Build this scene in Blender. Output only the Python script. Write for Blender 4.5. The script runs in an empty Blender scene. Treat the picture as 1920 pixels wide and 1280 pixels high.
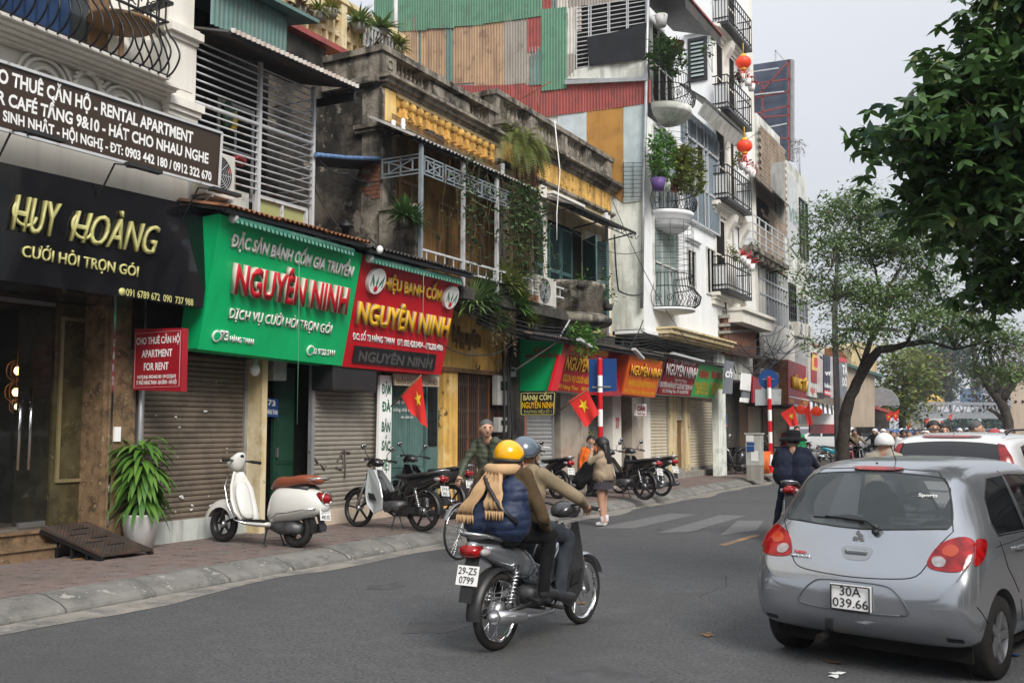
import bpy,bmesh,math,random
from mathutils import Vector,Matrix
from mathutils.bvhtree import BVHTree
V=Vector
R=math.radians
rnd=random.Random(7)
SC=bpy.context.scene
COL=SC.collection
FPX,HOR,VPX,CZ=1867.0,800.0,1985.0,1.65
PITCH=math.atan((HOR-640)/FPX)
YAW=math.atan((VPX-960)/(FPX/math.cos(PITCH)))
cam=bpy.data.objects.new('camera',bpy.data.cameras.new('camera'))
COL.objects.link(cam)
cam.location=(0,0,CZ)
cam.rotation_euler=(math.pi/2+PITCH,0,YAW)
cam.data.sensor_width=36
cam.data.lens=FPX/1920*36
cam.data.clip_end=2000
cam.data.clip_start=0.1
SC.camera=cam
world=bpy.data.worlds.new('World')
SC.world=world
world.use_nodes=True
wn,wl=world.node_tree.nodes,world.node_tree.links
bg=wn['Background']
sky=wn.new('ShaderNodeTexSky')
sky.sky_type='NISHITA'
sky.sun_disc=False
sky.sun_elevation=R(48)
sky.sun_rotation=R(100)
sky.dust_density=4
wtc=wn.new('ShaderNodeTexCoord')
wno=wn.new('ShaderNodeTexNoise')
wno.inputs['Scale'].default_value=2.2
wno.inputs['Detail'].default_value=4
wl.new(wtc.outputs['Generated'],wno.inputs['Vector'])
wsc=wn.new('ShaderNodeVectorMath');wsc.operation='SCALE'
wsc.inputs['Scale'].default_value=1.0
wl.new(sky.outputs[0],wsc.inputs[0])
wcl=wn.new('ShaderNodeMix');wcl.data_type='RGBA'
wcl.inputs[6].default_value=(6.7,7.0,7.55,1)
wcl.inputs[7].default_value=(8.4,8.65,9.15,1)
wl.new(wno.outputs[0],wcl.inputs[0])
wmx=wn.new('ShaderNodeMix');wmx.data_type='RGBA'
wmx.inputs[0].default_value=0.9
wl.new(wsc.outputs[0],wmx.inputs[6])
wl.new(wcl.outputs[2],wmx.inputs[7])
wsp=wn.new('ShaderNodeSeparateXYZ');wl.new(wtc.outputs['Generated'],wsp.inputs[0])
wsq=wn.new('ShaderNodeMath');wsq.operation='MULTIPLY';wl.new(wsp.outputs[2],wsq.inputs[0]);wl.new(wsp.outputs[2],wsq.inputs[1])
wad=wn.new('ShaderNodeMath');wad.operation='MULTIPLY_ADD';wad.inputs[1].default_value=1.0;wad.inputs[2].default_value=1.0;wl.new(wsq.outputs[0],wad.inputs[0])
wv=wn.new('ShaderNodeVectorMath');wv.operation='SCALE';wl.new(wmx.outputs[2],wv.inputs[0]);wl.new(wad.outputs[0],wv.inputs['Scale'])
wl.new(wv.outputs[0],bg.inputs[0])
bg.inputs[1].default_value=0.041
sun=bpy.data.objects.new('sun',bpy.data.lights.new('sun','SUN'))
COL.objects.link(sun)
sun.data.energy=1.5
sun.data.angle=R(26)
sun.data.color=(1,0.96,0.9)
_a,_e=R(-38),R(40)
sd=V((math.cos(_a)*math.cos(_e),math.sin(_a)*math.cos(_e),math.sin(_e)))
sun.rotation_euler=sd.to_track_quat('Z','Y').to_euler()
sky.sun_rotation=math.pi/2-_a
sky.sun_elevation=_e
SC.view_settings.view_transform='Standard'
SC.view_settings.look='None'
SC.view_settings.gamma=1
SC.view_settings.use_curve_mapping=False
SC.view_settings.exposure=1.27
SC.cycles.use_denoising=True
SC.cycles.max_bounces=6
SC.cycles.diffuse_bounces=3
SC.cycles.transparent_max_bounces=8
_c,_s=math.cos(YAW),math.sin(YAW)
def ray(px,py):
 x,y=(px-960)/FPX,-(py-640)/FPX
 fy,fz=math.cos(PITCH)-y*math.sin(PITCH),math.sin(PITCH)+y*math.cos(PITCH)
 return V((x*_c-fy*_s,x*_s+fy*_c,fz))
CAMP=V((0,0,CZ))
def P(px,py,x):
 r=ray(px,py);return CAMP+r*(x/r.x)
def PY(px,py,y):
 r=ray(px,py);return CAMP+r*(y/r.y)
def G(px,py,z=0.0):
 r=ray(px,py);return CAMP+r*((z-CZ)/r.z)
def hit(px,py,o,n):
 r=ray(px,py);return CAMP+r*((o-CAMP).dot(n)/r.dot(n))
MATS={}
def mat(name,col,rough=0.6,metal=0.0,var=0.18,sc=3.0,bump=0.15,bsc=40.0,streak=None,dirt=None,coat=0.0,emit=None,alpha=None,trans=0.0,sheen=0.0,chip=None,wob=False):
 """procedural material: base colour broken up by noise; streak=(colour, amount) runs down, dirt=(colour, amount, scale) blots"""
 if name in MATS:return MATS[name]
 m=bpy.data.materials.new(name);m.use_nodes=True
 n,l=m.node_tree.nodes,m.node_tree.links
 b=n['Principled BSDF']
 tc=n.new('ShaderNodeNewGeometry')
 def noise(scale,detail=5,stretch=None,rough_=0.55):
  t=n.new('ShaderNodeTexNoise');t.inputs['Scale'].default_value=scale
  t.inputs['Detail'].default_value=detail;t.inputs['Roughness'].default_value=rough_
  if stretch:
   mp=n.new('ShaderNodeMapping');mp.inputs['Scale'].default_value=stretch
   l.new(tc.outputs['Position'],mp.inputs[0]);l.new(mp.outputs[0],t.inputs[0])
  else:l.new(tc.outputs['Position'],t.inputs[0])
  return t.outputs[0]
 def ramp(v,a,c):
  r=n.new('ShaderNodeMapRange');r.inputs[1].default_value=a;r.inputs[2].default_value=c
  l.new(v,r.inputs[0]);return r.outputs[0]
 def mix(f,a,c,mul=1.0):
  x=n.new('ShaderNodeMix');x.data_type='RGBA'
  if mul!=1.0:
   k=n.new('ShaderNodeMath');k.operation='MULTIPLY';k.inputs[1].default_value=mul
   l.new(f,k.inputs[0]);f=k.outputs[0]
  l.new(f,x.inputs[0])
  for i,q in((6,a),(7,c)):
   if isinstance(q,tuple):x.inputs[i].default_value=(*q,1)
   else:l.new(q,x.inputs[i])
  return x.outputs[2]
 col=tuple(col)
 out=mix(ramp(noise(sc),0.3,0.7),tuple(min(1,c*(1+var*.6))for c in col),tuple(c*(1-var)for c in col))
 if streak:
  out=mix(ramp(noise(1.0,5,(5,5,0.55)),0.47,0.72),out,streak[0],streak[1])
 if dirt:
  out=mix(ramp(noise(dirt[2],8,None,0.66),0.5,0.6),out,dirt[0],dirt[1])
 if chip:
  out=mix(ramp(noise(chip[2],6,None,0.7),0.6,0.63),out,chip[0],chip[1])
 l.new(out,b.inputs['Base Color'])
 b.inputs['Roughness'].default_value=rough
 if var>0.04 and metal<0.5 and rough>0.3:
  rr=n.new('ShaderNodeMapRange');rr.inputs[3].default_value=max(0.02,rough-0.12);rr.inputs[4].default_value=min(1,rough+0.12)
  l.new(noise(sc*2.3),rr.inputs[0]);l.new(rr.outputs[0],b.inputs['Roughness'])
 b.inputs['Metallic'].default_value=metal
 if rough>.8:b.inputs['Specular IOR Level'].default_value=.2
 b.inputs['Coat Weight'].default_value=coat
 b.inputs['Coat Roughness'].default_value=0.06
 b.inputs['Sheen Weight'].default_value=sheen
 b.inputs['Transmission Weight'].default_value=trans
 if alpha is not None:b.inputs['Alpha'].default_value=alpha
 if emit:
  b.inputs['Emission Color'].default_value=(*emit[0],1);b.inputs['Emission Strength'].default_value=emit[1]
 if bump:
  bp=n.new('ShaderNodeBump');bp.inputs['Strength'].default_value=bump;bp.inputs['Distance'].default_value=0.02
  l.new(noise(bsc,4),bp.inputs['Height']);l.new(bp.outputs[0],b.inputs['Normal'])
 if wob:
  bp=n.new('ShaderNodeBump');bp.inputs['Strength'].default_value=0.35;bp.inputs['Distance'].default_value=0.1
  l.new(noise(1.2,1),bp.inputs['Height']);l.new(bp.outputs[0],b.inputs['Normal'])
 MATS[name]=m
 return m
BLK=(0.012,0.012,0.013)
mould=(0.028,0.027,0.024)
m_asph=mat('asphalt',(0.108,0.109,0.112),0.88,var=0.45,sc=34,bump=0.8,bsc=90,dirt=((0.08,0.08,0.079),0.55,0.4),streak=((0.135,0.134,0.13),0.5),chip=((0.19,0.19,0.19),0.7,40))
m_gut=mat('gutter_dust',(0.27,0.25,0.22),0.95,var=0.2,sc=6,bump=0.4,bsc=60,dirt=((0.15,0.145,0.14),0.9,2.2))
m_curb=mat('kerb_stone',(0.2,0.192,0.178),0.9,var=0.22,sc=4,bump=0.6,bsc=30,dirt=((0.11,0.11,0.1),0.8,2.5),chip=((0.38,0.37,0.34),0.8,5))
m_pave=[mat('paver_%s'%k,c,0.9,var=0.16,sc=7,bump=0.5,bsc=45,dirt=((0.15,0.125,0.11),0.7,1.3))for k,c in(('rose',(0.2,0.152,0.136)),('brown',(0.185,0.143,0.13)),('grey',(0.19,0.163,0.15)))]
m_grout=mat('joint_sand',(0.1,0.085,0.073),0.95,bump=0.3)
m_soil=mat('soil',(0.06,0.045,0.03),0.95,bump=0.6)
m_cream=mat('cream_plaster',(0.76,0.73,0.66),0.75,var=0.08,sc=2,bump=0.12,streak=((0.5,0.46,0.4),0.4))
m_white=mat('white_plaster',(0.8,0.81,0.81),0.75,var=0.05,sc=1.4,bump=0.1,streak=((0.55,0.55,0.53),0.3))
m_whited=mat('dirty_white_plaster',(0.66,0.67,0.62),0.85,var=0.16,sc=1.1,bump=0.2,streak=((0.2,0.2,0.17),0.65),dirt=((0.32,0.33,0.29),0.6,1.3))
m_mint=mat('pale_mint_plaster',(0.8,0.83,0.77),0.85,var=0.12,sc=1.1,bump=0.2,streak=((0.16,0.16,0.13),0.7),dirt=((0.36,0.4,0.36),0.6,1.2))
m_mould=mat('mouldy_wall',(0.045,0.041,0.036),0.95,var=0.6,sc=2.6,bump=0.8,bsc=14,dirt=((0.15,0.125,0.1),0.6,1.1),streak=((0.014,0.013,0.012),0.85),chip=((0.27,0.24,0.2),0.75,1.6))
m_mstone=mat('weathered_stone',(0.27,0.24,0.195),0.92,var=0.5,sc=4,bump=0.8,bsc=20,streak=((.018,.017,.015),0.9),dirt=((.025,.023,.02),0.85,2.1),chip=((.4,.36,.29),.6,3.2))
m_yel=mat('ochre_plaster',(0.74,0.45,0.12),0.85,var=0.2,sc=2,bump=0.3,streak=((0.12,0.07,0.03),0.7),dirt=((0.78,0.58,0.26),0.7,1.6),chip=((0.045,0.035,0.025),0.85,1.7))
m_yel2=mat('cream_yellow_plaster',(0.66,0.53,0.3),0.85,var=0.15,sc=2,bump=0.25,streak=((0.16,0.1,0.05),0.65),dirt=((0.72,0.64,0.46),0.6,2),chip=((.1,.08,.06),.6,2.2))
m_yst=mat('stained_ochre',(0.7,0.42,0.12),0.9,var=0.35,sc=6,bump=0.5,streak=((0.1,0.06,0.025),0.8),chip=((0.07,0.045,0.02),0.85,6))
m_ochshade=mat('shaded_ochre',(0.27,0.15,0.05),0.9,var=0.4,sc=2,bump=0.4,streak=((0.03,0.022,0.015),0.85),dirt=((0.1,0.06,0.03),0.8,1.8))  # brown patched ochre with the shade under the awning put into its colour
m_orange=mat('orange_plaster',(0.42,0.22,0.06),0.85,var=0.15,sc=2,bump=0.25,dirt=((0.3,0.15,0.05),0.5,2),streak=((0.2,0.13,0.06),0.5))
m_beige=mat('beige_render',(0.55,0.45,0.35),0.9,var=0.12,sc=1,bump=0.25,streak=((0.3,0.23,0.17),0.5))
m_marb=mat('brown_granite',(0.22,0.145,0.085),0.22,var=0.35,sc=9,bump=0,dirt=((0.06,0.045,0.03),0.75,7),chip=((0.4,0.3,0.18),0.8,14))
m_marbg=mat('olive_marble',(0.085,0.07,0.035),0.15,var=0.4,sc=5,bump=0,dirt=((0.03,0.025,0.015),0.7,4),chip=((0.16,0.13,0.07),0.7,8))
m_marbl=mat('pale_marble',(0.42,0.37,0.3),0.3,var=0.12,sc=3,bump=0,dirt=((0.3,0.24,0.18),0.6,3))
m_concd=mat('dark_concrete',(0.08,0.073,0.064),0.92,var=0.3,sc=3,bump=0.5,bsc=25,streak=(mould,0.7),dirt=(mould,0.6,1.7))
m_conc=mat('concrete',(0.3,0.28,0.25),0.92,var=0.2,sc=3,bump=0.4,bsc=25,streak=((0.1,0.1,0.09),0.6))
m_brick=mat('raw_brick',(0.22,0.1,0.065),0.95,var=0.35,sc=9,bump=0.7,bsc=25,dirt=((0.12,0.09,0.07),0.7,3))
m_tin={k:mat('tin_'+k,c,0.55,0.0,var=0.12,sc=1.5,bump=0.05,streak=(s,a),dirt=((c[0]*.7,c[1]*.7,c[2]*.7),0.4,3),chip=(s,0.6,3))for k,c,s,a in(('green',(0.095,0.23,0.145),(0.09,0.14,0.1),0.5),('tan',(0.4,0.26,0.15),(0.16,0.09,0.06),0.75),('teal',(0.1,0.19,0.17),(0.12,0.14,0.12),0.5),('red',(0.3,0.055,0.045),(0.12,0.05,0.045),0.65),('white',(0.55,0.52,0.47),(0.3,0.14,0.08),0.7),('grey',(0.3,0.27,0.23),(0.15,0.12,0.1),0.6),('dark',(0.05,0.052,0.05),(0.16,0.09,0.05),0.5),('rust',(0.26,0.1,0.04),(0.1,0.05,0.03),0.7),('fibro',(0.25,0.235,0.215),(0.1,0.09,0.08),0.6))}
m_iron=mat('black_iron',(0.016,0.016,0.017),0.45,0.3,var=0.2,bump=0.05)
m_steelw=mat('white_painted_steel',(0.5,0.51,0.52),0.5,0.0,var=0.12,sc=5,bump=0.05,chip=((0.2,0.12,0.08),0.6,6))
m_steelb=mat('blue_grey_steel',(0.22,0.26,0.28),0.55,var=0.2,sc=5,bump=0.05,chip=((0.2,0.13,0.1),0.7,5))
m_galv=mat('galvanised_steel',(0.42,0.43,0.44),0.42,0.6,var=0.2,sc=5,bump=0.05)
m_chrome=mat('chrome',(0.75,0.75,0.76),0.12,1.0,var=0.03,bump=0)
m_alu=mat('brushed_aluminium',(0.5,0.5,0.51),0.35,0.9,var=0.08,bump=0)
m_rubber=mat('tyre_rubber',(0.022,0.021,0.02),0.85,var=0.25,bump=0.2,bsc=60,dirt=((0.05,0.045,0.04),0.35,4))
m_bplast=mat('black_plastic',(0.018,0.018,0.019),0.45,var=0.15,bump=0)
m_bgloss=mat('glossy_black_paint',(0.008,0.008,0.009),0.12,var=0.05,bump=0,coat=0.6)
m_seat=mat('black_vinyl',(0.02,0.02,0.021),0.55,var=0.15,bump=0.1,bsc=80)
m_glass=mat('window_glass',(0.03,0.035,0.036),0.06,var=0.1,bump=0,wob=False)
m_glassl=mat('pale_window_glass',(0.28,0.34,0.33),0.08,var=0.2,sc=2,bump=0)
m_dark=mat('dark_interior',(0.012,0.011,0.01),0.9,var=0.3,bump=0)  # near-black; the darkness of unlit openings is put into the colour
m_void=mat('dark_room_wall',(0.014,0.013,0.012),0.9,var=0.3,bump=0)  # near-black; the shade of unlit rooms is put into the wall colour
m_shut=mat('brown_shutter_paint',(0.17,0.135,0.1),0.55,var=0.12,sc=3,bump=0.1,dirt=((0.1,0.08,0.06),0.5,3),streak=((0.09,0.07,0.055),0.4))
m_shutl=mat('taupe_shutter_paint',(0.27,0.245,0.205),0.55,var=0.1,sc=3,bump=0.1,dirt=((0.2,0.18,0.15),0.5,3))
m_shutc=mat('cream_shutter_paint',(0.6,0.53,0.4),0.55,var=0.08,sc=3,bump=0.1,streak=((0.4,0.34,0.25),0.4))
m_shutg=mat('grey_shutter_paint',(0.4,0.4,0.39),0.55,var=0.08,sc=3,bump=0.1,streak=((0.28,0.27,0.25),0.4))
m_gwood=mat('dark_green_door_paint',(0.012,0.05,0.03),0.4,var=0.25,bump=0.1)
m_lou=mat('blue_green_shutter_paint',(0.045,0.105,0.1),0.65,var=0.25,sc=4,bump=0.2,chip=((0.13,0.15,0.13),0.6,7))
m_teal=mat('teal_door_paint',(0.09,0.17,0.155),0.65,var=0.2,sc=4,bump=0.2,streak=((0.05,0.09,0.08),0.6))
m_bwood=mat('brown_wood',(0.2,0.11,0.045),0.65,var=0.3,sc=5,bump=0.2,streak=((0.07,0.04,0.02),0.6))
m_paper=mat('paper_white',(0.7,0.7,0.68),0.8,var=0.06,bump=0)
m_ink=mat('black_ink',(0.02,0.02,0.02),0.7,var=0,bump=0)
def paint(name,c,rough=0.45,**k):return mat(name,c,rough,var=k.pop('var',0.06),bump=k.pop('bump',0),sc=k.pop('sc',1.5),**k)
s_green=paint('sign_green',(0.0,0.5,0.16),0.4,dirt=((0.0,0.44,0.14),0.5,1.5),streak=((0.01,0.33,0.11),0.35))
s_red=paint('sign_red',(0.6,0.008,0.018),0.35,dirt=((0.5,0.008,0.018),0.5,2))
s_red2=paint('sign_dark_red',(0.33,0.01,0.02),0.4)
s_yel=paint('letter_yellow',(0.9,0.5,0.01),0.4)
s_white=paint('letter_white',(0.86,0.85,0.83),0.45)
s_side=paint('letter_side_cream',(0.6,0.56,0.48),0.5,var=0.12,sc=8)
s_brown=paint('sign_brown',(0.045,0.027,0.016),0.4)
s_black=paint('sign_black_gloss',(0.007,0.007,0.009),0.07,coat=0.3,wob=True)
s_gold=paint('letter_gold',(0.55,0.52,0.2),0.3)
s_golds=paint('letter_gold_side',(0.35,0.32,0.12),0.3)
s_orange=paint('sign_orange',(0.85,0.15,0.01),0.4)
s_lgreen=paint('sign_light_green',(0.06,0.5,0.13),0.4)
s_blue=paint('sign_blue',(0.01,0.06,0.22),0.45)
s_navy=paint('sign_navy',(0.015,0.02,0.05),0.4)
s_grey=paint('sign_grey',(0.16,0.17,0.19),0.4)
s_black2=paint('sign_matt_black',(0.012,0.012,0.013),0.5)
f_red=paint('flag_red',(0.65,0.012,0.008),0.7,sheen=0.2)
f_yel=paint('flag_yellow',(0.9,0.62,0.02),0.7)
skin=mat('skin',(0.48,0.27,0.18),0.55,var=0.08,bump=0.03)
hairm=mat('black_hair',(0.012,0.01,0.009),0.45,var=0.2,bump=0.3,bsc=90)
hairg=mat('grey_hair',(0.09,0.09,0.09),0.6,var=0.5,sc=60,bump=0.3,bsc=90)
_leafv={'leaf_orange':((0.3,0.13,0.03),(0.12,0.1,0.02)),'leaf':((0.07,0.14,0.03),(0.035,0.09,0.022)),'leaf_bright':((0.13,0.27,0.035),(0.06,0.17,0.03)),'leaf_dark':((0.085,0.15,0.055),(0.03,0.07,0.022)),'leaf_yellow':((0.22,0.24,0.05),(0.11,0.15,0.03)),'leaf_brown':((0.12,0.075,0.04),(0.06,0.035,0.02)),'leaf_pale':((0.19,0.27,0.09),(0.1,0.17,0.05)),'leaf_blue':((0.05,0.12,0.065),(0.035,0.08,0.05))}
def leafmat(k):
 name=k
 if name in MATS:return MATS[name]
 a,b_=_leafv[k]
 m=bpy.data.materials.new(name);m.use_nodes=True
 n,l=m.node_tree.nodes,m.node_tree.links
 b=n['Principled BSDF']
 gi=n.new('ShaderNodeNewGeometry')
 x=n.new('ShaderNodeMix');x.data_type='RGBA'
 x.inputs[6].default_value=(*a,1);x.inputs[7].default_value=(*b_,1)
 l.new(gi.outputs['Random Per Island'],x.inputs[0])
 l.new(x.outputs[2],b.inputs['Base Color'])
 b.inputs['Roughness'].default_value=0.5
 tr=n.new('ShaderNodeBsdfTranslucent');l.new(x.outputs[2],tr.inputs[0])
 ms=n.new('ShaderNodeMixShader');ms.inputs[0].default_value=0.25
 l.new(b.outputs[0],ms.inputs[1]);l.new(tr.outputs[0],ms.inputs[2]);l.new(ms.outputs[0],n['Material Output'].inputs[0])
 MATS[name]=m
 return m
m_bark=mat('bark',(0.05,0.04,0.032),0.95,var=0.4,sc=8,bump=1,bsc=20,dirt=((0.1,0.09,0.075),0.5,3))
m_stem=mat('dry_stems',(0.13,0.095,0.055),0.9,var=0.3,bump=0)
class B:
 """collects geometry, then links it as ONE object"""
 def __init__(s):s.v=[];s.f=[];s.mi=[];s.sm=[];s.cur=0;s.smooth=False
 def add(s,vs,fs,mi=None,smooth=None):
  k=len(s.v);s.v+=[tuple(q)for q in vs]
  for f in fs:
   s.f.append(tuple(i+k for i in f));s.mi.append(s.cur if mi is None else mi);s.sm.append(s.smooth if smooth is None else smooth)
  return s
 def box(s,x0,x1,y0,y1,z0,z1):
  return s.add([(x0,y0,z0),(x1,y0,z0),(x1,y1,z0),(x0,y1,z0),(x0,y0,z1),(x1,y0,z1),(x1,y1,z1),(x0,y1,z1)],[(0,3,2,1),(4,5,6,7),(0,1,5,4),(1,2,6,5),(2,3,7,6),(3,0,4,7)])
 def obox(s,c,dims,rot):
  d=V(dims)/2;vs=[]
  for z in(-1,1):
   for x,y in((-1,-1),(1,-1),(1,1),(-1,1)):vs.append(V(c)+rot@V((x*d.x,y*d.y,z*d.z)))
  return s.add(vs,[(0,3,2,1),(4,5,6,7),(0,1,5,4),(1,2,6,5),(2,3,7,6),(3,0,4,7)])
 def bar(s,a,b,w,h=None,up=(0,0,1)):
  a,b=V(a),V(b);d=b-a;L=d.length
  if L<1e-6:return s
  z=d/L;x=V(up).cross(z)
  if x.length<1e-3:x=V((1,0,0)).cross(z)
  x.normalize();y=z.cross(x)
  return s.obox((a+b)/2,(w,h or w,L),Matrix((x,y,z)).transposed())
 def tube(s,pts,r,n=8,cap=True,smooth=True):
  pts=[V(p)for p in pts];N=len(pts)
  rs=r if isinstance(r,(list,tuple))else[r]*N
  vs=[];prev=None
  for i,p in enumerate(pts):
   t=(pts[min(i+1,N-1)]-pts[max(i-1,0)])
   if t.length<1e-9:t=V((0,0,1))
   t.normalize()
   if prev is None:
    x=t.cross(V((0,0,1)))
    if x.length<1e-2:x=t.cross(V((1,0,0)))
   else:x=prev-t*prev.dot(t)
   x.normalize();prev=x;y=t.cross(x)
   for k in range(n):
    a=2*math.pi*k/n;vs.append(p+(x*math.cos(a)+y*math.sin(a))*rs[i])
  fs=[(i*n+k,i*n+(k+1)%n,(i+1)*n+(k+1)%n,(i+1)*n+k)for i in range(N-1)for k in range(n)]
  s.add(vs,fs,smooth=smooth)
  if cap:s.add(vs[:n],[tuple(range(n))[::-1]],smooth=False);s.add(vs[-n:],[tuple(range(n))],smooth=False)
  return s
 def lathe(s,prof,n=16,o=(0,0,0),ax='z',smooth=True,a0=0,a1=2*math.pi):
  full=abs(a1-a0-2*math.pi)<1e-6;m=n if full else n+1;vs=[]
  for r,h in prof:
   for k in range(m):
    a=a0+(a1-a0)*k/n;c,d=r*math.cos(a),r*math.sin(a)
    q={'z':(c,d,h),'x':(h,c,d),'y':(c,h,d)}[ax]
    vs.append((q[0]+o[0],q[1]+o[1],q[2]+o[2]))
  fs=[(i*m+k,i*m+(k+1)%m,(i+1)*m+(k+1)%m,(i+1)*m+k)for i in range(len(prof)-1)for k in range(n)]
  return s.add(vs,fs,smooth=smooth)
 def torus(s,R_,r,n=32,m=10,o=(0,0,0),ax='y',a0=0,a1=2*math.pi,sq=1.0):
  prof=[(R_+r*math.cos(2*math.pi*i/m),r*sq*math.sin(2*math.pi*i/m))for i in range(m+1)]
  return s.lathe(prof,n,o,ax,True,a0,a1)
 def ball(s,c,r,n=12,m=8):
  if not isinstance(r,(tuple,list)):r=(r,r,r)
  vs=[(c[0]+r[0]*math.sin(math.pi*i/m)*math.cos(2*math.pi*k/n),c[1]+r[1]*math.sin(math.pi*i/m)*math.sin(2*math.pi*k/n),c[2]+r[2]*math.cos(math.pi*i/m))for i in range(m+1)for k in range(n)]
  return s.add(vs,[(i*n+k,(i+1)*n+k,(i+1)*n+(k+1)%n,i*n+(k+1)%n)for i in range(m)for k in range(n)],smooth=True)
 def prism(s,poly,d,smooth=False):
  poly=[V(p)for p in poly];d=V(d);n=len(poly)
  return s.add(poly+[p+d for p in poly],[tuple(range(n))[::-1],tuple(range(n,2*n))]+[(i,(i+1)%n,n+(i+1)%n,n+i)for i in range(n)],smooth=smooth)
 def quad(s,*p):return s.add(p,[tuple(range(len(p)))])
 def slab(s,a,b,c,d,t):
  return s.prism([a,b,c,d],t)
 def corr(s,a,b,c,d,amp=0.012,pitch=0.07,seg=4,t=0.002):
  """corrugated sheet a-b top edge, d-c lower edge; waves run across a-b"""
  a,b,c,d=map(V,(a,b,c,d));nrm=(b-a).cross(d-a).normalized();n=max(2,int((b-a).length/pitch))*seg
  vs=[]
  for k in range(n+1):
   u=k/n;o=nrm*(amp*math.cos(2*math.pi*k/seg))
   vs+=[a.lerp(b,u)+o,d.lerp(c,u)+o]
  return s.add(vs,[(2*k,2*k+1,2*k+3,2*k+2)for k in range(n)],smooth=True)
 def xf(s,M):
  s.v=[tuple(M@V(q))for q in s.v];return s
 def mesh(s,name,mats):
  me=bpy.data.meshes.new(name);me.from_pydata(s.v,[],s.f)
  for m in(mats if isinstance(mats,(list,tuple))else[mats]):me.materials.append(m)
  me.polygons.foreach_set('material_index',s.mi);me.polygons.foreach_set('use_smooth',s.sm)
  bm=bmesh.new();bm.from_mesh(me);bmesh.ops.remove_doubles(bm,verts=bm.verts,dist=1e-5)
  bmesh.ops.recalc_face_normals(bm,faces=bm.faces);bm.to_mesh(me);bm.free()
  me.update();return me
def link(name,me,parent=None,kind=None):
 o=bpy.data.objects.new(name,me);COL.objects.link(o)
 if parent is not None:
  o.parent=parent
  if parent.parent is None:o.matrix_parent_inverse=parent.matrix_basis.inverted()
 if kind:o['kind']=kind
 return o
def part(name,b,m,parent,label=None,kind=None,bevel=0,sub=0,**k):
 me=b if isinstance(b,bpy.types.Mesh)else b.mesh(name,m)
 if len(me.polygons)==0:print('EMPTY',name)
 o=link(name,me,parent,kind)
 if label:o['label']=label
 if bevel:
  q=o.modifiers.new('bevel','BEVEL');q.width=bevel;q.segments=2;q.limit_method='ANGLE'
 if sub:
  q=o.modifiers.new('sub','SUBSURF');q.levels=sub;q.render_levels=sub
 return o
def tag(o,label,cat,group=None):
 o['label']=label;o['category']=cat
 if group:o['group']=group
 return o
def thing(name,label,cat,loc=(0,0,0),group=None,rz=0):
 o=bpy.data.objects.new(name,None);COL.objects.link(o);o.empty_display_size=0.2
 o.location=loc;o.rotation_euler=(0,0,rz);return tag(o,label,cat,group)
def single(name,b,m,label,cat,group=None,**k):
 return tag(part(name,b,m,None,**k),label,cat,group)
def struct(name,b,m,**k):
 o=part(name,b,m,None,**k);o['kind']='structure';return o
def dup(root,loc,rz,label,group=None,scale=1.0):
 r=root.copy();COL.objects.link(r);r.location=loc;r.rotation_euler=(0,0,rz);r['label']=label;r.scale=(scale,)*3
 if group:r['group']=group
 for ch in root.children:
  c=ch.copy();COL.objects.link(c);c.parent=r
  for g in ch.children:
   d=g.copy();COL.objects.link(d);d.parent=c
 return r
def text_mesh(s,bold=0.0):
 def raw(q):
  cu=bpy.data.curves.new('t','FONT');cu.body=q;cu.offset=bold;cu.resolution_u=3
  o=bpy.data.objects.new('t',cu);me=bpy.data.meshes.new_from_object(o)
  bpy.data.objects.remove(o);bpy.data.curves.remove(cu);return me
 p=s.replace('Đ','D');me=raw(p)
 if p==s:return me
 wd=max(v.co.x for v in raw('D').vertices);bm=bmesh.new();bm.from_mesh(me)
 for i,c in enumerate(s):
  if c=='Đ':
   x=max(v.co.x for v in raw(p[:i+1]).vertices)-wd
   bm.faces.new([bm.verts.new((x+a,b_,.004))for a,b_ in((-.05,.31),(.33,.31),(.33,.41),(-.05,.41))])
 bm.to_mesh(me);bm.free();return me
def lettering(s,o,ux,uy,mats,parent,ext=0.0,bold=0.01,name='lettering',lift=0.004,shear=0.0,side=None):
 """fit text s so its box spans o .. o+ux .. o+uy; raised by ext along the normal"""
 me=text_mesh(s,min(.036,bold*2.3+.006))
 if not me.vertices:print('NOTEXT',s);return None
 xs=[v.co.x for v in me.vertices];ys=[v.co.y for v in me.vertices]
 x0,x1,y0,y1=min(xs),max(xs),0.0,CAPH
 n=V(ux).cross(V(uy)).normalized();o=V(o);ux,uy=V(ux),V(uy)
 bm=bmesh.new();bm.from_mesh(me);bpy.data.meshes.remove(me)
 for v in bm.verts:
  a,c=(v.co.x-x0)/(x1-x0),(v.co.y-y0)/(y1-y0)
  a+=shear*(c-0.5)
  v.co=o+ux*a+uy*c+n*(lift+ext+v.co.z*.3)
 if ext>0:
  fs=list(bm.faces)
  r=bmesh.ops.extrude_face_region(bm,geom=fs)
  nv=[g for g in r['geom']if isinstance(g,bmesh.types.BMVert)]
  new={g for g in r['geom']if isinstance(g,bmesh.types.BMFace)}
  bmesh.ops.translate(bm,vec=-n*ext,verts=nv)
  old=set(fs)
  for f in bm.faces:
   if f.is_valid and f not in new and f not in old:f.material_index=1
 me=bpy.data.meshes.new(name);bm.to_mesh(me);bm.free()
 ml=[mats,side or mats]
 for m in ml:me.materials.append(m)
 return part(name,me,None,parent)
CAPH=max(v.co.y for v in text_mesh('H').vertices)
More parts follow.
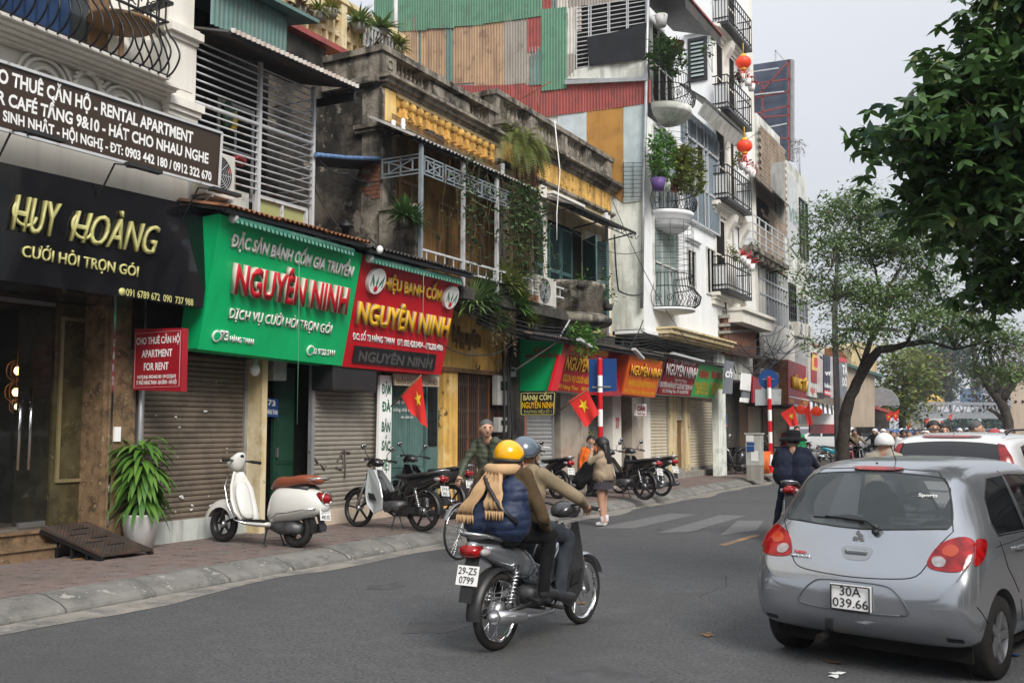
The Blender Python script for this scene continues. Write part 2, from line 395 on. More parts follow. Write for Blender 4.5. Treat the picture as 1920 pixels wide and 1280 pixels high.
class Board:
 """a flat sign panel given by its photo corners; TL,TR on plane x=xt; BL,BR hang below them on x=xb"""
 def __init__(s,TL,TR,BL,BR,xt,xb=None):
  s.tl,s.tr=P(*TL,xt),P(*TR,xt)
  if xb is None:xb=xt
  s.bl,s.br=P(*BL,xb),P(*BR,xb)
  s.u=(s.tr-s.tl).normalized();w=(s.tl-s.bl);s.n=s.u.cross(w).normalized()
  s.o=s.bl
  if s.n.x<0:s.n=-s.n
 def at(s,px,py):return hit(px,py,s.o,s.n)
 def text(s,t,BLp,BRp,TLp,m,parent,**k):
  e=s.n*k.get('ext',0);a,b_,c=[hit(*q,s.o+e,s.n)-e for q in(BLp,BRp,TLp)]
  return lettering(t,a,b_-a,c-a,m,parent,**k)
 def panel(s,t=0.05):
  b=B();return b.prism([s.bl,s.br,s.tr,s.tl],-s.n*t)
XK=-7.78
b=B();b.quad((-600,-100,-0.03),(600,-100,-0.03),(600,900,-0.03),(-600,900,-0.03))
struct('ground',b,m_concd)
b=B();Ys=[-6,45,75,110,160,260];Ls=[XK,XK,-12,-20,-36,-75];Rs=[0.35,0.35,-1,-6,-17,-50]
b.smooth=False
for i in range(5):b.quad((Ls[i],Ys[i],0),(Rs[i],Ys[i],0),(Rs[i+1],Ys[i+1],0),(Ls[i+1],Ys[i+1],0))
struct('road',b,m_asph)
b=B();N=90;vs=[]
for i in range(N+1):
 y=-4+i*0.6
 vs+=[(XK-0.02,y,0.004),(XK+0.34+0.16*math.sin(y*1.7)*math.sin(y*.6)+rnd.uniform(-.03,.03),y,0.004)]
b.add(vs,[(2*i,2*i+1,2*i+3,2*i+2)for i in range(N)])
struct('gutter_dust',b,m_gut)
m_line=mat('worn_white_line',(0.15,0.15,0.148),0.85,var=0.1,bump=0.3,dirt=((0.13,0.13,0.13),0.75,5))
m_liney=mat('worn_yellow_line',(0.32,0.2,0.1),0.85,var=0.1,bump=0.3,dirt=((0.13,0.12,0.12),0.6,3))
for q in(((1112,990),(1190,990),(1306,964),(1255,962)),((1230,999),(1296,996),(1400,966),(1350,965)),((1350,1003),(1418,994),(1432,976),(1384,975))):
 b=B();b.quad(*[G(x,y,0.004)for x,y in q]);struct('crossing_stripe',b,m_line)
b=B();b.quad(G(1346,1021,.004),G(1362,1022,.004),G(1426,1003,.004),G(1412,1002,.004));struct('lane_mark',b,m_liney)
b=B();b.quad(G(1175,1100,.004),G(1186,1103,.004),G(1210,1090,.004),G(1198,1088,.004))
m_tar=mat('crack_tar',(0.035,0.035,0.036),0.9,bump=0)
for x,y,n in((-3.1,9.5,10),(-5.2,12.5,12),(-4.4,19,16)):
 b=B();p=V((x,y,.003));h=rnd.uniform(1.2,1.9);q=[p]
 for k in range(n):h+=rnd.gauss(0,.35);h+=(1.57-h)*.2;p=p+V((math.cos(h),math.sin(h),0))*.16;q.append(p)
 for a,c in zip(q[:-1],q[1:]):w=rnd.uniform(.002,.006);s_=(c-a).cross(V((0,0,1))).normalized()*w;b.add([a-s_,a+s_,c+s_,c-s_],[(0,1,2,3)])
 struct('road_crack',b,m_tar)
m_stain=mat('oil_stain',(0.07,0.07,0.072),0.6,var=.4,sc=4,bump=.3)
for x,y,r in((-4.6,7.1,.22),(-6.2,8.6,.16),(-2.7,6.1,.3),(-5.4,15.5,.3)):
 b=B();b.quad(*[(x+r*(1+.3*math.sin(k*2.3))*math.cos(k*.524),y+r*1.6*(1+.25*math.sin(k*1.7+1))*math.sin(k*.524),.0025)for k in range(12)]);struct('oil_stain',b,m_stain)
kr=bpy.data.objects.new('kerb',None);COL.objects.link(kr);kr['kind']='structure'
def kerb_stone(L):
 b=B();p=[(-.42,0,.15),(-.3,0,.146),(-.08,0,.085),(-.01,0,.045),(0,0,.02),(0,0,-.05),(-.42,0,-.05)]
 return b.prism(p,(0,L,0)).mesh('kerb_stone',m_curb)
ks=kerb_stone(0.985)
for i in range(58):
 o=part('kerb_stone',ks,None,kr);o.location=(XK+rnd.uniform(-.006,.006),-2+i,rnd.uniform(-.008,.004));o.rotation_euler=(rnd.uniform(-.004,.004),0,rnd.uniform(-.006,.006))
b=B();b.prism([(0.35,0,-.05),(0.35,0,.12),(0.42,0,.14),(0.65,0,.14),(0.65,0,-.05)],(0,140,0)).xf(Matrix.Translation((0,-6,0)))
struct('right_kerb',b,m_curb)
b=B();b.box(0.65,12,-6,140,-.05,.135);struct('right_pavement',b,m_pave[2])
pv=bpy.data.objects.new('pavement',None);COL.objects.link(pv);pv['kind']='structure'
b=B();b.box(-10.8,XK-.43,-6,46,-.06,.128);part('sand_bed',b,m_grout,pv)
b=B();b.box(-30,XK-4,46,120,-.06,.14);struct('far_pavement',b,m_curb)
def paver_poly(w,g=.0035):
 z=.02;q=w/4;h=w/2-g;p=[]
 for k in range(4):
  e=[(-h,-h),(-q,-h),(-q+z*.6,-h-z+g),(0,-h+0),(q-z*.6,-h+z),(q,-h)]
  a=k*math.pi/2;sg=1 if k%2==0 else-1
  e=[(-h,-h),(-q,-h-z*sg),(q*.2,-h),(q,-h+z*sg)]
  p+=[(x*math.cos(a)-y*math.sin(a),x*math.sin(a)+y*math.cos(a))for x,y in e]
 return p
pw=0.25;pp=paver_poly(pw)
pm=[]
for m in m_pave:
 b=B();b.prism([(x,y,0)for x,y in pp],(0,0,.03));pm.append(b.mesh('paver',m))
nx=8
far=[B(),B(),B()]
for j in range(-8,190):
 for i in range(nx):
  x=XK-.42-pw/2-i*pw;y=4.4+j*pw;k=rnd.choice((0,0,0,1,1,2));dz=rnd.uniform(-.004,.004)
  if 0<=j<37:
   o=part('paver',pm[k],None,pv);o.location=(x,y,.122+dz);o.rotation_euler=(rnd.uniform(-.01,.01),rnd.uniform(-.01,.01),(i+j)%2*math.pi/2)
  elif j<120:
   a=(i+j)%2*math.pi/2
   far[k].prism([(x+u*math.cos(a)-v*math.sin(a),y+u*math.sin(a)+v*math.cos(a),.122+dz)for u,v in pp],(0,0,.03))
for k in range(3):part('distant_pavers',far[k],m_pave[k],pv,kind='stuff')
def fb(b,x0,y0,x1,y1,X,d,back=True):
 a,c=P(x0,y0,X),P(x1,y1,X)
 return b.box(X-d,X,a.y,c.y,c.z,a.z)
def shutter(name,y0,y1,z0,z1,X,m,label,slat=0.075,parts=True,group=None,vent=False):
 t=thing(name,label,'roller shutter',(X,(y0+y1)/2,z0),group)
 n=max(2,int((z1-z0)/slat));h=(z1-z0)/n
 prof=[(0,0),(.010,.12),(.016,.4),(.012,.72),(0.0,.86),(-.006,.93),(0,1)]
 def one(b,z):
  vs=[(X+d,y,z+q*h)for d,q in prof for y in(y0,y1)]
  b.add(vs,[(2*i,2*i+1,2*i+3,2*i+2)for i in range(len(prof)-1)],smooth=False)
 if parts:
  b=B();one(b,z0);me=b.mesh('slat',m)
  for k in range(n):
   o=part('slat',me,None,t);o.location=(rnd.uniform(-.004,.004),0,k*h)
 else:
  b=B();[one(b,z0+k*h)for k in range(n)];part('slat_curtain',b,m,t,kind='stuff')
 b=B();b.box(X-.02,X+.03,y0,y1,z0-.05,z0);part('bottom_bar',b,m,t)
 for s,y in(('l',y0),('r',y1)):
  b=B();b.box(X-.03,X+.045,y-.035,y+.035,z0-.05,z1);part('guide_rail',b,m_galv,t)
 return t
def grille_bars(parent,A,Bp,n,r,m,name='bar'):
 """n bars joining polyline A to polyline Bp"""
 for k in range(n):
  u=k/(n-1);b=B();b.tube([V(A[0]).lerp(V(A[1]),u),V(Bp[0]).lerp(V(Bp[1]),u)],r,6);part(name,b,m,parent)
def acunit(name,label,c,sy,group='air conditioner units',mark=None):
 """outdoor unit: c = centre of back bottom, faces +x"""
 t=thing(name,label,'air conditioner',c,group)
 b=B();b.box(c[0],c[0]+.3,c[1]-sy/2,c[1]+sy/2,c[2],c[2]+.58);part('casing',b,mat('ac_casing',(0.58,0.56,0.5),0.5,streak=((0.35,0.3,0.22),0.4)),t,bevel=.015)
 fy,fz=c[1]-sy*.12,c[2]+.29
 b=B()
 for k in range(7):b.torus(.06+.03*k,.004,24,4,(c[0]+.315,fy,fz),'x')
 for k in range(8):
  a=k*math.pi/4;b.bar((c[0]+.315,fy,fz),(c[0]+.315,fy+.24*math.cos(a),fz+.24*math.sin(a)),.006)
 part('fan_grille',b,m_steelw,t)
 b=B();b.lathe([(0,c[0]+.303),(.24,c[0]+.303),(.25,c[0]+.31)],24,(0,fy,fz),'x');part('fan_recess',b,m_dark,t)
 b=B();b.lathe([(0,c[0]+.322),(.05,c[0]+.32),(.06,c[0]+.31)],16,(0,fy,fz),'x');part('fan_hub',b,m_bplast,t)
 b=B()
 for s in(-1,1):b.bar((c[0]-.02,c[1]+s*sy*.35,c[2]-.02),(c[0]+.34,c[1]+s*sy*.35,c[2]-.02),.035);b.bar((c[0]-.02,c[1]+s*sy*.35,c[2]-.25),(c[0]+.3,c[1]+s*sy*.35,c[2]-.02),.02)
 part('bracket',b,m_galv,t)
 return t
def window(parent,X,y0,y1,z0,z1,frame,glass,nv=1,nh=0,fw=.05,d=.08):
 """framed window whose outer face is at X"""
 b=B();b.box(X-d,X,y0,y0+fw,z0,z1);b.box(X-d,X,y1-fw,y1,z0,z1);b.box(X-d,X,y0+fw,y1-fw,z1-fw,z1);b.box(X-d,X,y0+fw,y1-fw,z0,z0+fw)
 f=part('window',b,frame,parent)
 b=B()
 for k in range(1,nv+1):y=y0+(y1-y0)*k/(nv+1);b.box(X-d+.01,X-.012,y-fw*.4,y+fw*.4,z0+fw,z1-fw)
 for k in range(1,nh+1):z=z0+(z1-z0)*k/(nh+1);b.box(X-d+.012,X-.015,y0+fw,y1-fw,z-fw*.35,z+fw*.35)
 if nv or nh:part('mullion',b,frame,f)
 b=B();b.box(X-d+.02,X-d+.03,y0+fw*.5,y1-fw*.5,z0+fw*.5,z1-fw*.5);part('pane',b,glass,f)
 return f
def louvre(parent,A,Bq,z0,z1,m,name='louvred_shutter',label=None):
 """hinged louvred leaf standing on the line A-B (xy points)"""
 A,Bq=V((*A,0)),V((*Bq,0));d=(Bq-A);L=d.length;u=d/L;nrm=V((u.y,-u.x,0))
 Mx=Matrix((u,nrm,V((0,0,1)))).transposed();b=B();fw=.06
 def bx(a0,a1,c0,c1,t=.04):
  b.obox(A+u*(a0+a1)/2+V((0,0,(c0+c1)/2)),(a1-a0,t,c1-c0),Mx)
 bx(0,fw,z0,z1);bx(L-fw,L,z0,z1);bx(fw,L-fw,z1-fw,z1);bx(fw,L-fw,z0,z0+fw*1.3);zm=(z0+z1)/2;bx(fw,L-fw,zm-.04,zm+.04)
 f=part(name,b,m,parent,label)
 b=B();z=z0+.11;tilt=Matrix.Rotation(R(40),3,'X')
 while z<z1-.08:
  if abs(z-zm)>.05:b.obox(A+u*L/2+V((0,0,z)),(L-2*fw,.045,.007),Mx@tilt)
  z+=.042
 part('louvres',b,m,f,kind='stuff')
 return f
def leafblade(b,p,d,L,w,droop=.3,up=V((0,0,1)),seg=3):
 """long leaf ribbon from p along d, drooping"""
 d=V(d).normalized();s=d.cross(up)
 if s.length<.05:s=V((1,0,0))
 s.normalize();vs=[];q=V(p);dd=d.copy()
 ws=[0.35,1.0,.8,0.05]if seg==3 else[.3,1,1,.7,.05]
 for i in range(seg+1):
  hw=w/2*ws[i];vs+=[q-s*hw,q+s*hw]
  dd=(dd-V((0,0,droop))).normalized();q=q+dd*(L/seg)
 b.add(vs,[(2*i,2*i+1,2*i+3,2*i+2)for i in range(seg)],smooth=True)
def leaflet(b,p,L,w,r=rnd):
 """one pointed leaf at random attitude"""
 a,e=r.uniform(0,6.283),r.uniform(-.9,.6);d=V((math.cos(a)*math.cos(e),math.sin(a)*math.cos(e),math.sin(e)))
 s=d.cross(V((r.uniform(-.4,.4),r.uniform(-.4,.4),1))).normalized()*w/2;p=V(p);n=d.cross(s).normalized()*w*.15
 b.add([p,p+d*L*.45+s+n,p+d*L,p+d*L*.45-s+n],[(0,1,2,3)])
def bush(name,label,c,r,n,lm,L=.06,w=.03,stem=True,parent=None,group=None,cat='plant',hang=0.0):
 """leafy plant as a thing of its own: leaves filling an ellipsoid"""
 t=thing(name,label,cat,c,group)if parent is None else parent
 b=B();c=V(c)
 cl=[V((rnd.gauss(0,.5),rnd.gauss(0,.5),rnd.gauss(0,.5)))for _ in range(max(3,n//35))]
 for i in range(n):
  q=rnd.choice(cl)+V((rnd.gauss(0,.22),rnd.gauss(0,.22),rnd.gauss(0,.22)))
  if q.length>1.1:q*=1.1/q.length
  leaflet(b,c+V((q.x*r[0],q.y*r[1],q.z*r[2]-hang*abs(rnd.gauss(0,.6)))),L*rnd.uniform(.7,1.3),w*rnd.uniform(.7,1.3))
 part('foliage',b,leafmat(lm),t,kind='stuff')
 if stem:
  b=B()
  for q in cl[:7]:b.tube([c-V((0,0,r[2])),c+V((q.x*r[0]*.5,q.y*r[1]*.5,q.z*r[2]*.2-r[2]*.2)),c+V((q.x*r[0],q.y*r[1],q.z*r[2]))],.006,4)
  part('stems',b,m_stem,t,kind='stuff')
 return t
def spiky(b,c,n,L,w,up=.6,droop=.35):
 for i in range(n):
  a=rnd.uniform(0,6.283);e=rnd.uniform(up-.5,up+.7);leafblade(b,V(c)+V((math.cos(a),math.sin(a),0))*.02,(math.cos(a)*math.cos(e),math.sin(a)*math.cos(e),math.sin(e)),L*rnd.uniform(.6,1.2),w*rnd.uniform(.7,1.2),droop*rnd.uniform(.6,1.4))
def pot(parent,c,r,h,m,name='pot'):
 b=B();b.lathe([(0,c[2]),(r*.72,c[2]),(r,c[2]+h),(r*.93,c[2]+h),(r*.88,c[2]+h-.03),(0,c[2]+h-.03)],14,(c[0],c[1],0));return part(name,b,m,parent)
def potted(name,label,c,pr,ph,pm_,kind,col,size,n=60,group=None,cat='potted plant'):
 t=thing(name,label,cat,c,group);pot(t,c,pr,ph,pm_)
 top=V(c)+V((0,0,ph))
 b=B()
 if kind=='spiky':spiky(b,top,n,size,size*.12)
 else:
  for i in range(n):
   q=V((rnd.gauss(0,.4),rnd.gauss(0,.4),abs(rnd.gauss(0,.6))))*size;leaflet(b,top+q,size*.28,size*.13)
 part('foliage',b,leafmat(col),t,kind='stuff')
 return t
def cornice(b,X,y0,y1,steps,e0=True):
 """stack of projecting fillets: steps = (z0, z1, projection)"""
 for z0,z1,p in steps:b.box(X-.02,X+p,y0-p*.5*e0,y1+p*.5*e0,z0,z1)
def balu(b,p,h,r,sq=False):
 pr=[(.9,0),(.9,.08),(.5,.12),(.55,.2),(.95,.42),(.7,.62),(.42,.8),(.5,.88),(.85,.92),(.85,1)]
 b.lathe([(r*a,p[2]+h*q)for a,q in pr],10,(p[0],p[1],0))
def wire(name,label,pts,r=.006,sag=0.0,m=None,group='overhead cables'):
 q=[]
 for a,c in zip(pts[:-1],pts[1:]):
  a,c=V(a),V(c)
  for k in range(8):u=k/8;q.append(a.lerp(c,u)-V((0,0,sag*4*u*(1-u))))
 q.append(V(pts[-1]));b=B();b.tube(q,r,5,cap=False);return single(name,b,m or m_bplast,label,'cable',group)
 # ================================================================== BUILDING 1: white classical house with black shop sign
t=b1=thing('classical_house','white classical building with moulded cornice above the black wedding shop sign','building',(-10,6.5,.15))
b=B();b.box(-14,-9.6,-2,9.0,4.3,5.7);part('fascia_wall',b,m_cream,t)
b=B();b.box(-14,-9.9,-2,9.0,5.7,9.6);part('upper_wall',b,m_cream,t)
b=B();cornice(b,-9.6,-2,8.45,[(5.66,5.69,.12),(5.69,5.72,.2),(5.72,5.745,.3),(5.745,5.775,.38)],0);part('cornice',b,m_cream,t)
b=B();b.box(-9.9,-9.15,-2,8.2,5.775,5.81);part('balcony_slab',b,m_cream,t)
b=B();b.box(-9.95,-9.52,8.48,8.96,5.82,6.5);b.box(-9.95,-9.56,8.52,8.94,6.7,9.6);part('pilaster',b,m_cream,t)
for cc in([(6.5,6.56,.06),(6.56,6.66,.12),(6.66,6.7,.07)],[(5.44,5.5,.03),(5.5,5.56,.07),(5.56,5.62,.11),(5.62,5.72,.15),(5.76,5.82,.03)]):b=B();cornice(b,-9.54,8.52,8.93,cc);part('capital',b,m_cream,t)
b=B();b.box(-9.53,-9.51,8.54,8.9,5.88,6.44);part('pilaster_panel',b,m_cream,t)
for px in(92,236):
 b=B();c=P(px,150 if px<99 else 202,-9.5)
 for r_ in(.34,.27,.17):b.torus(r_,.022,24,6,(-9.56,c.y,5.38),'x',0,math.pi)
 part('arch_relief',b,m_cream,t)
b=B();c=P(172,148,-9.5);b.torus(.17,.03,26,6,(-9.56,c.y,5.5),'x')
for k in range(15):
 a=R(-40+k*260/14);b.ball((-9.54,c.y+.19*math.cos(a),5.51+.19*math.sin(a)),(.03,.035,.025),7,5)
b.ball((-9.52,c.y,5.66),(.05,.07,.035),8,6);part('cartouche',b,m_cream,t)
b=B();b.box(-9.95,-9.88,5.2,7.9,5.82,8.6);part('door_frame',b,m_bwood,t)
for k in range(3):
 y0=5.3+k*.8;b=B();b.box(-9.89,-9.87,y0,y0+.7,5.86,8.5);part('door_glass',b,m_glass,t)
m_curt=mat('blue_curtain',(0.02,0.045,0.11),0.85,var=0.3,bump=0.1)
b=B();b.corr((-9.8,4.0,8.4),(-9.8,7.35,8.4),(-9.8,7.35,5.84),(-9.8,4.0,5.84),.03,.14,6);single('curtain',b,m_curt,'deep blue pleated curtain behind the curved iron balcony railing','curtain')
rt=thing('balcony_railing','curved black wrought iron balcony railing of the white building','railing',(-9.2,6,5.8))
def bulge(x0,y0,dx,dy):
 pr=[(0,5.79),(.13,5.83),(.23,5.94),(.25,6.05),(.17,6.2),(.06,6.33),(0,6.46),(0,6.6),(0,6.72)];pts=[]
 for i in range(8):
  for k in range(4):
   q=[pr[max(0,i-1)],pr[i],pr[i+1],pr[min(8,i+2)]];u=k/4;f_=lambda m:.5*(2*q[1][m]+(q[2][m]-q[0][m])*u+(2*q[0][m]-5*q[1][m]+4*q[2][m]-q[3][m])*u*u+(3*q[1][m]-q[0][m]-3*q[2][m]+q[3][m])*u**3)
   pts.append((x0+dx*f_(0),y0+dy*f_(0),f_(1)))
 return pts+[(x0,y0,6.72)]
for k in range(24):
 b=B();y=8.16-k*.135;p=bulge(-9.2,y,1,0);b.tube(p,.012,6);b.ball(p[25],.02,6,4);part('baluster',b,m_iron,rt)
for k in range(1,5):
 b=B();b.tube(bulge(-9.2-k*.14,8.18,0,.7),.012,6);part('baluster',b,m_iron,rt)
b=B();b.box(-9.24,-9.16,3.5,8.22,5.8,5.835);b.box(-9.85,-9.24,8.14,8.22,5.8,5.835);b.box(-9.22,-9.18,3.5,8.2,6.48,6.5);b.box(-9.85,-9.22,8.16,8.2,6.48,6.5)
b.box(-9.24,-9.16,3.5,8.24,6.71,6.75);b.box(-9.85,-9.24,8.14,8.24,6.71,6.75);part('rail',b,m_iron,rt)
b=B()
for k in range(12):
 y=8.0-k*.27
 b.torus(.07,.009,14,5,(-9.2,y,6.6),'x',0,4.6);b.torus(.04,.008,12,5,(-9.2,y-.09,6.59),'x',1,6)
part('scrollwork',b,m_iron,rt)
tt=thing('cafe_table','round wooden rimmed table standing on the white balcony behind the railing','table',(-9.6,7.8,5.82))
b=B();b.lathe([(0,6.38),(.36,6.38),(.39,6.40),(.39,6.43),(.35,6.44),(0,6.44)],28,(-9.55,7.82,0));part('tabletop',b,m_bwood,tt)
b=B();b.lathe([(.03,5.76),(.03,6.38)],8,(-9.55,7.82,0));b.lathe([(.24,5.74),(.2,5.78),(.03,5.8)],14,(-9.55,7.82,0));part('pedestal',b,m_bwood,tt)
b=B();b.lathe([(0,6.445),(.29,6.445),(.29,6.448)],28,(-9.55,7.82,0));part('glass_inlay',b,m_glassl,tt)
bd=Board((-60,96),(415,250),(-60,226),(409,352),-9.0,-9.06)
st=thing('signboard','long brown rental apartment signboard with white Vietnamese lettering and phone numbers','sign',bd.bl,'signboards')
part('panel',bd.panel(.06),s_brown,st)
b=B();n=bd.n*.01
for a,c in((bd.tl,bd.tr),(bd.tr,bd.br),(bd.br,bd.bl)):b.bar(a+n,c+n,.03,.03)
part('frame',b,m_steelw,st)
bd.text('CHO THUÊ CĂN HỘ - RENTAL APARTMENT',(-40,142),(361,269),(-39,117),s_white,st,bold=.012)
bd.text('BAR CAFÉ TẦNG 9&10 - HÁT CHO NHAU NGHE',(-36,184),(390,307),(-35,161),s_white,st,bold=.012)
bd.text('SINH NHẬT - HỘI NGHỊ - ĐT: 0903 442 180 / 0912 322 670',(5,226),(396,339),(5,207),s_white,st,bold=.012)
for x,y in((22,245),(215,307),(372,352)):
 p=P(x,y,-9.05);q=V((-8.72,p.y,p.z-.07))
 lt=thing('sign_lamp','%s black strip lamp on thin arms under the brown signboard'%{22:'leftmost',215:'middle',372:'rightmost'}[x],'lamp',p,'strip lamps below the brown signboard')
 b=B();b.bar(p,q,.015);b.bar(p+V((0,.16,0)),q+V((0,.16,0)),.015);b.bar(p,V((-9.3,p.y-.05,p.z-.45)),.015);part('arm',b,m_iron,lt)
 b=B();b.box(q.x-.03,q.x+.05,q.y-.12,q.y+.34,q.z-.02,q.z+.02);part('lamp_head',b,m_bplast,lt)
bd=Board((-60,290),(405,395),(-60,516),(380,578),-9.26,-9.32)
st=thing('signboard','glossy black shop sign with gold raised letters over the glass doors','sign',bd.bl,'signboards')
b=B();b.prism([bd.bl,bd.br,bd.tr,bd.tl],V((-.85,0,0)));part('box',b,s_black,st)
k_=dict(ext=.05,side=s_golds)
bd.text('HUY',(28,431),(110,446),(30,364),s_gold,st,bold=-.002,shear=.12,**k_)
bd.text('HOÀNG',(138,452),(294,478),(142,394),s_gold,st,bold=-.002,shear=.07,**k_)
b=B()
for x,y in((44,400),(152,425)):
 p=bd.at(x,y);b.torus(.13,.02,20,6,(p.x+.03,p.y,p.z),'x',2.2,6.1)
part('swash',b,s_gold,st)
bd.text('CƯỚI HỎI TRỌN GÓI',(41,481),(259,519),(43,460),s_gold,st,bold=.004,ext=.02,side=s_golds)
bd.text('091 6789 672  090  737 988',(236,554),(362,573),(236,541),s_gold,st,bold=.006)
p=bd.at(228,547);b=B();b.lathe([(0,0),(.045,0),(.045,.012),(0,.012)],16,p+bd.n*.004,'x');part('phone_icon',b,s_gold,st)
t=b1
m_lit=mat('warm_lamp_glow',(1,0.6,0.25),0.5,var=0,bump=0,emit=((1.0,0.5,0.16),12.0))
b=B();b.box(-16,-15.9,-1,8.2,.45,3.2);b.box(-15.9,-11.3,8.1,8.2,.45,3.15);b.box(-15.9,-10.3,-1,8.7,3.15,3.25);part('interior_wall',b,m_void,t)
yg,yq=P(98,800,-10.62).y,P(200,800,-10.62).y
b=B();b.box(-16,-10.5,-2,8.7,-.1,.44);part('shop_floor',b,m_marbl,t)
b=B();b.box(-11.3,-10.62,yg,8.7,.44,3.3);part('marble_wall',b,m_marbg,t)
b=B();ya,yb=P(108,800,-10.6).y,P(164,800,-10.6).y
for q in((ya,yb,.98,1.02),(ya,yb,2.95,2.99)):b.box(-10.63,-10.59,*q)
b.box(-10.63,-10.59,ya,ya+.04,1.02,2.95);b.box(-10.63,-10.59,yb-.04,yb,1.02,2.95);part('moulding',b,mat('gold_moulding',(.22,.18,.09),.4,var=.2,bump=0),t)
b=B();b.box(-10.9,-10.2,8.36,8.76,.15,3.2);b.box(-10.9,-10.24,8.3,8.36,.15,3.2);part('granite_pillar',b,m_marb,t)
b=B();b.box(-10.21,-10.18,8.37,8.40,.45,3.15);part('steel_strip',b,m_chrome,t)
p=P(219,812,-10.19);b=B();b.box(-10.2,-10.17,p.y-.045,p.y+.045,p.z-.1,p.z+.08);part('door_bell',b,s_white,t)
for nm,x,z0,z1,y in(('step',-10.45,.28,.455,8.3),('step',-10.2,.135,.3,7.72)):
 b=B();b.box(-10.7,x,-2,y,z0,z1-.03);b.box(-10.7,x+.03,-2,y+.02,z1-.03,z1+.003);part('granite_step',b,m_marb,t)
gt=thing('glass_door','frameless glass shop doors with tall steel bar handles left of the marble wall','door',(-10.1,6.5,.5))
m_sglass=mat('shop_glass',(0.02,0.022,0.02),0.03,var=0,bump=0,alpha=0.32)
for y0,y1 in((3.2,6.1),(6.11,6.95),(6.96,yg-.01)):
 b=B();b.box(-10.66,-10.65,y0,y1,.5,3.12);part('glass_leaf',b,m_sglass,gt)
for px in(38,58):
 p=P(px,740,-10.6);b=B();b.tube([(-10.59,p.y,1.15),(-10.59,p.y,2.1)],.018,10);b.bar((-10.6,p.y,1.3),(-10.65,p.y,1.3),.02);b.bar((-10.6,p.y,1.95),(-10.65,p.y,1.95),.02);part('handle',b,m_chrome,gt)
b=B();b.box(-10.67,-10.64,3,yg,.44,.48);b.box(-10.67,-10.64,3,yg,3.1,3.16);part('rail',b,m_alu,gt)
b=B();b.box(-10.68,-10.62,7.5,7.85,.48,.54);part('floor_hinge',b,m_alu,gt)
for i,(px,py,r_)in enumerate(((34,695,.09),(30,735,.085),(32,762,.06),(12,545,.07),(58,575,.07),(30,660,.05),(68,540,.05))):
 c=P(px,py,-11.6-.4*(i>2))
 lt=thing('pendant_lantern','warm lit bamboo lantern behind the shop glass, %s'%('topmost of the stacked three','middle of the stacked three','lowest of the stacked three','near the left picture edge','high behind the black sign edge','small one above the stacked three','highest and smallest')[i],'lantern',c,'lit lanterns inside the wedding shop')
 b=B();b.ball(c,(r_*.55,r_*.55,r_*.6),10,8);part('bulb',b,m_lit,lt)
 b=B()
 for k in range(10):a=k*math.pi/5;b.tube([(c.x+r_*s_*math.cos(a)*1.6,c.y+r_*s_*math.sin(a)*1.6,c.z+z_*r_)for s_,z_ in((.4,1.5),(.9,.8),(1,0),(.9,-.8),(.4,-1.5))],.005,4)
 b.tube([c+V((0,0,r_*1.5)),(c.x,c.y,3.1)],.004,4);part('cage',b,m_bwood,lt)
b=B()
for k in range(60):
 q=V((-12.2+rnd.gauss(0,.3),5.4+rnd.gauss(0,.7),.9+abs(rnd.gauss(0,.4))))
 leaflet(b,q,.2,.1)
single('flower_arrangement',b,mat('dark_red_petals',(.12,.02,.03),.7,bump=0),'dark red flowers dimly seen behind the glass doors','flowers',kind='stuff')
a=[P(76,990,-10.12),P(162,978,-10.12)]
q0,q1=G(192,1046,.19),G(287,1036,.19)
rt=thing('steel_ramp','rusty checkered steel loading ramp leading up to the granite steps','ramp',(-9.6,7.5,.15))
pl=[V((-10.05,7.05,.50)),V((-10.05,7.95,.50)),V((-9.08,7.95,.22)),V((-9.08,7.05,.22))]
pl=[P(76,988,-10.42),P(163,977,-10.42),G(287,1028,.22),G(190,1040,.22)]
m_chk=mat('checker_plate',(0.085,0.066,0.055),0.5,0.5,var=0.3,bump=0.1,dirt=((.14,.08,.06),.6,5))
b=B();b.prism(pl,(0,0,-.025));part('deck_plate',b,m_chk,rt)
b=B()
def onr(u,v):return pl[0].lerp(pl[1],v).lerp(pl[3].lerp(pl[2],v),u)
for i in range(1,38):
 for j in range(1,26):
  c=onr(i/38,j/26);d=(onr(i/38+.012,j/26+(.018 if(i+j)%2 else-.018))-c);b.bar(c-d*.6+V((0,0,.002)),c+d*.6+V((0,0,.002)),.005,.004)
part('tread_pattern',b,m_chk,rt,kind='stuff')
for u,v in((.2,.55),(.35,.3),(.5,.55),(.62,.3),(.75,.55)):
 b=B();b.bar(onr(u,v-.14)+V((0,0,.004)),onr(u,v+.2)+V((0,0,.004)),.02,.012);part('grip_bar',b,m_iron,rt)
b=B()
for u in(.25,.5,.75,.98):
 for v in(.04,.96):
  c=onr(u,v);b.bar(c-V((0,0,.02)),(c.x,c.y,.15),.03)
for v in(.02,.98):b.bar(onr(0,v)-V((0,0,.05)),onr(1,v)-V((0,0,.05)),.05,.03)
part('frame',b,m_iron,rt)
c=P(258,1024,-10.0);c.z=.15;c.y+=.03
t=thing('potted_corn_plant','leafy dracaena in a tall tapered white pot beside the granite pillar','potted plant',c)
b=B();b.lathe([(0,.15),(.16,.15),(.225,.56),(.235,.58),(.215,.58),(.2,.53),(0,.53)],28,(c.x,c.y,0));part('pot',b,mat('white_ceramic',(.72,.72,.71),.35,var=.05,bump=0,dirt=((.5,.48,.44),.5,2)),t)
b=B();b.lathe([(0,.531),(.2,.531)],20,(c.x,c.y,0));part('soil',b,m_soil,t)
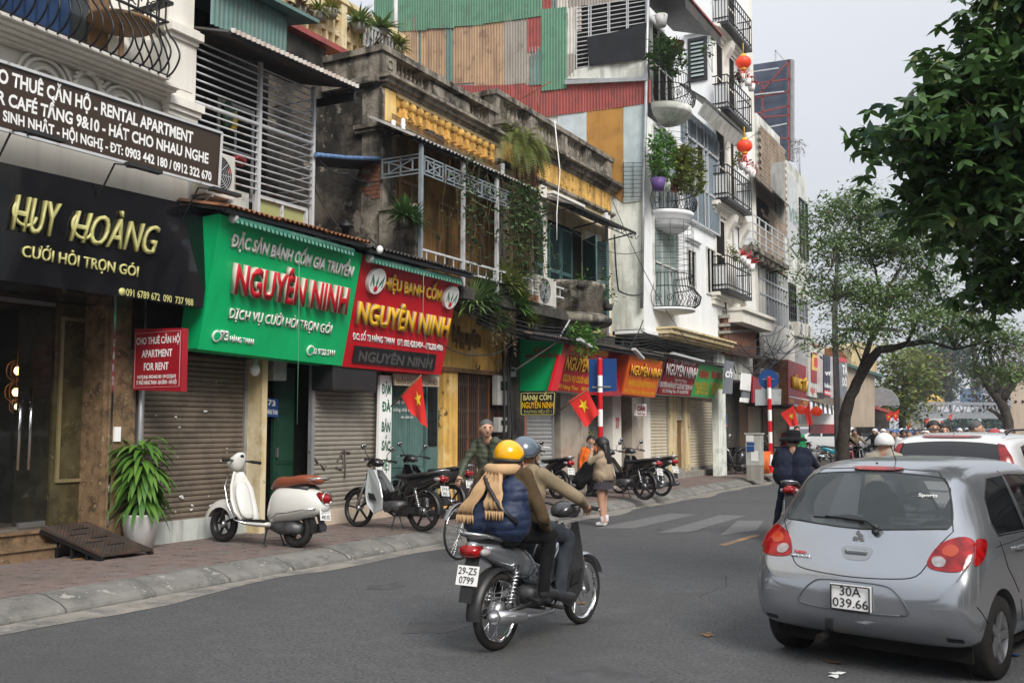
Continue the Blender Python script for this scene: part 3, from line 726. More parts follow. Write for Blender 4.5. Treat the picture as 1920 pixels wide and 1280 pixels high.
b=B();b.tube([(c.x,c.y,.5),(c.x+.02,c.y,.95),(c.x,c.y+.02,1.32)],[.035,.03,.02],8);b.tube([(c.x+.05,c.y-.05,.5),(c.x+.07,c.y-.08,.85)],.025,8);part('cane',b,m_stem,t)
ds=B()
for k in range(19):
 for j in range(9):
  z=.72+k*.037;a=rnd.uniform(0,6.283);e=.1+.8*(k/18)**2+rnd.uniform(-.2,.2)
  leafblade(ds,(c.x+.03*math.cos(a),c.y+.03*math.sin(a),z+rnd.uniform(0,.03)),(math.cos(a)*math.cos(e),math.sin(a)*math.cos(e),math.sin(e)),rnd.uniform(.38,.55),rnd.uniform(.055,.08),rnd.uniform(.34,.5),seg=4)
part('foliage',ds,leafmat('leaf_bright'),t,kind='stuff')
# ================================================================== shop row 1: shutters and doors below the green and red boards
t=sh1=thing('shop_row','dark low shop front holding the shutters below the green and red boards','building',(-10.3,11,.15))
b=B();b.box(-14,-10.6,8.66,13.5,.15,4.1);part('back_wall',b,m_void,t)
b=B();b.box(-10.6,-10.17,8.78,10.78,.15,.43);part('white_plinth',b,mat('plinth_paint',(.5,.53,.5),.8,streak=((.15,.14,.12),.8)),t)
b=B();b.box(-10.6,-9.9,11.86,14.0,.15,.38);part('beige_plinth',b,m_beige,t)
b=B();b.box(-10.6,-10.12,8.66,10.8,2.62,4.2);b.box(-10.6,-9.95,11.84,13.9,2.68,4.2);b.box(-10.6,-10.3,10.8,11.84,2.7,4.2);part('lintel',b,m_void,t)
b=B();b.box(-10.6,-9.93,10.74,10.85,.15,2.62);part('yellow_post',b,m_yel2,t)
shutter('roller_shutter',8.86,10.72,.45,2.62,-10.24,m_shut,'dark brown roller shutter with paper scraps behind the white scooter',.068,group='roller shutters')
shutter('roller_shutter',11.9,13.55,.42,2.66,-10.0,m_shutl,'taupe roller shutter with sprayed graffiti behind the parked mopeds',.072,group='roller shutters')
b=B()
for k in range(22):
 y,z=rnd.uniform(8.9,10.6),rnd.choice([rnd.uniform(.5,.8),rnd.uniform(.5,2.3)]);s_=rnd.uniform(.008,.03);q=[(y,z),(y+s_*rnd.uniform(1,3),z+rnd.uniform(-.01,.01)),(y+s_*rnd.uniform(1,2.5),z+s_),(y+s_*rnd.uniform(-.3,.5),z+s_*rnd.uniform(.5,1.3))];b.prism([(-10.2,*p)for p in q],(.004,0,0))
single('paper_scraps',b,m_paper,'torn white paper scraps stuck on the brown shutter','paper scraps',kind='stuff')
b=B()
for pts in(((632,865),(640,850),(645,868),(640,880),(630,875)),((640,848),(646,842),(648,872),(646,896)),((646,846),(656,848)),((612,870),(608,880),(602,868)),((580,842),(588,856),(596,868))):
 b.tube([P(x,y,-9.972)for x,y in pts],.016,4)
single('graffiti_mark',b,mat('grey_spray',(.11,.1,.09),.8,var=.3,bump=0),'smudged dark graffiti figure on the taupe shutter','graffiti')
b=B();b.tube([(-10.15,8.8,.15),(-10.15,8.8,3.1)],.035,10);single('drain_pipe',b,m_galv,'grey drain pipe between granite pillar and brown shutter','pipe')
b=B();b.box(-11.4,-11.3,10.8,11.9,.15,2.7);part('passage_wall',b,m_dark,t)
for y0,y1 in((10.87,11.14),(11.4,11.84)):
 b=B();b.box(-10.35,-10.29,y0,y1,.3,2.55);d=part('green_door_leaf',b,m_gwood,t)
 b=B()
 for z0,z1 in((.42,1.0),(1.1,1.75),(1.85,2.45)):
  b.box(-10.29,-10.275,y0+.04,y1-.04,z0,z1);b.box(-10.275,-10.265,y0+.07,y1-.07,z0+.04,z1-.04)
 part('raised_panel',b,m_gwood,d)
 b=B();b.box(-10.275,-10.24,y0+(.02 if y0>11 else .22),y0+(.05 if y0>11 else .25),1.2,1.34);part('handle',b,m_alu,d)
bd=Board((498,745),(522,748),(498,780),(522,782),-10.24)
q=thing('house_number_plate','small blue enamel house number plate on the green door','sign',bd.bl);part('plate',bd.panel(.01),s_blue,q)
bd.text('73',(502,759),(516,761),(502,749),s_white,q,bold=.01);bd.text('HÀNG THAN',(500,775),(520,777),(500,767),s_white,q)
b=B();b.box(-10.2,-10.0,11.05,11.33,2.33,2.66);single('electric_meter',b,mat('meter_grey',(.4,.4,.38),.5,bump=0),'grey electric meter box under the green board','meter',bevel=.01)
c=P(478,693,-9.9)
q=thing('outdoor_lamp','white bulb lamp hanging under the green board by the yellow post','lamp',c)
b=B();b.ball(c,(.07,.07,.09),14,10);part('bulb',b,s_white,q)
b=B();b.lathe([(.04,.08),(.04,.17),(.02,.17),(.02,.24)],10,c);part('socket',b,m_steelw,q)
b=B();b.box(-9.98,-9.55,11.86,12.95,2.2,2.64);single('rolled_tarpaulin',b,m_bplast,'black sheet of tarpaulin hanging below the red board','tarpaulin',bevel=.02)
y_=8.62
cs=[PY(248,731,y_),PY(340,734,y_),PY(343,615,y_),PY(252,616,y_)]
st=thing('signboard','square red apartment for rent plaque hanging beside the brown shutter','sign',cs[0],'signboards')
b=B();b.prism(cs,(0,.09,0));part('panel',b,s_red2,st,bevel=.006)
def ptext(s,x0,y0,x1,yt,parent,m=s_white,bold=.008,Y=y_-.002):
 a,c,d=PY(x0,y0,Y),PY(x1,y0,Y),PY(x0,yt,Y);c.z=a.z;return lettering(s,a,c-a,V((0,0,(d-a).z)),m,parent,bold=bold)
ptext('CHO THUÊ CĂN HỘ',256,646,337,634,st);ptext('APARTMENT',266,670,323,657,st);ptext('FOR RENT',270,694,316,681,st)
ptext('HOTLINE: 0903442180 / 0912322670',258,710,330,704,st);ptext('71 PHỐ HÀNG THAN - BA ĐÌNH - HÀ NỘI',256,721,331,714,st)
b=B();c0,c1=cs[0].lerp(cs[2],.04),cs[0].lerp(cs[2],.96)
for a,d in(((c0.x,c0.z),(c1.x,c0.z)),((c1.x,c0.z),(c1.x,c1.z)),((c1.x,c1.z),(c0.x,c1.z)),((c0.x,c1.z),(c0.x,c0.z))):
 b.bar((a[0],y_-.004,a[1]),(d[0],y_-.004,d[1]),.006)
part('border_line',b,paint('pale_pink',(.6,.3,.3)),st)
s_sy=paint('letter_side_tan',(.42,.3,.2),.5)
def boxsign(bd,m,label,depth=.45,name='signboard',mside=None):
 t=thing(name,label,'sign',bd.bl,'signboards');b=B()
 b.prism([bd.bl,bd.br,bd.tr,bd.tl],-bd.n*.04);part('panel',b,m,t)
 b=B();o=V((-depth,0,0))
 b.prism([bd.bl-bd.n*.045,bd.tl-bd.n*.045,bd.tl+o*1.2,bd.bl+o],V((0,.02,0)));b.prism([bd.br-bd.n*.045,bd.tr-bd.n*.045,bd.tr+o*1.2,bd.br+o],V((0,-.02,0)))
 b.prism([bd.bl-bd.n*.045,bd.br-bd.n*.045,bd.br+o,bd.bl+o],V((0,0,.02)));part('side_box',b,mside or m_steelw,t)
 return t
bd=Board((415,402),(680,476),(371,654),(641,686),-8.95,-9.52)
st=boxsign(bd,s_green,'big green cake shop board with raised red and white letters',.35,mside=s_green)
bd.text('ĐẶC SẢN BÁNH CỐM GIA TRUYỀN',(432,461),(660,520),(437,439),s_white,st,ext=.02,bold=.012,side=s_side)
bd.text('NGUYÊN NINH',(439,549),(650,588),(445,497),s_red,st,ext=.085,bold=.024,side=s_side)
bd.text('DỊCH VỤ CƯỚI HỎI TRỌN GÓI',(429,596),(620,626),(433,578),s_white,st,ext=.02,bold=.002,side=s_side)
bd.text('73',(413,637),(428,639),(415,620),s_white,st,ext=.02,bold=.012);bd.text('HÀNG THAN',(431,640),(475,646),(432,630),s_white,st,ext=.01,bold=.01)
bd.text('03 9722 5111',(586,663),(627,667),(587,653),s_white,st,ext=.01,bold=.01)
def disc(b,bd,px,py,r,t=.02,n=20):
 c=bd.at(px,py);w=bd.u.cross(bd.n);b.prism([c+(bd.u*math.cos(k*2*math.pi/n)+w*math.sin(k*2*math.pi/n))*r+bd.n*.003 for k in range(n)],bd.n*t)
for px,py in((405,629),(581,656)):
 b=B();disc(b,bd,px,py,.075);q=part('round_icon',b,s_white,st);b=B();disc(b,bd,px,py,.055,.024);part('icon_glyph',b,s_green,q)
bd=Board((682,477),(861,523),(641,687),(827,703),-8.95,-9.52)
st=boxsign(bd,s_red,'big red cake shop board with raised yellow letters and round leaf logos',.35,mside=s_red)
bd.text('HIỆU BANH CỐM',(720,541),(827,565),(722,519),s_yel,st,ext=.03,bold=.01,side=s_sy)
bd.text('NGUYÊN NINH',(669,605),(840,632),(675,567),s_yel,st,ext=.05,bold=.02,side=s_sy)
bd.text('ĐC: SỐ 73 HÀNG THAN   ĐT: 093.428.0404 - 070.200.4966',(661,636),(830,658),(662,624),s_white,st,ext=.006,bold=.01)
b=B();b.prism([bd.at(659,679)+bd.n*.005,bd.at(813,694)+bd.n*.005,bd.at(817,664)+bd.n*.005,bd.at(664,647)+bd.n*.005],bd.n*.015);part('led_panel',b,s_black2,st)
bd.text('NGUYÊN NINH',(669,675),(807,689),(672,657),mat('led_grey',(.09,.085,.085),.6,bump=0),st,lift=.024,bold=.016)
s_leaf=paint('logo_green',(.0,.16,.08))
for px,py,r_ in((701,525,.2),(841,556,.2)):
 b=B();disc(b,bd,px,py,r_,.07,28);q=part('logo_disc',b,s_white,st)
 c=bd.at(px,py);w=bd.n.cross(bd.u)if bd.n.cross(bd.u).z>0 else-bd.n.cross(bd.u);b=B();o=bd.n*.078
 for ax_,sx in((0,0),(-.09,-.5),(.09,.5)):
  b.quad(*[c+o+bd.u*(ax_+sx*.3*v*.4+u_*.022)+w*(v*r_*.62-.02)for u_,v in((0,-.7),(1,0),(0,.95),(-1,0))])
 for s_ in(-1,1):b.quad(*[c+o+bd.u*(s_*(r_*.8-abs(v)*.03)+s_*u_)+w*v*r_ for u_,v in((0,-.45),(0,.45),(-.018,.45),(-.018,-.45))])
 part('leaf_emblem',b,s_leaf,q)
 b=B();k=c+w*(-r_*.6);b.prism([k+o+(bd.u*math.cos(a*.6283)+w*math.sin(a*.6283))*.045 for a in range(10)],bd.n*.004);part('red_seal',b,s_red,q)
def eave(label,y0,y1,ze,zb,xe,xb,m,pitch=.09,group='corrugated eaves over shop boards'):
 t=thing('corrugated_eave',label,'awning roof',(xb,y0,zb),group)
 n=max(1,round((y1-y0)/1.0));w=(y1-y0)/n
 for k in range(n):
  a0,a1=y0+k*w-.03,y0+(k+1)*w+.03;dz=(k%2)*.006
  b=B();b.corr((xb,a0,zb+dz),(xb,a1,zb+dz),(xe,a1,ze+dz+rnd.uniform(-.015,.015)),(xe,a0,ze+dz),.02,pitch);part('roof_sheet',b,m,t)
 b=B();b.box(xe-.12,xe-.06,y0,y1,ze-.075,ze-.02);b.box(xb,xb+.05,y0,y1,zb-.09,zb-.03)
 k=y0
 while k<=y1:b.bar((xb,k,zb-.06),(xe-.08,k,ze-.04),.035);k+=1.0
 part('rafters',b,m_iron,t);return t
eave('rusty corrugated eave above the green board',8.8,11.62,4.33,4.62,-8.72,-10.2,m_tin['rust'])
eave('dark corrugated eave above the red board',11.62,14.6,4.27,4.55,-8.68,-10.2,m_tin['dark'])
for(x0,y0),(x1,y1),lb in(((437,408),(660,472),'rolled green awning tube above the green board'),((692,484),(862,527),'rolled green awning tube above the red board')):
 a,c=P(x0,y0,-8.86),P(x1,y1,-8.86);q=thing('awning_roller',lb,'awning',a,'rolled awnings')
 b=B();b.tube([a,c],.055,10);part('roll',b,mat('awning_green',(.04,.2,.14),.7,var=.2,streak=((.25,.3,.26),.5)),q)
 b=B();n=30
 for k in range(n):
  u0,u1=k/n,(k+.6)/n;p,r_=a.lerp(c,u0),a.lerp(c,u1);b.quad(p+V((.05,0,-.02)),r_+V((.05,0,-.02)),r_+V((.06,0,-.07)),p+V((.06,0,-.07)))
 part('valance',b,mat('valance_pale',(.1,.3,.22),.8,bump=0),q)
 b=B();b.lathe([(0,-.01),(.07,-.01),(.07,.03),(0,.03)],10,a,'y');part('end_cap',b,m_steelw,q)
c=P(712,468,-8.6);q=thing('sign_bulb','white bulb lamp sticking out under the dark eave between both boards','lamp',c)
b=B();b.ball(c,(.05,.05,.06),10,8);part('bulb',b,s_white,q);b=B();b.tube([c+V((0,0,.05)),c+V((-.2,0,.18))],.012,5);part('arm',b,m_iron,q)
for x0,x1,ya,yb in((561,557,470,795),(794,808,512,700)):
 b=B();b.tube([P(x0,ya,-8.7),P(x0-1,(ya+yb)/2,-8.9),P(x1,yb,-9.0)],.005,5);single('pull_cord',b,mat('green_cord',(.15,.35,.22),.8,bump=0),'thin awning cord hanging down in front of the %s board'%('green' if x0<600 else 'red'),'cord','awning cords')
b=B();b.lathe([(0,.16),(.02,.15),(.13,.05),(.13,.03),(.06,.03),(.06,-.08),(0,-.08)],14,P(648,430,-9.6));single('vent_cowl',b,m_iron,'small dark conical vent cowl on the roof behind the boards','vent')
# ================================================================== BUILDING 2: house with barred balcony
t=b2=thing('barred_house','narrow house with white horizontal window bars beside the white classical building','building',(-10,10,4.2))
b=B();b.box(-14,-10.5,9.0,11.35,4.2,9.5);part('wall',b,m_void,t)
b=B();b.box(-10.5,-9.68,9.0,11.35,4.2,4.5);b.box(-10.5,-9.75,9.0,10.2,4.5,4.88);part('parapet',b,m_whited,t)
for y0,y1,g in((9.1,9.72,m_glassl),(10.22,11.3,mat('yellow_green_pane',(.32,.33,.12),.3,var=.1,bump=0))):
 window(t,-9.62,y0,y1,4.45,4.87,m_steelw,g,1)
gt=thing('window_grille','white painted steel grille of horizontal bars on the narrow house','grille',(-9.55,10.1,4.9))
for k in range(18):
 z=4.93+k*(6.66-4.93)/17;b=B();b.tube([(-9.6,8.98,z-.03),(-9.58,11.33,z)],.013 if k!=9 else .03,6);part('bar',b,m_steelw,gt)
for y in(8.97,10.2,11.34):
 b=B();b.box(-9.62,-9.56,y-.025,y+.025,4.4,6.72);part('post',b,m_steelw,gt)
for k in range(10):
 z=5.0+k*.17;b=B();b.tube([(-9.6,11.33,z),(-10.4,11.33,z)],.01,5);part('side_bar',b,m_steelw,gt)
for i,(y,z)in enumerate(((9.4,5.3),(10.6,5.5))):
 window(t,-10.48,y-.3,y+.45,z-.5,z+.9,m_steelw,m_glassl,1,1)
b=B();b.corr((-10.3,8.98,7.0),(-10.3,11.6,7.0),(-8.95,11.6,6.68),(-8.95,8.98,6.62),.02,.09)
b2c=thing('canopy','corrugated canopy with pale scalloped edge above the barred balcony','awning roof',(-9.6,10,6.8))
part('roof_sheet',b,m_tin['dark'],b2c)
b=B();b.corr((-8.93,8.98,6.66),(-8.93,11.6,6.72),(-8.93,11.6,6.66),(-8.93,8.98,6.6),.02,.09);part('edge_trim',b,m_tin['white'],b2c)
b=B();b.box(-9.8,-9.0,11.55,11.6,6.5,6.62);b.tube([(-8.97,8.98,6.6),(-8.97,11.6,6.66)],.03,6);part('edge_beam',b,m_iron,b2c)
b3c=thing('tin_dormer','green corrugated tin box with overhanging roof above the canopy','roof',(-9.6,9.6,7.1))
b=B();b.corr((-9.3,8.98,7.45),(-9.3,10.42,7.45),(-9.3,10.42,6.82),(-9.3,8.98,6.78),.015,.08);part('front_sheet',b,m_tin['teal'],b3c)
b=B();b.corr((-9.3,10.42,7.45),(-10.4,10.42,7.45),(-10.4,10.42,6.9),(-9.3,10.42,6.8),.015,.08);part('side_sheet',b,m_tin['teal'],b3c)
b=B();b.slab((-9.05,8.95,7.36),(-9.05,10.8,7.4),(-10.5,10.8,7.6),(-10.5,8.95,7.56),(0,0,.05));part('roof_sheet',b,m_tin['teal'],b3c)
for nm,lb,col,px,py,rr in(('plastic_bag','yellow and clear plastic bag hanging behind the white bars',(.6,.42,.05),437,225,(.04,.1,.14)),('cloth_bundle','dark green cloth bundle hung behind the white bars',(.03,.1,.05),428,215,(.05,.1,.2)),('red_cloth','dark red cloth on the sill behind the bars',(.3,.03,.03),448,300,(.1,.14,.07))):
 b=B();c=P(px,py,-9.9);b.ball(c,rr,12,9)
 me_=[(q[0],q[1]+.02*math.sin(q[2]*50),q[2]+.02*math.sin(q[1]*40))for q in b.v];b.v=me_
 single(nm,b,mat(nm+'_stuff',col,.5,var=.3,sc=12,bump=.3),lb,nm.split('_')[-1])
acunit('air_conditioner','white outdoor air conditioner at the right end of the brown signboard',(-9.6,9.22,4.58),.5)
c=P(432,321,-9.28);b=B()
for k in range(3):
 a=R(90+120*k);u_,w_=math.cos(a),math.sin(a);b.quad(*[(-9.29,c.y+x_,c.z+z_)for x_,z_ in((0,0),(.5*.045*u_-.5*.03*w_,.5*.045*w_+.5*.03*u_),(.05*u_,.05*w_),(.5*.045*u_+.5*.03*w_,.5*.045*w_-.5*.03*u_))])
single('maker_emblem',b,s_red,'tiny red three diamond emblem on the air conditioner casing','emblem')
t=thing('mouldy_house','set back house with black moulded wall and red flashing left of the colonial house','building',(-11.5,12.3,4.2))
b=B();b.box(-15,-11.15,11.36,13.5,4.2,8.4);part('wall',b,m_mould,t)
b=B();b.box(-15,-11.16,9.0,11.36,7.0,8.4);part('upper_wall',b,m_mould,t)
b=B();b.box(-11.3,-10.98,9,13.9,8.32,8.42);part('flashing',b,m_tin['red'],t)
tr=thing('terrace_balustrade','cream concrete roof terrace balustrade with square holes above the red flashing','railing',(-11.3,13,8.42))
for k in range(9):
 y=9.6+k*.72;b=B();b.box(-11.35,-11.15,y,y+.16,8.42,9.35);part('post',b,m_yel2,tr)
 b=B()
 for i in range(3):
  for j in range(2):y0=y+.16+i*.187;z0=8.42+j*.3;b.box(-11.3,-11.2,y0,y0+.187,z0,z0+.09);b.box(-11.3,-11.2,y0,y0+.06,z0+.09,z0+.3)
 b.box(-11.3,-11.2,y+.16,y+.72,9.02,9.1);part('pierced_block',b,m_yel2,tr)
b=B();b.box(-11.38,-11.12,9.5,15.9,9.35,9.43);part('handrail',b,m_yel2,tr)
b=B();b.box(-16,-12.6,10.5,15.5,8.42,12);single('terrace_house',b,m_yel2,'yellow rendered room set back behind the roof terrace','building')
for i,(px,py,col,sz,lb)in enumerate(((560,8,'leaf_brown',.3,'dry brown bush in a terrace planter at the picture top'),(598,18,'leaf_yellow',.3,'bright yellow green spiky plant on the terrace balustrade'),(620,12,'leaf_yellow',.25,'small yellow green plant right of the bright spiky one'),(672,38,'leaf_pale',.4,'grassy pale plant hanging over the terrace corner'),(700,78,'leaf_brown',.3,'dark reddish plant above the colonial corner'),(715,48,'leaf_pale',.45,'tall feathery plant near the white pole'),(745,80,'leaf_yellow',.35,'yellowish weeds growing at the pole foot'))):
 c=P(px,py+22,-11.05);potted('terrace_plant',lb,c,.14,.14,m_conc,'spiky',col,sz,90,'potted plants on the roof terrace')
b=B();b.tube([P(742,95,-11.3),P(742,-20,-11.3)],.045,8);single('terrace_pole',b,m_steelw,'tall rusty white pole rising behind the colonial corner','pole')
b=B();a,c=P(684,45,-11),P(735,72,-11)
for k in range(9):p=a.lerp(c,k/8);b.box(-11.02,-10.98,p.y-.015,p.y+.015,p.z-.42,p.z)
b.bar(a,c,.05);b.bar(a-V((0,0,.4)),c-V((0,0,.4)),.04);single('picket_rail',b,m_steelw,'short white metal picket rail among the terrace plants','railing')
# ================================================================== COLONIAL HOUSE, left bay (ivy balcony)
t=col1=thing('colonial_house','old ochre colonial house with blackened parapet and an overgrown balcony','building',(-9.9,15.4,.15))
YA,YB,YC=13.5,17.42,23.45
b=B();b.box(-13,-9.9,YA+.02,YB,3.9,6.82);part('balcony_wall',b,m_ochshade,t)
b=B();b.box(-13,-9.92,YA,YB,6.82,7.5);part('frieze',b,m_yst,t)
b=B();b.box(-13,-9.905,YA-.03,YA,3.9,8.1);part('side_wall',b,m_mould,t)
b=B();b.box(-10.3,-9.86,YA-.04,YA+.34,3.2,6.7);b.box(-10.3,-9.87,YA-.045,YA+.3,6.7,7.4);part('corner_pier',b,m_mstone,t)
b=B();b.box(-9.868,-9.862,YA+.02,YA+.33,6.86,7.42);part('pier_plaster',b,m_yel,t)
b=B();cornice(b,-9.9,YA,YB,[(7.45,7.5,.08),(7.5,7.57,.16),(7.57,7.62,.25),(7.62,7.66,.2)]);b.box(-11.1,-9.9,YA-.16,YA,7.5,7.62);b.box(-10.4,-9.8,YA-.12,YA+.38,6.66,6.72);b.box(-10.4,-9.75,YA-.16,YA+.4,6.72,6.79);part('cornice',b,m_mstone,t)
b=B();cornice(b,-9.92,YA+.4,YB,[(7.38,7.45,.05),(6.82,6.86,.05),(6.86,6.9,.09)]);part('string_course',b,m_yel2,t)
for k in range(14):
 y=14.1+k*.235;b=B();b.ball((-9.87,y,7.28),(.09,.075,.085),10,7);b.box(-9.95,-9.84,y-.04,y+.04,7.07,7.24);b.box(-9.95,-9.82,y-.05,y+.05,7.03,7.07);part('frieze_bracket',b,m_yst,t)
b=B();b.box(-10.16,-9.88,YA-.06,YA+.36,7.66,8.12);b.box(-10.16,-9.9,YB-.3,YB,7.66,8.12);b.box(-10.1,-9.95,15.0,16.45,7.74,8.02);b.box(-10.12,-9.93,YA+.36,YB-.3,7.66,7.74);part('parapet',b,m_mstone,t)
b=B();b.box(-10.2,-9.83,YA-.1,YB+.02,8.05,8.16);b.box(-11.2,-10.2,YA-.1,YA+.2,8.05,8.16);part('coping',b,m_mstone,t)
b=B();b.box(-11.2,-10.1,YA-.04,YA+.1,7.62,8.05);part('parapet_return',b,m_mstone,t)
b=B();b.box(-9.88,-9.865,YA+.02,YA+.28,7.72,8.0);b.torus(.08,.02,14,5,(-9.86,YA+.15,7.86),'x');part('pier_rosette',b,m_mstone,t)
for y0,n in((13.97,8),(16.52,6)):
 for k in range(n):b=B();balu(b,(-10.02,y0+k*.125,7.74),.31,.042);part('baluster',b,m_mstone,t)
b=B();b.box(-9.93,-9.91,15.08,16.38,7.8,7.97);part('parapet_panel',b,m_mstone,t)
b=B()
for i in range(3):
 for j in range(7):b.box(-9.95-.02*(j%2),-9.9+.001,YA-.07-.001*i,YA-.03,5.5+j*.075,5.565+j*.075)
b2_=B();[b2_.box(-10.1-.12*(j%3),-9.9,YA-.05,YA-.02,5.5+j*.075,5.565+j*.075)for j in range(9)];part('brick',b2_,m_brick,t)
for y0,y1,z1,open_ in((13.95,14.75,5.95,0),(15.2,16.0,5.8,1),(16.4,17.1,5.9,0)):
 window(t,-9.86,y0,y1,4.1,z1,m_bwood,m_dark if open_ else m_glass,1,0 if open_ else 3,.06)
bt=thing('ivy_balcony','overgrown first floor balcony with thin steel posts below the sloping awning','balcony',(-9.4,15.4,4))
b=B();b.box(-9.9,-8.98,14.66,18.9,3.88,4.02);b.box(-9.9,-9.02,14.66,18.9,4.02,4.1);b.box(-9.9,-9.1,14.68,18.8,3.82,3.88);b.box(-9.9,-9.62,13.5,14.66,3.85,4.1);part('floor_slab',b,m_concd,bt)
py_=[13.42,14.75,15.95,17.35]
for y in py_:b=B();b.box(-9.08,-9.02,y-.03,y+.03,4.1,6.36+(y>17)*0);part('post',b,m_steelb if y<14 else m_steelw,bt)
for z in(4.35,4.55):b=B();b.bar((-9.05,py_[0],z),(-9.05,18.8,z),.035);part('rail',b,m_steelw,bt)
for k in range(19):y=13.6+k*.28;b=B();b.bar((-9.05,y,4.35),(-9.05,y,4.55),.015);part('short_picket',b,m_steelw,bt)
b=B();b.box(-9.86,-9.12,13.38,13.46,4.1,5.25);b.box(-9.88,-9.1,13.34,13.5,5.25,5.3);part('end_parapet',b,m_mstone,bt)
m_lat=m_steelb
def lattice(a,c,z0,z1):
 a,c=V(a),V(c);up=V((0,0,1));b=B()
 for z in(z0,z1,z0+.06,z1-.06):b.bar(a+up*z,c+up*z,.022)
 for u in(0.03,.5,.97):p=a.lerp(c,u);b.bar(p+up*z0,p+up*z1,.022)
 b.bar(a.lerp(c,.2)+up*(z0+.07),a.lerp(c,.8)+up*(z1-.07),.02);b.bar(a.lerp(c,.8)+up*(z0+.07),a.lerp(c,.2)+up*(z1-.07),.02)
 for u in(.2,.8):p=a.lerp(c,u);b.bar(p+up*(z0+.06),p+up*(z1-.06),.02)
 return b
part('lattice_panel',lattice((-9.86,13.42,0),(-9.06,13.42,0),5.82,6.14),m_lat,bt)
for y0 in(13.5,14.15,14.8,15.4,16.0,16.65):part('lattice_panel',lattice((-9.05,y0,0),(-9.05,y0+.6,0),5.82,6.12),m_lat,bt)
at_=thing('fibre_awning','grey wavy fibre cement awning sloping over the ivy balcony','awning roof',(-9.4,15.3,6.5))
for k in range(5):
 a0,a1=13.05+k*.88,13.05+(k+1)*.88+.05;b=B();dz=.008*(k%2)
 b.corr((-9.86,a0,6.8+dz),(-9.86,a1,6.8+dz),(-8.93,a1,6.34+dz),(-8.93,a0,6.34+dz),.022,.11);part('roof_sheet',b,m_tin['fibro'],at_)
b=B();b.bar((-9.05,13.1,6.33),(-9.05,17.4,6.33),.05);[b.bar((-9.88,y,6.72),(-8.98,y,6.3),.04)for y in py_];part('frame',b,m_iron,at_)
it_=thing('insulator_bracket','white ceramic insulators on an iron bracket at the colonial corner','insulator',(-9.7,13.6,6.5))
b=B();b.bar((-9.9,13.45,6.55),(-9.45,13.5,6.58),.025);part('bracket',b,m_iron,it_)
for x in(-9.66,-9.46):
 b=B();b.lathe([(0,6.82),(.035,6.8),(.035,6.72),(.05,6.7),(.03,6.66),(.045,6.63),(.012,6.6),(.012,6.56)],10,(x,13.48,0));part('insulator',b,s_white,it_)
b=B();b.box(-9.86,-9.8,15.05,15.3,6.88,7.0);b.box(-9.86,-9.8,14.75,14.97,6.92,7.02);single('junction_box',b,m_bplast,'small dark cable boxes on the yellow frieze','box')
for k in range(4):b=B();b.tube([(-9.78,13.6,6.98-k*.025),(-9.79,15.2,6.93-k*.03),(-9.78,17.4,6.95-k*.025)],.01,4);single('facade_cable',b,m_bwood,'%s brown cable running along the ochre frieze above the awning'%('top','second','third','lowest')[k],'cable','cables along the ochre frieze')
ft=thing('climbing_vine','tangled climbing vine hanging from the awning over the balcony posts','climbing plant',(-9.05,15.5,4.1),'vines')
b,lb,lc=B(),B(),B()
for i in range(80):
 y=rnd.choice([rnd.uniform(14.2,17.6),rnd.gauss(17.2,.3),rnd.gauss(16.6,.3)]);x=-9.0+rnd.uniform(-.1,.1)
 zz=6.3;pts=[(x,y,zz)];L_=rnd.uniform(.8,2.2)
 for k in range(8):
  y+=rnd.gauss(0,.07);x+=rnd.gauss(0,.025);zz-=L_/8;pts.append((x,y,zz))
 b.tube(pts,.005,3,cap=False)
 dens=13 if y<15.9 else 26
 for k in range(dens):
  p=V(rnd.choice(pts))+V((rnd.gauss(.02,.05),rnd.gauss(0,.07),rnd.gauss(0,.08)));leaflet(lb if rnd.random()<.8 else lc,p,rnd.uniform(.09,.15),rnd.uniform(.06,.085))
part('stems',b,m_stem,ft,kind='stuff');part('foliage',lb,leafmat('leaf_dark'),ft,kind='stuff');part('young_leaves',lc,leafmat('leaf_pale'),ft,kind='stuff')
b=B()
for k in range(150):
 y=17.0+rnd.gauss(0,.28);b.tube([(-9.0+rnd.gauss(0,.05),y,rnd.uniform(5.4,6.4)),(-9.0+rnd.gauss(0,.06),y+rnd.gauss(0,.12),rnd.uniform(4.5,5.4))],.004,3,cap=False)
part('hanging_roots',b,m_stem,ft,kind='stuff')
for(px,py),lb_,col,n,sz in(((757,392),'spiky green plant on top of the concrete balcony end','leaf',70,.34),((905,540),'dark spiky bush on the slab right of the red board','leaf_dark',130,.42),((948,520),'tall pale green grass tuft on the balcony slab','leaf_yellow',110,.5),((885,555),'broad spider plant next to the red board corner','leaf_pale',60,.5),((965,560),'fresh green strappy plant on the balcony slab edge','leaf_bright',90,.42),((925,590),'dense low green plants along the slab edge','leaf',120,.3),((990,588),'small bright green plant left of the air conditioner','leaf_yellow',50,.3)):
 c=P(px,py+18,-9.1);tt=thing('balcony_plant',lb_,'plant',c,'plants along the ivy balcony slab');b=B();spiky(b,c,n*2,sz*1.15,.05,.8,.35);spiky(b,c+V((0,.25,0)),n,sz,.045,.7,.35);part('foliage',b,leafmat(col),tt,kind='stuff');pot(tt,c-V((0,0,.15)),.12,.15,m_concd)
c=P(965,590,-9.0);b=B();b.box(-9.25,-8.95,c.y+.3,c.y+.9,4.1,4.24);single('planter_box',b,m_brick,'small terracotta planter box on the balcony slab edge','planter')
tt=thing('trailing_plant','pale olive trailing plant hanging below the balcony slab','plant',P(945,600,-8.95));b=B()
for i in range(700):
 px,u=rnd.uniform(918,968),rnd.random()**.8;L_=60+25*math.sin(px*.3);leaflet(b,P(px,585+u*L_,-8.94+rnd.uniform(-.04,.04)),.04,.025)
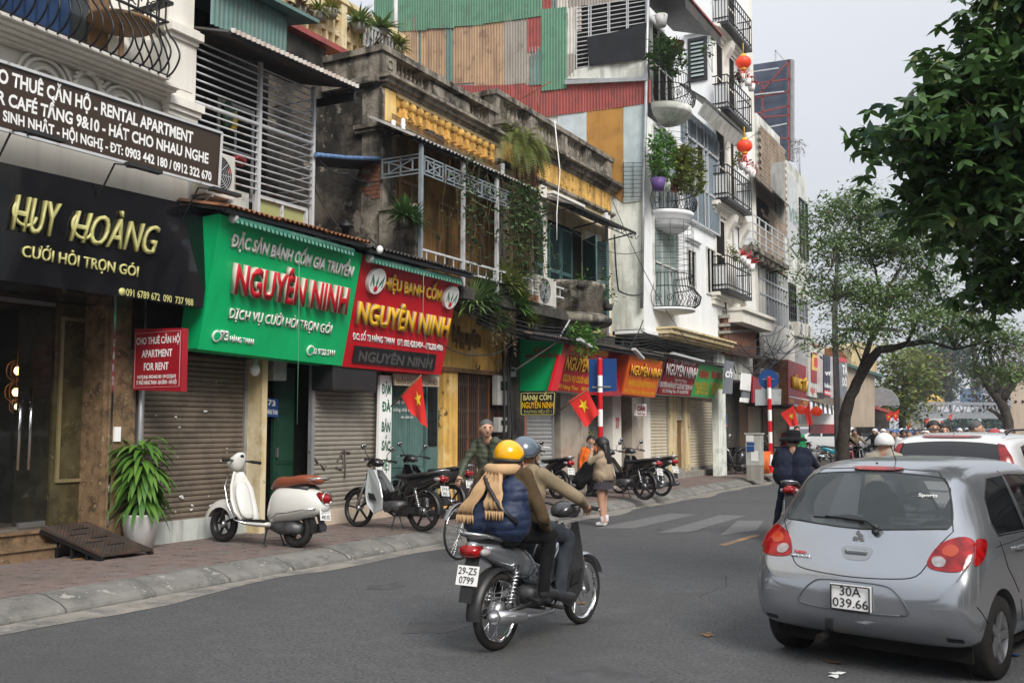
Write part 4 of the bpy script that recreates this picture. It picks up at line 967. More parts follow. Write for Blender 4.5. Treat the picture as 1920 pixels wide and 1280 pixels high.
for px in range(918,968,3):b.tube([P(px,583,-8.95),P(px+rnd.uniform(-2,2),635+rnd.uniform(0,25),-8.94)],.004,3)
part('foliage',b,mat('dry_olive',(.16,.13,.06),.8,var=.3,bump=0),tt,kind='stuff')
tt=thing('hanging_fern','huge hanging fern with brown dead roots growing at the middle of the colonial cornice','fern',P(965,285,-9.6));b,bb=B(),B()
c0=P(975,270,-9.55)
for i in range(130):
 a=rnd.uniform(-1.9,1.5);e=rnd.uniform(-.3,1.1);d=V((math.cos(a)*math.cos(e)*.8+.15,math.sin(a)*math.cos(e)+.25,math.sin(e))).normalized();p=c0+V((rnd.gauss(0,.07),rnd.gauss(0,.2),rnd.gauss(0,.1)));L_=rnd.uniform(.55,1.1);n=18;dr=rnd.uniform(.09,.2)
 pts=[p];dd=d.copy()
 for k in range(n):
  dd=(dd-V((0,0,dr))).normalized();p=p+dd*L_/n;pts.append(p)
  s=dd.cross(V((0,0,1)));s=s.normalized()if s.length>.1 else V((0,1,0));wl_=.09*math.sin(math.pi*min(1,(k+2)/(n+1)))+.015
  for sg in(-1,1):b.add([p-dd*.008,p+s*sg*wl_+dd*.025-V((0,0,.015)),p+dd*.012],[(0,1,2)])
part('fronds',b,leafmat('leaf_yellow'),tt,kind='stuff')
for i in range(170):
 y=c0.y+rnd.gauss(.1,.2);x=-9.5+rnd.gauss(0,.08);z=c0.z-rnd.uniform(0,.3);bb.tube([(x,y,z),(x+.05+rnd.gauss(0,.05),y+rnd.gauss(0,.08),z-.5),(x+rnd.gauss(0.05,.06),y+rnd.gauss(0.05,.1),z-rnd.uniform(.7,1.25))],.008,3,cap=False)
part('dead_roots',bb,mat('dead_roots',(.11,.05,.03),.95,var=.4,bump=0),tt,kind='stuff')
# ================================================================== COLONIAL HOUSE, right bay
t=col2=thing('colonial_house','cream yellow colonial house with green louvred shutters and pillared black parapet','building',(-9.9,20.5,.15))
b=B();b.box(-13,-9.9,YB+.01,YC,3.9,7.85);part('wall',b,m_yel2,t)
b=B();cornice(b,-9.9,YB,YC,[(7.62,7.7,.06),(7.7,7.8,.16),(7.8,7.86,.3),(7.86,7.9,.26)]);cornice(b,-9.9,YB,YC,[(7.02,7.06,.05),(7.06,7.12,.1)]);part('cornice',b,m_mstone,t)
b=B();b.box(-9.9,-9.88,YB+.3,YC-.1,7.12,7.62);part('frieze',b,m_yst,t)
prs=[17.5,19.05,20.6,21.95,23.25]
for y in prs:b=B();b.box(-10.15,-9.86,y-.16,y+.16,7.9,8.5);part('parapet_pier',b,m_mstone,t)
b=B();b.box(-10.1,-9.9,YB,YC,7.9,7.99);b.box(-10.2,-9.82,YB-.1,YC+.05,8.46,8.57);b.box(-9.86,-9.855,17.38,17.62,8.05,8.35);part('coping',b,m_mstone,t)
b=B();b.box(-11.5,-10.2,YB-.08,YB+.2,8.44,8.57);b.box(-11.5,-10.1,YB,YB+.12,7.6,8.44);part('parapet_return',b,m_mstone,t)
for a,c in zip(prs[:-1],prs[1:]):
 n=7
 for k in range(n):b=B();balu(b,(-10,a+.16+(c-a-.32)*(k+.5)/n,7.99),.47,.07);part('baluster',b,m_mstone,t)
b=B();b.box(-9.9,-9.84,19.35,19.62,4,7.0);b.box(-9.9,-9.84,YB+.02,YB+.22,4,7.0);b.box(-9.9,-9.83,22.85,23.2,4,7.02);part('pilaster',b,m_cream,t)
b=B();cornice(b,-9.86,19.75,21.3,[(6.75,6.8,.04),(6.8,6.86,.1),(6.86,6.92,.16)]);b.prism([(-9.9,18.1,6.3),(-9.9,19.3,6.3),(-9.9,19.3,6.5),(-9.9,18.7,6.72),(-9.9,18.1,6.5)],(.1,0,0));part('window_pediment',b,m_cream,t)
b=B();b.box(-9.9,-9.87,21.75,22.7,5.0,6.4);b.box(-9.87,-9.86,21.85,22.6,5.1,6.3);part('wall_panel',b,m_cream,t)
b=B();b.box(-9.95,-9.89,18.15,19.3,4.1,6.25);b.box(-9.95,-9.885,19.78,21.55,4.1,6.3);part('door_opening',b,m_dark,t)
def pxy(px,py,X=-9.8):p=P(px,py,X);return p.y
louvre(t,(-9.85,pxy(1001,450)),(-9.82,pxy(1019,450)),4.15,6.2,m_lou)
louvre(t,(-9.84,18.2),(-9.35,17.95),4.15,6.2,m_lou)
louvre(t,(-9.84,pxy(1031,450)),(-9.84,pxy(1053,450)),4.1,6.2,m_lou);louvre(t,(-9.84,pxy(1054,450)),(-9.84,pxy(1075,450)),4.1,6.2,m_lou)
louvre(t,(-9.84,21.55),(-9.25,21.0),4.1,6.1,m_lou);louvre(t,(-9.84,21.6),(-9.35,21.95),4.1,6.1,m_lou)
for y in(17.42,22.75):b=B();b.tube([(-9.75,y,3.9),(-9.75,y,7.0)],.05,8);single('rain_pipe',b,m_steelw,'white rain pipe at the %s edge of the green shutters'%('left' if y<20 else 'right'),'pipe','rain pipes of the colonial house')
q=thing('window_canopy','rusty iron framed canopy over the green louvred shutters','awning roof',(-9.4,21,6.6))
b=B();b.corr((-9.86,19.3,6.72),(-9.86,22.9,6.72),(-9.0,22.9,6.45),(-9.0,19.3,6.45),.012,.1);part('roof_sheet',b,m_tin['dark'],q)
b=B();b.bar((-9.02,19.3,6.42),(-9.02,22.9,6.42),.03);b.bar((-9.1,19.3,6.32),(-9.1,22.9,6.32),.02)
for k in range(13):y=19.3+k*.3;b.bar((-9.05,y,6.42),(-9.08,y+.15,6.32),.012);b.bar((-9.08,y+.15,6.32),(-9.05,y+.3,6.42),.012)
for y in(19.35,21,22.8):b.bar((-9.86,y,6.3),(-9.05,y,6.42),.03)
part('truss',b,m_iron,q)
q=thing('concrete_balcony','blackened rounded concrete balcony below the green shutters','balcony',(-9.9,20.3,3.9));yc,rr=20.35,1.0
b=B();b.lathe([(rr-.08,4.15),(rr,4.15),(rr,4.72),(rr+.05,4.76),(rr+.05,4.86),(rr-.1,4.86),(rr-.1,4.15)],24,(-9.9,yc,0),'z',True,-math.pi/2,math.pi/2);part('parapet',b,m_mstone,q)
b=B();b.lathe([(0,3.7),(.5,3.72),(.85,3.85),(1.15,3.93),(1.2,3.98),(1.2,4.08),(1.12,4.12),(1.05,4.16),(0,4.16)],26,(-9.9,yc,0),'z',True,-math.pi/2,math.pi/2);part('slab',b,m_mstone,q)
for(px,py),lb_,col,n,sz in(((1088,518),'fresh green shrub on the rounded balcony top','leaf_bright',70,.25),((1128,548),'bushy dark green plant on the right of the rounded balcony','leaf',120,.4),((1140,560),'thin succulent on the balcony right edge','leaf_blue',60,.3)):
 c=P(px,py+12,-9.1);potted('balcony_plant',lb_,c-V((0,0,.12)),.13,.14,m_concd,'bush',col,sz,n,'plants on the rounded concrete balcony')
acunit('air_conditioner','white outdoor air conditioner left of the rounded concrete balcony',(-9.3,P(1018,560,-9.15).y-.1,4.1),.85)
c=P(1095,622,-8.6);bush('hanging_plant','bright green weeping plant growing on the lower tin roof',c,(.25,.6,.3),600,'leaf_bright',.12,.05,group=None,hang=.25)
b=B();b.tube([P(1040,228,-9.3),P(1050,320,-9.25),P(1044,400,-9.2),P(1044,450,-9.2)],.012,5);single('cord',b,s_white,'white cord dangling from the parapet in front of the shutters','cord')
t=sh2=thing('ground_floor_shops','dark old ground floor with ochre pillars below the colonial balconies','building',(-10,16,.15))
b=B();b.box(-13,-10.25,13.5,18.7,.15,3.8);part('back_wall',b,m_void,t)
b=B();b.box(-10.3,-9.95,15.35,18.7,2.75,3.85);part('ochre_fascia',b,m_yel,t)
b=B();b.box(-10.3,-9.95,15.55,16.05,.15,2.75);part('ochre_pillar',b,m_yel,t)
b=B();b.box(-10.2,-9.9,15.5,17.95,2.68,2.76);part('wood_beam',b,m_bwood,t)
b=B();b.box(-10.3,-9.9,18.0,18.65,.15,3.8);part('dark_pillar',b,m_concd,t)
bd=Board((863,605),(908,612),(863,640),(908,646),-9.94);bd.text('Nguyên',(850,640),(902,650),(850,610),mat('dark_ochre',(.2,.12,.04),.8),t,bold=.02,ext=.02)  # letters in a darker ochre than the fascia
g=thing('folding_gate','rusty brown folding lattice gate in the ochre shop front','gate',(-10,17,.15))
for k in range(24):
 y=16.08+k*.08;b=B();b.box(-10.0,-9.975,y-.012,y+.012,.2,2.66);part('upright',b,m_tin['rust']if k%5==0 else mat('gate_brown',(.07,.045,.035),.6,var=.3,bump=.1),g)
b=B()
for k in range(23):
 for z in(.4,.9,1.4,1.9,2.4):y=16.08+k*.08;b.bar((-9.985,y,z),(-9.985,y+.08,z+.12),.012);b.bar((-9.985,y+.08,z),(-9.985,y,z+.12),.012)
part('scissor_bars',b,MATS['gate_brown'],g,kind='stuff')
for y0,y1 in((14.05,14.55),(14.57,15.05)):
 b=B();b.box(-10.12,-10.06,y0,y1,.3,2.62);d=part('teal_door_leaf',b,m_teal,t)
 for k in range(5):b=B();yy=y0+.03+k*(y1-y0-.06)/5;b.box(-10.06,-10.045,yy,yy+(y1-y0-.06)/5-.008,.95 if k%2 else .95,2.2);part('board',b,m_teal,d)
 b=B();b.box(-10.06,-10.035,y0,y1,.8,.9);b.box(-10.06,-10.035,y0,y1,2.25,2.35);part('cross_rail',b,m_teal,d)
b=B();b.box(-10.12,-10.02,15.08,15.48,.3,2.62);d=part('teal_side_door',b,m_teal,t)
b=B();b.box(-10.02,-10.01,15.14,15.42,1.3,2.45);part('grated_pane',b,m_glass,d);b=B()
for k in range(7):b.box(-10.01,-10.0,15.14+k*.045,15.15+k*.045,1.3,2.45)
for k in range(6):b.box(-10.01,-9.998,15.14,15.42,1.35+k*.2,1.36+k*.2)
part('grate',b,m_iron,d)
b=B();b.box(-10.1,-9.9,14.0,14.9,.3,.62);part('door_step',b,m_concd,t)
lettering('chả miếng',(-10.03,14.1,2.05),(0,.5,0),(0,0,.07),s_white,t,bold=0);lettering('cứng chả sình',(-10.03,14.08,1.92),(0,.6,0),(0,0,.06),s_white,t,bold=0);lettering('xin cảm ơn',(-10.03,14.3,1.8),(0,.38,0),(0,0,.05),s_white,t,bold=0)
bd=Board((713,703),(735,704),(708,915),(733,905),-9.78,-9.8)
st=thing('vertical_sign','tall white vertical banner with green Vietnamese words beside the taupe shutter','sign',bd.bl,'signboards')
part('panel',bd.panel(.05),s_white,st);s_dg=paint('letter_green',(0.0,.12,.05))
for s_,y in(('ĐẬM',737),('ĐÀ',770),('BẢN',808),('SẮC',843),('VIỆT',880)):bd.text(s_,(716-(y>800)*1,y),(732-(y>800)*1,y+1),(716,y-17),s_dg,st,bold=.02)
bd=Board((739,700),(824,706),(741,722),(823,725),-9.7)
st=thing('signboard','small cream board with brown lettering below the red board','sign',bd.bl,'signboards');part('panel',bd.panel(.03),m_beige,st)
bd.text('NHẬN ĐẶT CỖ LỄ CƯỚI HỎI',(743,719),(820,722),(743,709),m_bwood,st,bold=.01)
for(x0,y0,x1,y1),lb_ in(((934,703,958,760),'tall grey double meter box on the dark pillar'),((936,782,954,810),'small beige meter box lower on the dark pillar'),((954,687,968,706),'small white switch box near the green corner sign')):
 q=thing('meter_box',lb_,'meter',P(x0,y1,-9.8),'meter boxes on the pillar');b=B();fb(b,x0,y0,x1,y1,-9.75,.14);part('casing',b,MATS['meter_grey'],q,bevel=.012)
 a,c=P(x0,y0,-9.745),P(x1,y1,-9.745);b=B();b.box(-9.752,-9.742,a.y+(c.y-a.y)*.2,a.y+(c.y-a.y)*.8,c.z+(a.z-c.z)*.5,c.z+(a.z-c.z)*.8);part('glass_window',b,m_glass,q)
for i,x in enumerate((942,950,958)):
 b=B();b.tube([P(x,640,-9.7),P(x+rnd.uniform(-6,6),720,-9.68),P(x+4,800,-9.7),P(x-3,860,-9.7)],.025,6);single('cable_bundle',b,m_bplast,'%s thick black cable bundle running down the dark pillar'%('left','middle','right')[i],'cable','cable bundles on the pillar')
b=B();b.tube([P(1068,600,-9.0),P(1045,640,-8.9),P(968,692,-9.6)],.02,6);single('slanting_pipe',b,m_steelw,'thin white pipe slanting in front of the green corner sign','pipe')
# ================================================================== B4: tin clad tall house with curved balconies
XF,YS=-9.1,23.6
t=b4=thing('tin_clad_house','tall house with patchwork corrugated tin side and white front with rounded balconies','building',(-10,26,.15))
yE=P(1344,450,XF).y
b=B();b.box(-17,XF-.02,YS+.03,yE,4.1,9.75);b.box(-17,XF-.35,YS+.03,YS+2.8,9.75,13.5);part('wall',b,m_white,t)
b=B();b.box(-9.98,XF,YS,YS+.03,4.1,7.55);part('side_wall',b,m_mint,t)
def py4(pts,Yp):return[PY(x,y,Yp)for x,y in pts]
sheets=[('green',701,749,-60,62,58),('green',749,800,-60,59,57),('green',800,850,-60,54,53),('green',850,906,-60,50,47),('green',906,961,-60,45,38),('green',961,1015,-60,38,30),('red',1015,1034,-60,21,18),('teal',1034,1043,-60,20,18),('white',1043,1064,-60,28,25),('grey',1064,1084,-60,15,12),('grey',1084,1218,-60,12,-2),('tan',705,783,40,160,160),('teal',781,789,40,160,160),('tan',788,836,40,160,160),('teal',835,847,38,165,165),('tan',843,888,36,158,155),('tan',888,945,34,163,160),('grey',945,990,30,160,156),('red',987,1015,30,99,96),('teal',992,1014,106,161,159),('green',1014,1062,18,171,166),('white',1062,1089,14,61,59),('white',1061,1079,58,105,103),('grey',1061,1077,102,146,144),('grey',985,1016,90,160,157),('teal',1005,1016,90,160,158)]
for i,(c,x0,x1,ya,y0,y1)in enumerate(sheets):
 Yp=YS-.02-.012*(i%3)-(.03 if c in('green','red')else 0)-(.02 if ya>80 else 0)
 q=py4([(x0,ya),(x1+1,ya-(x1-x0)*.1),(x1+1,y1),(x0,y0)],Yp)
 b=B();b.corr(q[0],q[1],q[2],q[3],.013,.085);part('tin_sheet',b,m_tin[c],t,label='%s corrugated sheet'%c)
for i,(x0,x1,ya,yb,y0,y1)in enumerate(((855,900,160,160,240,235),(900,960,160,159,235,225),(960,1037,158,156,226,217),(1037,1094,157,156,217,210),(1094,1150,157,156,210,203),(1150,1219,156,150,203,193))):
 q=py4([(x0,ya),(x1+1,yb),(x1+1,y1),(x0,y0)],YS-.035-.01*(i%2));b=B();b.corr(*q,.013,.085);part('tin_sheet',b,m_tin['red'],t,label='dark red corrugated sheet')
def plate(nm,pts,Yp,m,d=.03,**k):
 b=B();b.prism(py4(pts,Yp),(0,d,0));return part(nm,b,m,t,**k)
plate('sill_wall',[(1062,148),(1080,130),(1212,104),(1212,146)],YS-.07,m_whited)
plate('gutter',[(1059,158),(1059,150),(1213,144),(1213,151)],YS-.16,m_galv,.1)
plate('blue_white_panel',[(1046,260),(1046,212),(1100,206),(1100,300)],YS-.02,mat('pale_blue_panel',(.5,.56,.6),.6,streak=((.35,.38,.38),.5)))
plate('orange_panel',[(1100,330),(1100,207),(1169,198),(1169,380)],YS-.025,m_orange)
plate('pale_panel',[(1169,380),(1169,199),(1214,194),(1207,376)],YS-.03,mat('pale_grey_panel',(.45,.53,.54),.6,streak=((.35,.38,.36),.5)))
b=B();[b.bar(PY(1168,y,YS-.08),PY(1206,y-1,YS-.08),.012)for y in range(306,372,8)];[b.bar(PY(x,304,YS-.08),PY(x,370,YS-.08),.012)for x in(1169,1187,1206)];part('small_grille',b,m_iron,t)
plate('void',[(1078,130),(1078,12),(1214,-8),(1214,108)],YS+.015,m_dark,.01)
gg=thing('window_grille','white steel grille in the dark opening at the tin wall top right','grille',PY(1080,130,YS))
for y in list(range(16,130,8)):
 b=B();b.bar(PY(1080,y,YS-.03),PY(1212,y-22,YS-.03),.02);part('bar',b,m_steelw,gg)
for x in(1081,1104,1108,1140,1143,1175,1178,1211):b=B();b.bar(PY(x,14-(x-1080)*.15,YS-.04),PY(x,130-(x-1080)*.15,YS-.04),.025);part('upright',b,m_steelw,gg)
b=B();n=10;A_,C_=[(1100,70),(1212,42)],[(1107,125),(1210,110)];vs=[]
for i in range(n+1):
 for j in range(5):
  u,v=i/n,j/4;x=A_[0][0]+(A_[1][0]-A_[0][0])*u;y=(A_[0][1]+(A_[1][1]-A_[0][1])*u)*(1-v)+(C_[0][1]+(C_[1][1]-C_[0][1])*u)*v+3*math.sin(u*3.1)*(1-v)
  vs.append(PY(x+v*5,y,YS-.14-.03*math.sin(u*9+v*3)))
b.add(vs,[(i*5+j,i*5+j+1,(i+1)*5+j+1,(i+1)*5+j)for i in range(n)for j in range(4)],smooth=True)
single('black_tarpaulin',b,mat('black_net',(.025,.026,.03),.85,var=.2,bump=.3),'black shade cloth stretched below the white grille','tarpaulin')
b=B();b.tube([PY(1216,-60,YS-.1),PY(1212,146,YS-.1),PY(1206,380,YS-.1),PY(1203,578,YS-.1)],.045,8);single('rain_pipe',b,m_galv,'long grey rain pipe at the corner of the tin clad house','pipe')
an=thing('tv_antenna','rusty fishbone television antenna in front of the tin wall','antenna',PY(1025,205,21))
b=B();a_=PY(1012,212,21);c_=PY(1003,165,21);b.tube([a_,c_],.015,5);b.tube([PY(985,182,21),PY(1030,154,21)],.01,5)
for k in range(8):p=PY(985+k*6,182-k*3.7,21);b.tube([p-V((.18,0,.05)),p+V((.18,0,.05))],.006,4)
part('aerial',b,m_tin['rust'],an)
def ironrail(parent,cx,cy,r,z0,h,a0=-math.pi/2,a1=math.pi/2,n=26,belly=.12,scroll=True,ex=1.0):
 for k in range(n+1):
  a=a0+(a1-a0)*k/n;c,s=math.cos(a)*ex,math.sin(a)
  b=B();b.tube([(cx+(r+d)*c,cy+(r+d)*s,z0+h*u)for u,d in((0,0),(.15,belly*.8),(.35,belly),(.6,belly*.2),(1,0))],.009,4,cap=False);part('baluster',b,m_iron,parent)
 b=B()
 for z in(z0+.02,z0+h*.62,z0+h):b.tube([(cx+r*math.cos(a0+(a1-a0)*k/20)*ex,cy+r*math.sin(a0+(a1-a0)*k/20),z)for k in range(21)],.014,5)
 if scroll:
  for k in range(9):
   a=a0+(a1-a0)*(k+.5)/9;o=V((cx+(r+.1)*math.cos(a)*ex,cy+(r+.1)*math.sin(a),z0+h*.25));tn=V((-math.sin(a),math.cos(a),0))
   b.tube([o+tn*.09*math.cos(w)*(1-w/12)+V((0,0,.11*math.sin(w)*(1-w/12)))for w in[j*.6 for j in range(14)]],.009,4)
 part('rail',b,m_iron,parent)
cyB,rB=25.1,.8
zt=P(1250,175,-8.5).z;zm=P(1245,372,-8.4).z;zl=P(1245,563,-8.4).z
for z,lb_,prof,rs in((zt,'top rounded balcony of the tin clad house with rusty plants railing',[(0,-.42),(.35,-.4),(.8,-.3),(.97,-.18),(1,-.16),(1,0),(0,0)],rB),(zm,'middle rounded balcony with stepped white base and purple pot',[(0,-.46),(.7,-.45),(.82,-.36),(.84,-.34),(.88,-.24),(.93,-.22),(.95,-.11),(1.0,-.09),(1,0),(0,0)],rB),(zl,'lowest rounded balcony with scrolled iron railing above the overhang',[(0,-.06),(1,-.06),(1,0),(0,0)],rB)):
 q=thing('rounded_balcony',lb_,'balcony',(XF,cyB,z),'rounded balconies of the tin clad house')
 b=B();b.lathe([(r_*rs*1.02,z+h_)for r_,h_ in prof],24,(XF,cyB,0),'z',True,-math.pi/2,math.pi/2);part('base',b,m_whited if z==zt else m_white,q)
 ironrail(q,XF,cyB,rs*.95,z,.85 if z!=zl else .9,belly=.16 if z!=zl else .22)
def bay(y0,y1,z0,z1,m=m_whited,g=m_glassl,n=2,nh=1):window(t,XF+.05,y0,y1,z0,z1,m,g,n,nh,.06)
bay(24.3,26.2,zl+.02,zl+2.4);bay(24.3,26.2,zm+.02,zm+2.3);bay(24.3,26.0,zt+.02,zt+2.2,m_whited,m_dark)
for zz,H_ in((zl,1.9),(zm,1.9)):
 b=B()
 for k in range(9):
  z=zz+.95+k*.16
  b.tube([(XF+rB*math.cos(a),cyB+rB*math.sin(a),z)for a in[R(-90+j*22)for j in range(9)]],.006,4,cap=False)
 for j in range(7):a=R(-85+j*28);b.tube([(XF+rB*math.cos(a),cyB+rB*math.sin(a),zz+.8),(XF+rB*math.cos(a),cyB+rB*math.sin(a),zz+2.3)],.006,4)
 single('wire_cage',b,m_iron,'thin iron wire cage above the %s rounded balcony'%('lowest' if zz==zl else 'middle'),'grille','wire cages over balconies')
for(x0,y0,x1,y1)in((1288,464,1305,542),(1324,461,1341,556)):
 a,c=P(x0,y0,XF),P(x1,y1,XF);window(t,XF+.03,a.y,c.y,c.z,a.z,m_whited,m_glass,1,0,.05)
a,c=P(1286,450,XF),P(1310,462,XF);b=B();cornice(b,XF,a.y,c.y,[(c.z,c.z+.06,.05),(c.z+.06,c.z+.12,.12)]);part('window_hood',b,m_white,t)
a,c=P(1269,590,XF+.5),P(1344,628,XF+.5)
b=B();cornice(b,XF,a.y+.1,yE,[(3.95,4.0,.2),(4.0,4.08,.3),(4.08,4.2,.42),(4.2,4.25,.5)]);part('yellow_cornice',b,m_yel2,t)
b=B();b.box(-9.9,XF+.02,YS,a.y,4.02,4.12);b.box(-9.9,XF,a.y,yE,3.98,4.02);part('overhang_soffit',b,m_white,t)
b=B();b.box(-13,-9.9,YS,33,3.2,4.0);part('yellow_recess_wall',b,m_yel2,t)
b=B();b.box(-9.89,-9.85,24.0,25.2,3.3,3.9);q=part('low_window_frame',b,m_steelw,t);b=B();b.box(-9.86,-9.84,24.1,24.6,3.36,3.84);b.box(-9.86,-9.84,24.66,25.1,3.36,3.84);part('pane',b,m_glass,q)
q=thing('slatted_bay','blue grey slatted balcony screen under a sloping roof on the white house front','balcony',(XF,28,6))
y0,y1=P(1283,300,XF).y,P(1343,300,XF).y;zb0,zb1=P(1343,432,XF+.1).z,P(1343,262,XF+.1).z
m_bgs=mat('blue_grey_cladding',(.2,.25,.29),.6,var=.15,streak=((.12,.15,.17),.5))
b=B();b.box(XF-.1,XF+.04,y0,y1,zb0,zb1);part('backing',b,m_bgs,q)
for k in range(26):y=y0+(y1-y0)*k/26;b=B();b.box(XF+.05,XF+.08,y,y+.05,zb0-.1,zb0+1.0);part('slat',b,m_bgs,q)
for k in range(22):y=y0+(y1-y0)*k/22;b=B();b.box(XF+.05,XF+.08,y,y+.04,zb1-.55,zb1+.2);part('slat',b,m_bgs,q)
zm0,zm1=zb0+1.02,zb1-.58
b=B();b.box(XF+.04,XF+.1,y0,y1,zm0-.04,zm0+.03);b.box(XF+.04,XF+.1,y0,y1,zm1-.03,zm1+.04);b.box(XF+.04,XF+.1,y0,y1,zb0-.12,zb0-.06)
for y in(y0,y0+(y1-y0)*.28,y0+(y1-y0)*.5,y0+(y1-y0)*.62,y1-.05):b.box(XF+.04,XF+.1,y,y+.05,zb0-.1,zb1)
part('frame',b,m_steelw,q)
b=B();b.box(XF+.04,XF+.05,y0+(y1-y0)*.28+.05,y0+(y1-y0)*.5,zm0,zm1);part('open_dark_pane',b,m_dark,q)
b=B();b.slab((XF+.75,y0-.3,zb1+.25),(XF+.75,y1+.6,zb1+.28),(XF,y1+.6,zb1+.85),(XF,y0-.3,zb1+.82),(0,0,.06));part('roof',b,m_tin['dark'],q)
b=B();b.slab((XF+.7,y0-.25,zb1+.2),(XF+.7,y1+.5,zb1+.23),(XF+.5,y1+.5,zb1-.1),(XF+.5,y0-.25,zb1-.1),(0,0,.03));part('rolled_blind',b,m_whited,q)
q=thing('balcony_canopy','brown canopy with red edge at the picture top above the rounded balcony','awning roof',PY(1270,10,YS+1))
zc=P(1300,30,-8.0).z
b=B();b.slab((-7.9,YS+.1,zc+.15),(-7.9,YS+3.1,zc+.15),(XF-.2,YS+3.1,zc+.6),(XF-.2,YS+.1,zc+.6),(0,0,.05));part('roof',b,m_tin['dark'],q)
b=B();b.corr((-7.9,YS+.1,zc+.15),(-7.9,YS+3.1,zc+.15),(-7.9,YS+3.1,zc-.15),(-7.9,YS+.1,zc-.15),.012,.08);part('dark_valance',b,m_tin['dark'],q)
b=B();b.bar((-7.88,YS+.1,zc+.2),(-7.88,YS+3.1,zc+.2),.06);part('red_edge',b,m_tin['red'],q)
bush('balcony_shrub','yellow green leafy shrub spilling over the middle rounded balcony',P(1290,322,-8.4),(.3,.8,.65),1300,'leaf_yellow',.16,.09)
bush('balcony_shrub','green climbing bush on the left of the middle rounded balcony',P(1240,295,-8.6),(.3,.5,.75),900,'leaf_bright',.14,.07)
bush('balcony_shrub','green potted plants crowded on the top rounded balcony',P(1250,105,-8.5),(.4,.9,.4),700,'leaf',.14,.08)
bush('balcony_shrub','thin twiggy vine beside the small louvred window',P(1335,100,-8.6),(.2,.35,.6),90,'leaf',.1,.06)
for(px,py),col,lb_,r_ in(((1234,357),(.1,.05,.2),'purple plant pot on the middle rounded balcony',.2),((1240,357),(.55,.55,.54),'white pot beside the purple pot',.13),((1250,358),(.5,.5,.48),'white pot between bars of the middle balcony',.12),((1265,360),(.3,.12,.07),'terracotta pot at the right of the middle balcony',.12),((1270,100),(.2,.06,.04),'dark terracotta pot on the top rounded balcony',.2),((1240,50),(.5,.5,.46),'white hanging bowl pot under the top canopy',.17)):
 c=P(px,py,-8.6);q=thing('plant_pot',lb_,'pot',c,'pots on the rounded balconies');pot(q,c,r_,.3,mat('pot_%d'%px,col,.6,bump=0));b=B();spiky(b,c+V((0,0,.3)),26,.25,.03);part('foliage',b,leafmat('leaf'),q,kind='stuff')
 # ================================================================== B5: tall narrow white house
t=thing('tall_white_house','tall narrow white house with red lanterns and flower boxes on stacked balconies','building',(-10,32,.15))
y5a,y5b=yE+.02,P(1414,300,XF).y;y5f=P(1356,300,XF).y
b=B();b.box(-17,XF-.03,y5a,y5b,5.3,24);part('wall',b,m_white,t)
b=B();b.box(XF-.03,XF+.04,y5f+.05,y5f+.75,5.6,24);b.box(XF-.03,XF+.04,y5b-.35,y5b,5.6,24);part('corner_pilaster',b,m_cream,t)
for(x0,y0,x1,y1)in((1290,75,1327,150),):
 a,c=PY(x0,y0,y5a),PY(x1,y1,y5a);q=thing('louvred_window','black framed glass louvre window high on the white side wall','window',a);b=B();b.box(a.x,c.x,y5a-.06,y5a,c.z,c.z+.1);b.box(a.x,c.x,y5a-.06,y5a,a.z-.1,a.z);b.box(a.x,a.x+.1,y5a-.06,y5a,c.z+.1,a.z-.1);b.box(c.x-.1,c.x,y5a-.06,y5a,c.z+.1,a.z-.1);part('frame',b,m_bplast,q)
 b=B();b.box(a.x,c.x,y5a-.01,y5a-.005,c.z,a.z);part('dark_backing',b,m_dark,q)
 for k in range(9):z=c.z+.16+k*(a.z-c.z-.25)/9;b=B();b.slab((a.x+.1,y5a-.07,z),(c.x-.1,y5a-.07,z),(c.x-.1,y5a-.02,z+.09),(a.x+.1,y5a-.02,z+.09),(0,.004,0));part('glass_louvre',b,m_glassl,q)
 b=B();b.box(a.x-.1,c.x+.1,y5a-.15,y5a,a.z+.12,a.z+.2);part('hood',b,m_white,q)
lv=[(0,68),(231,231),(393,393),(558,558)]
floors=[(1387,68),(1387,222),(1387,385),(1387,550)]
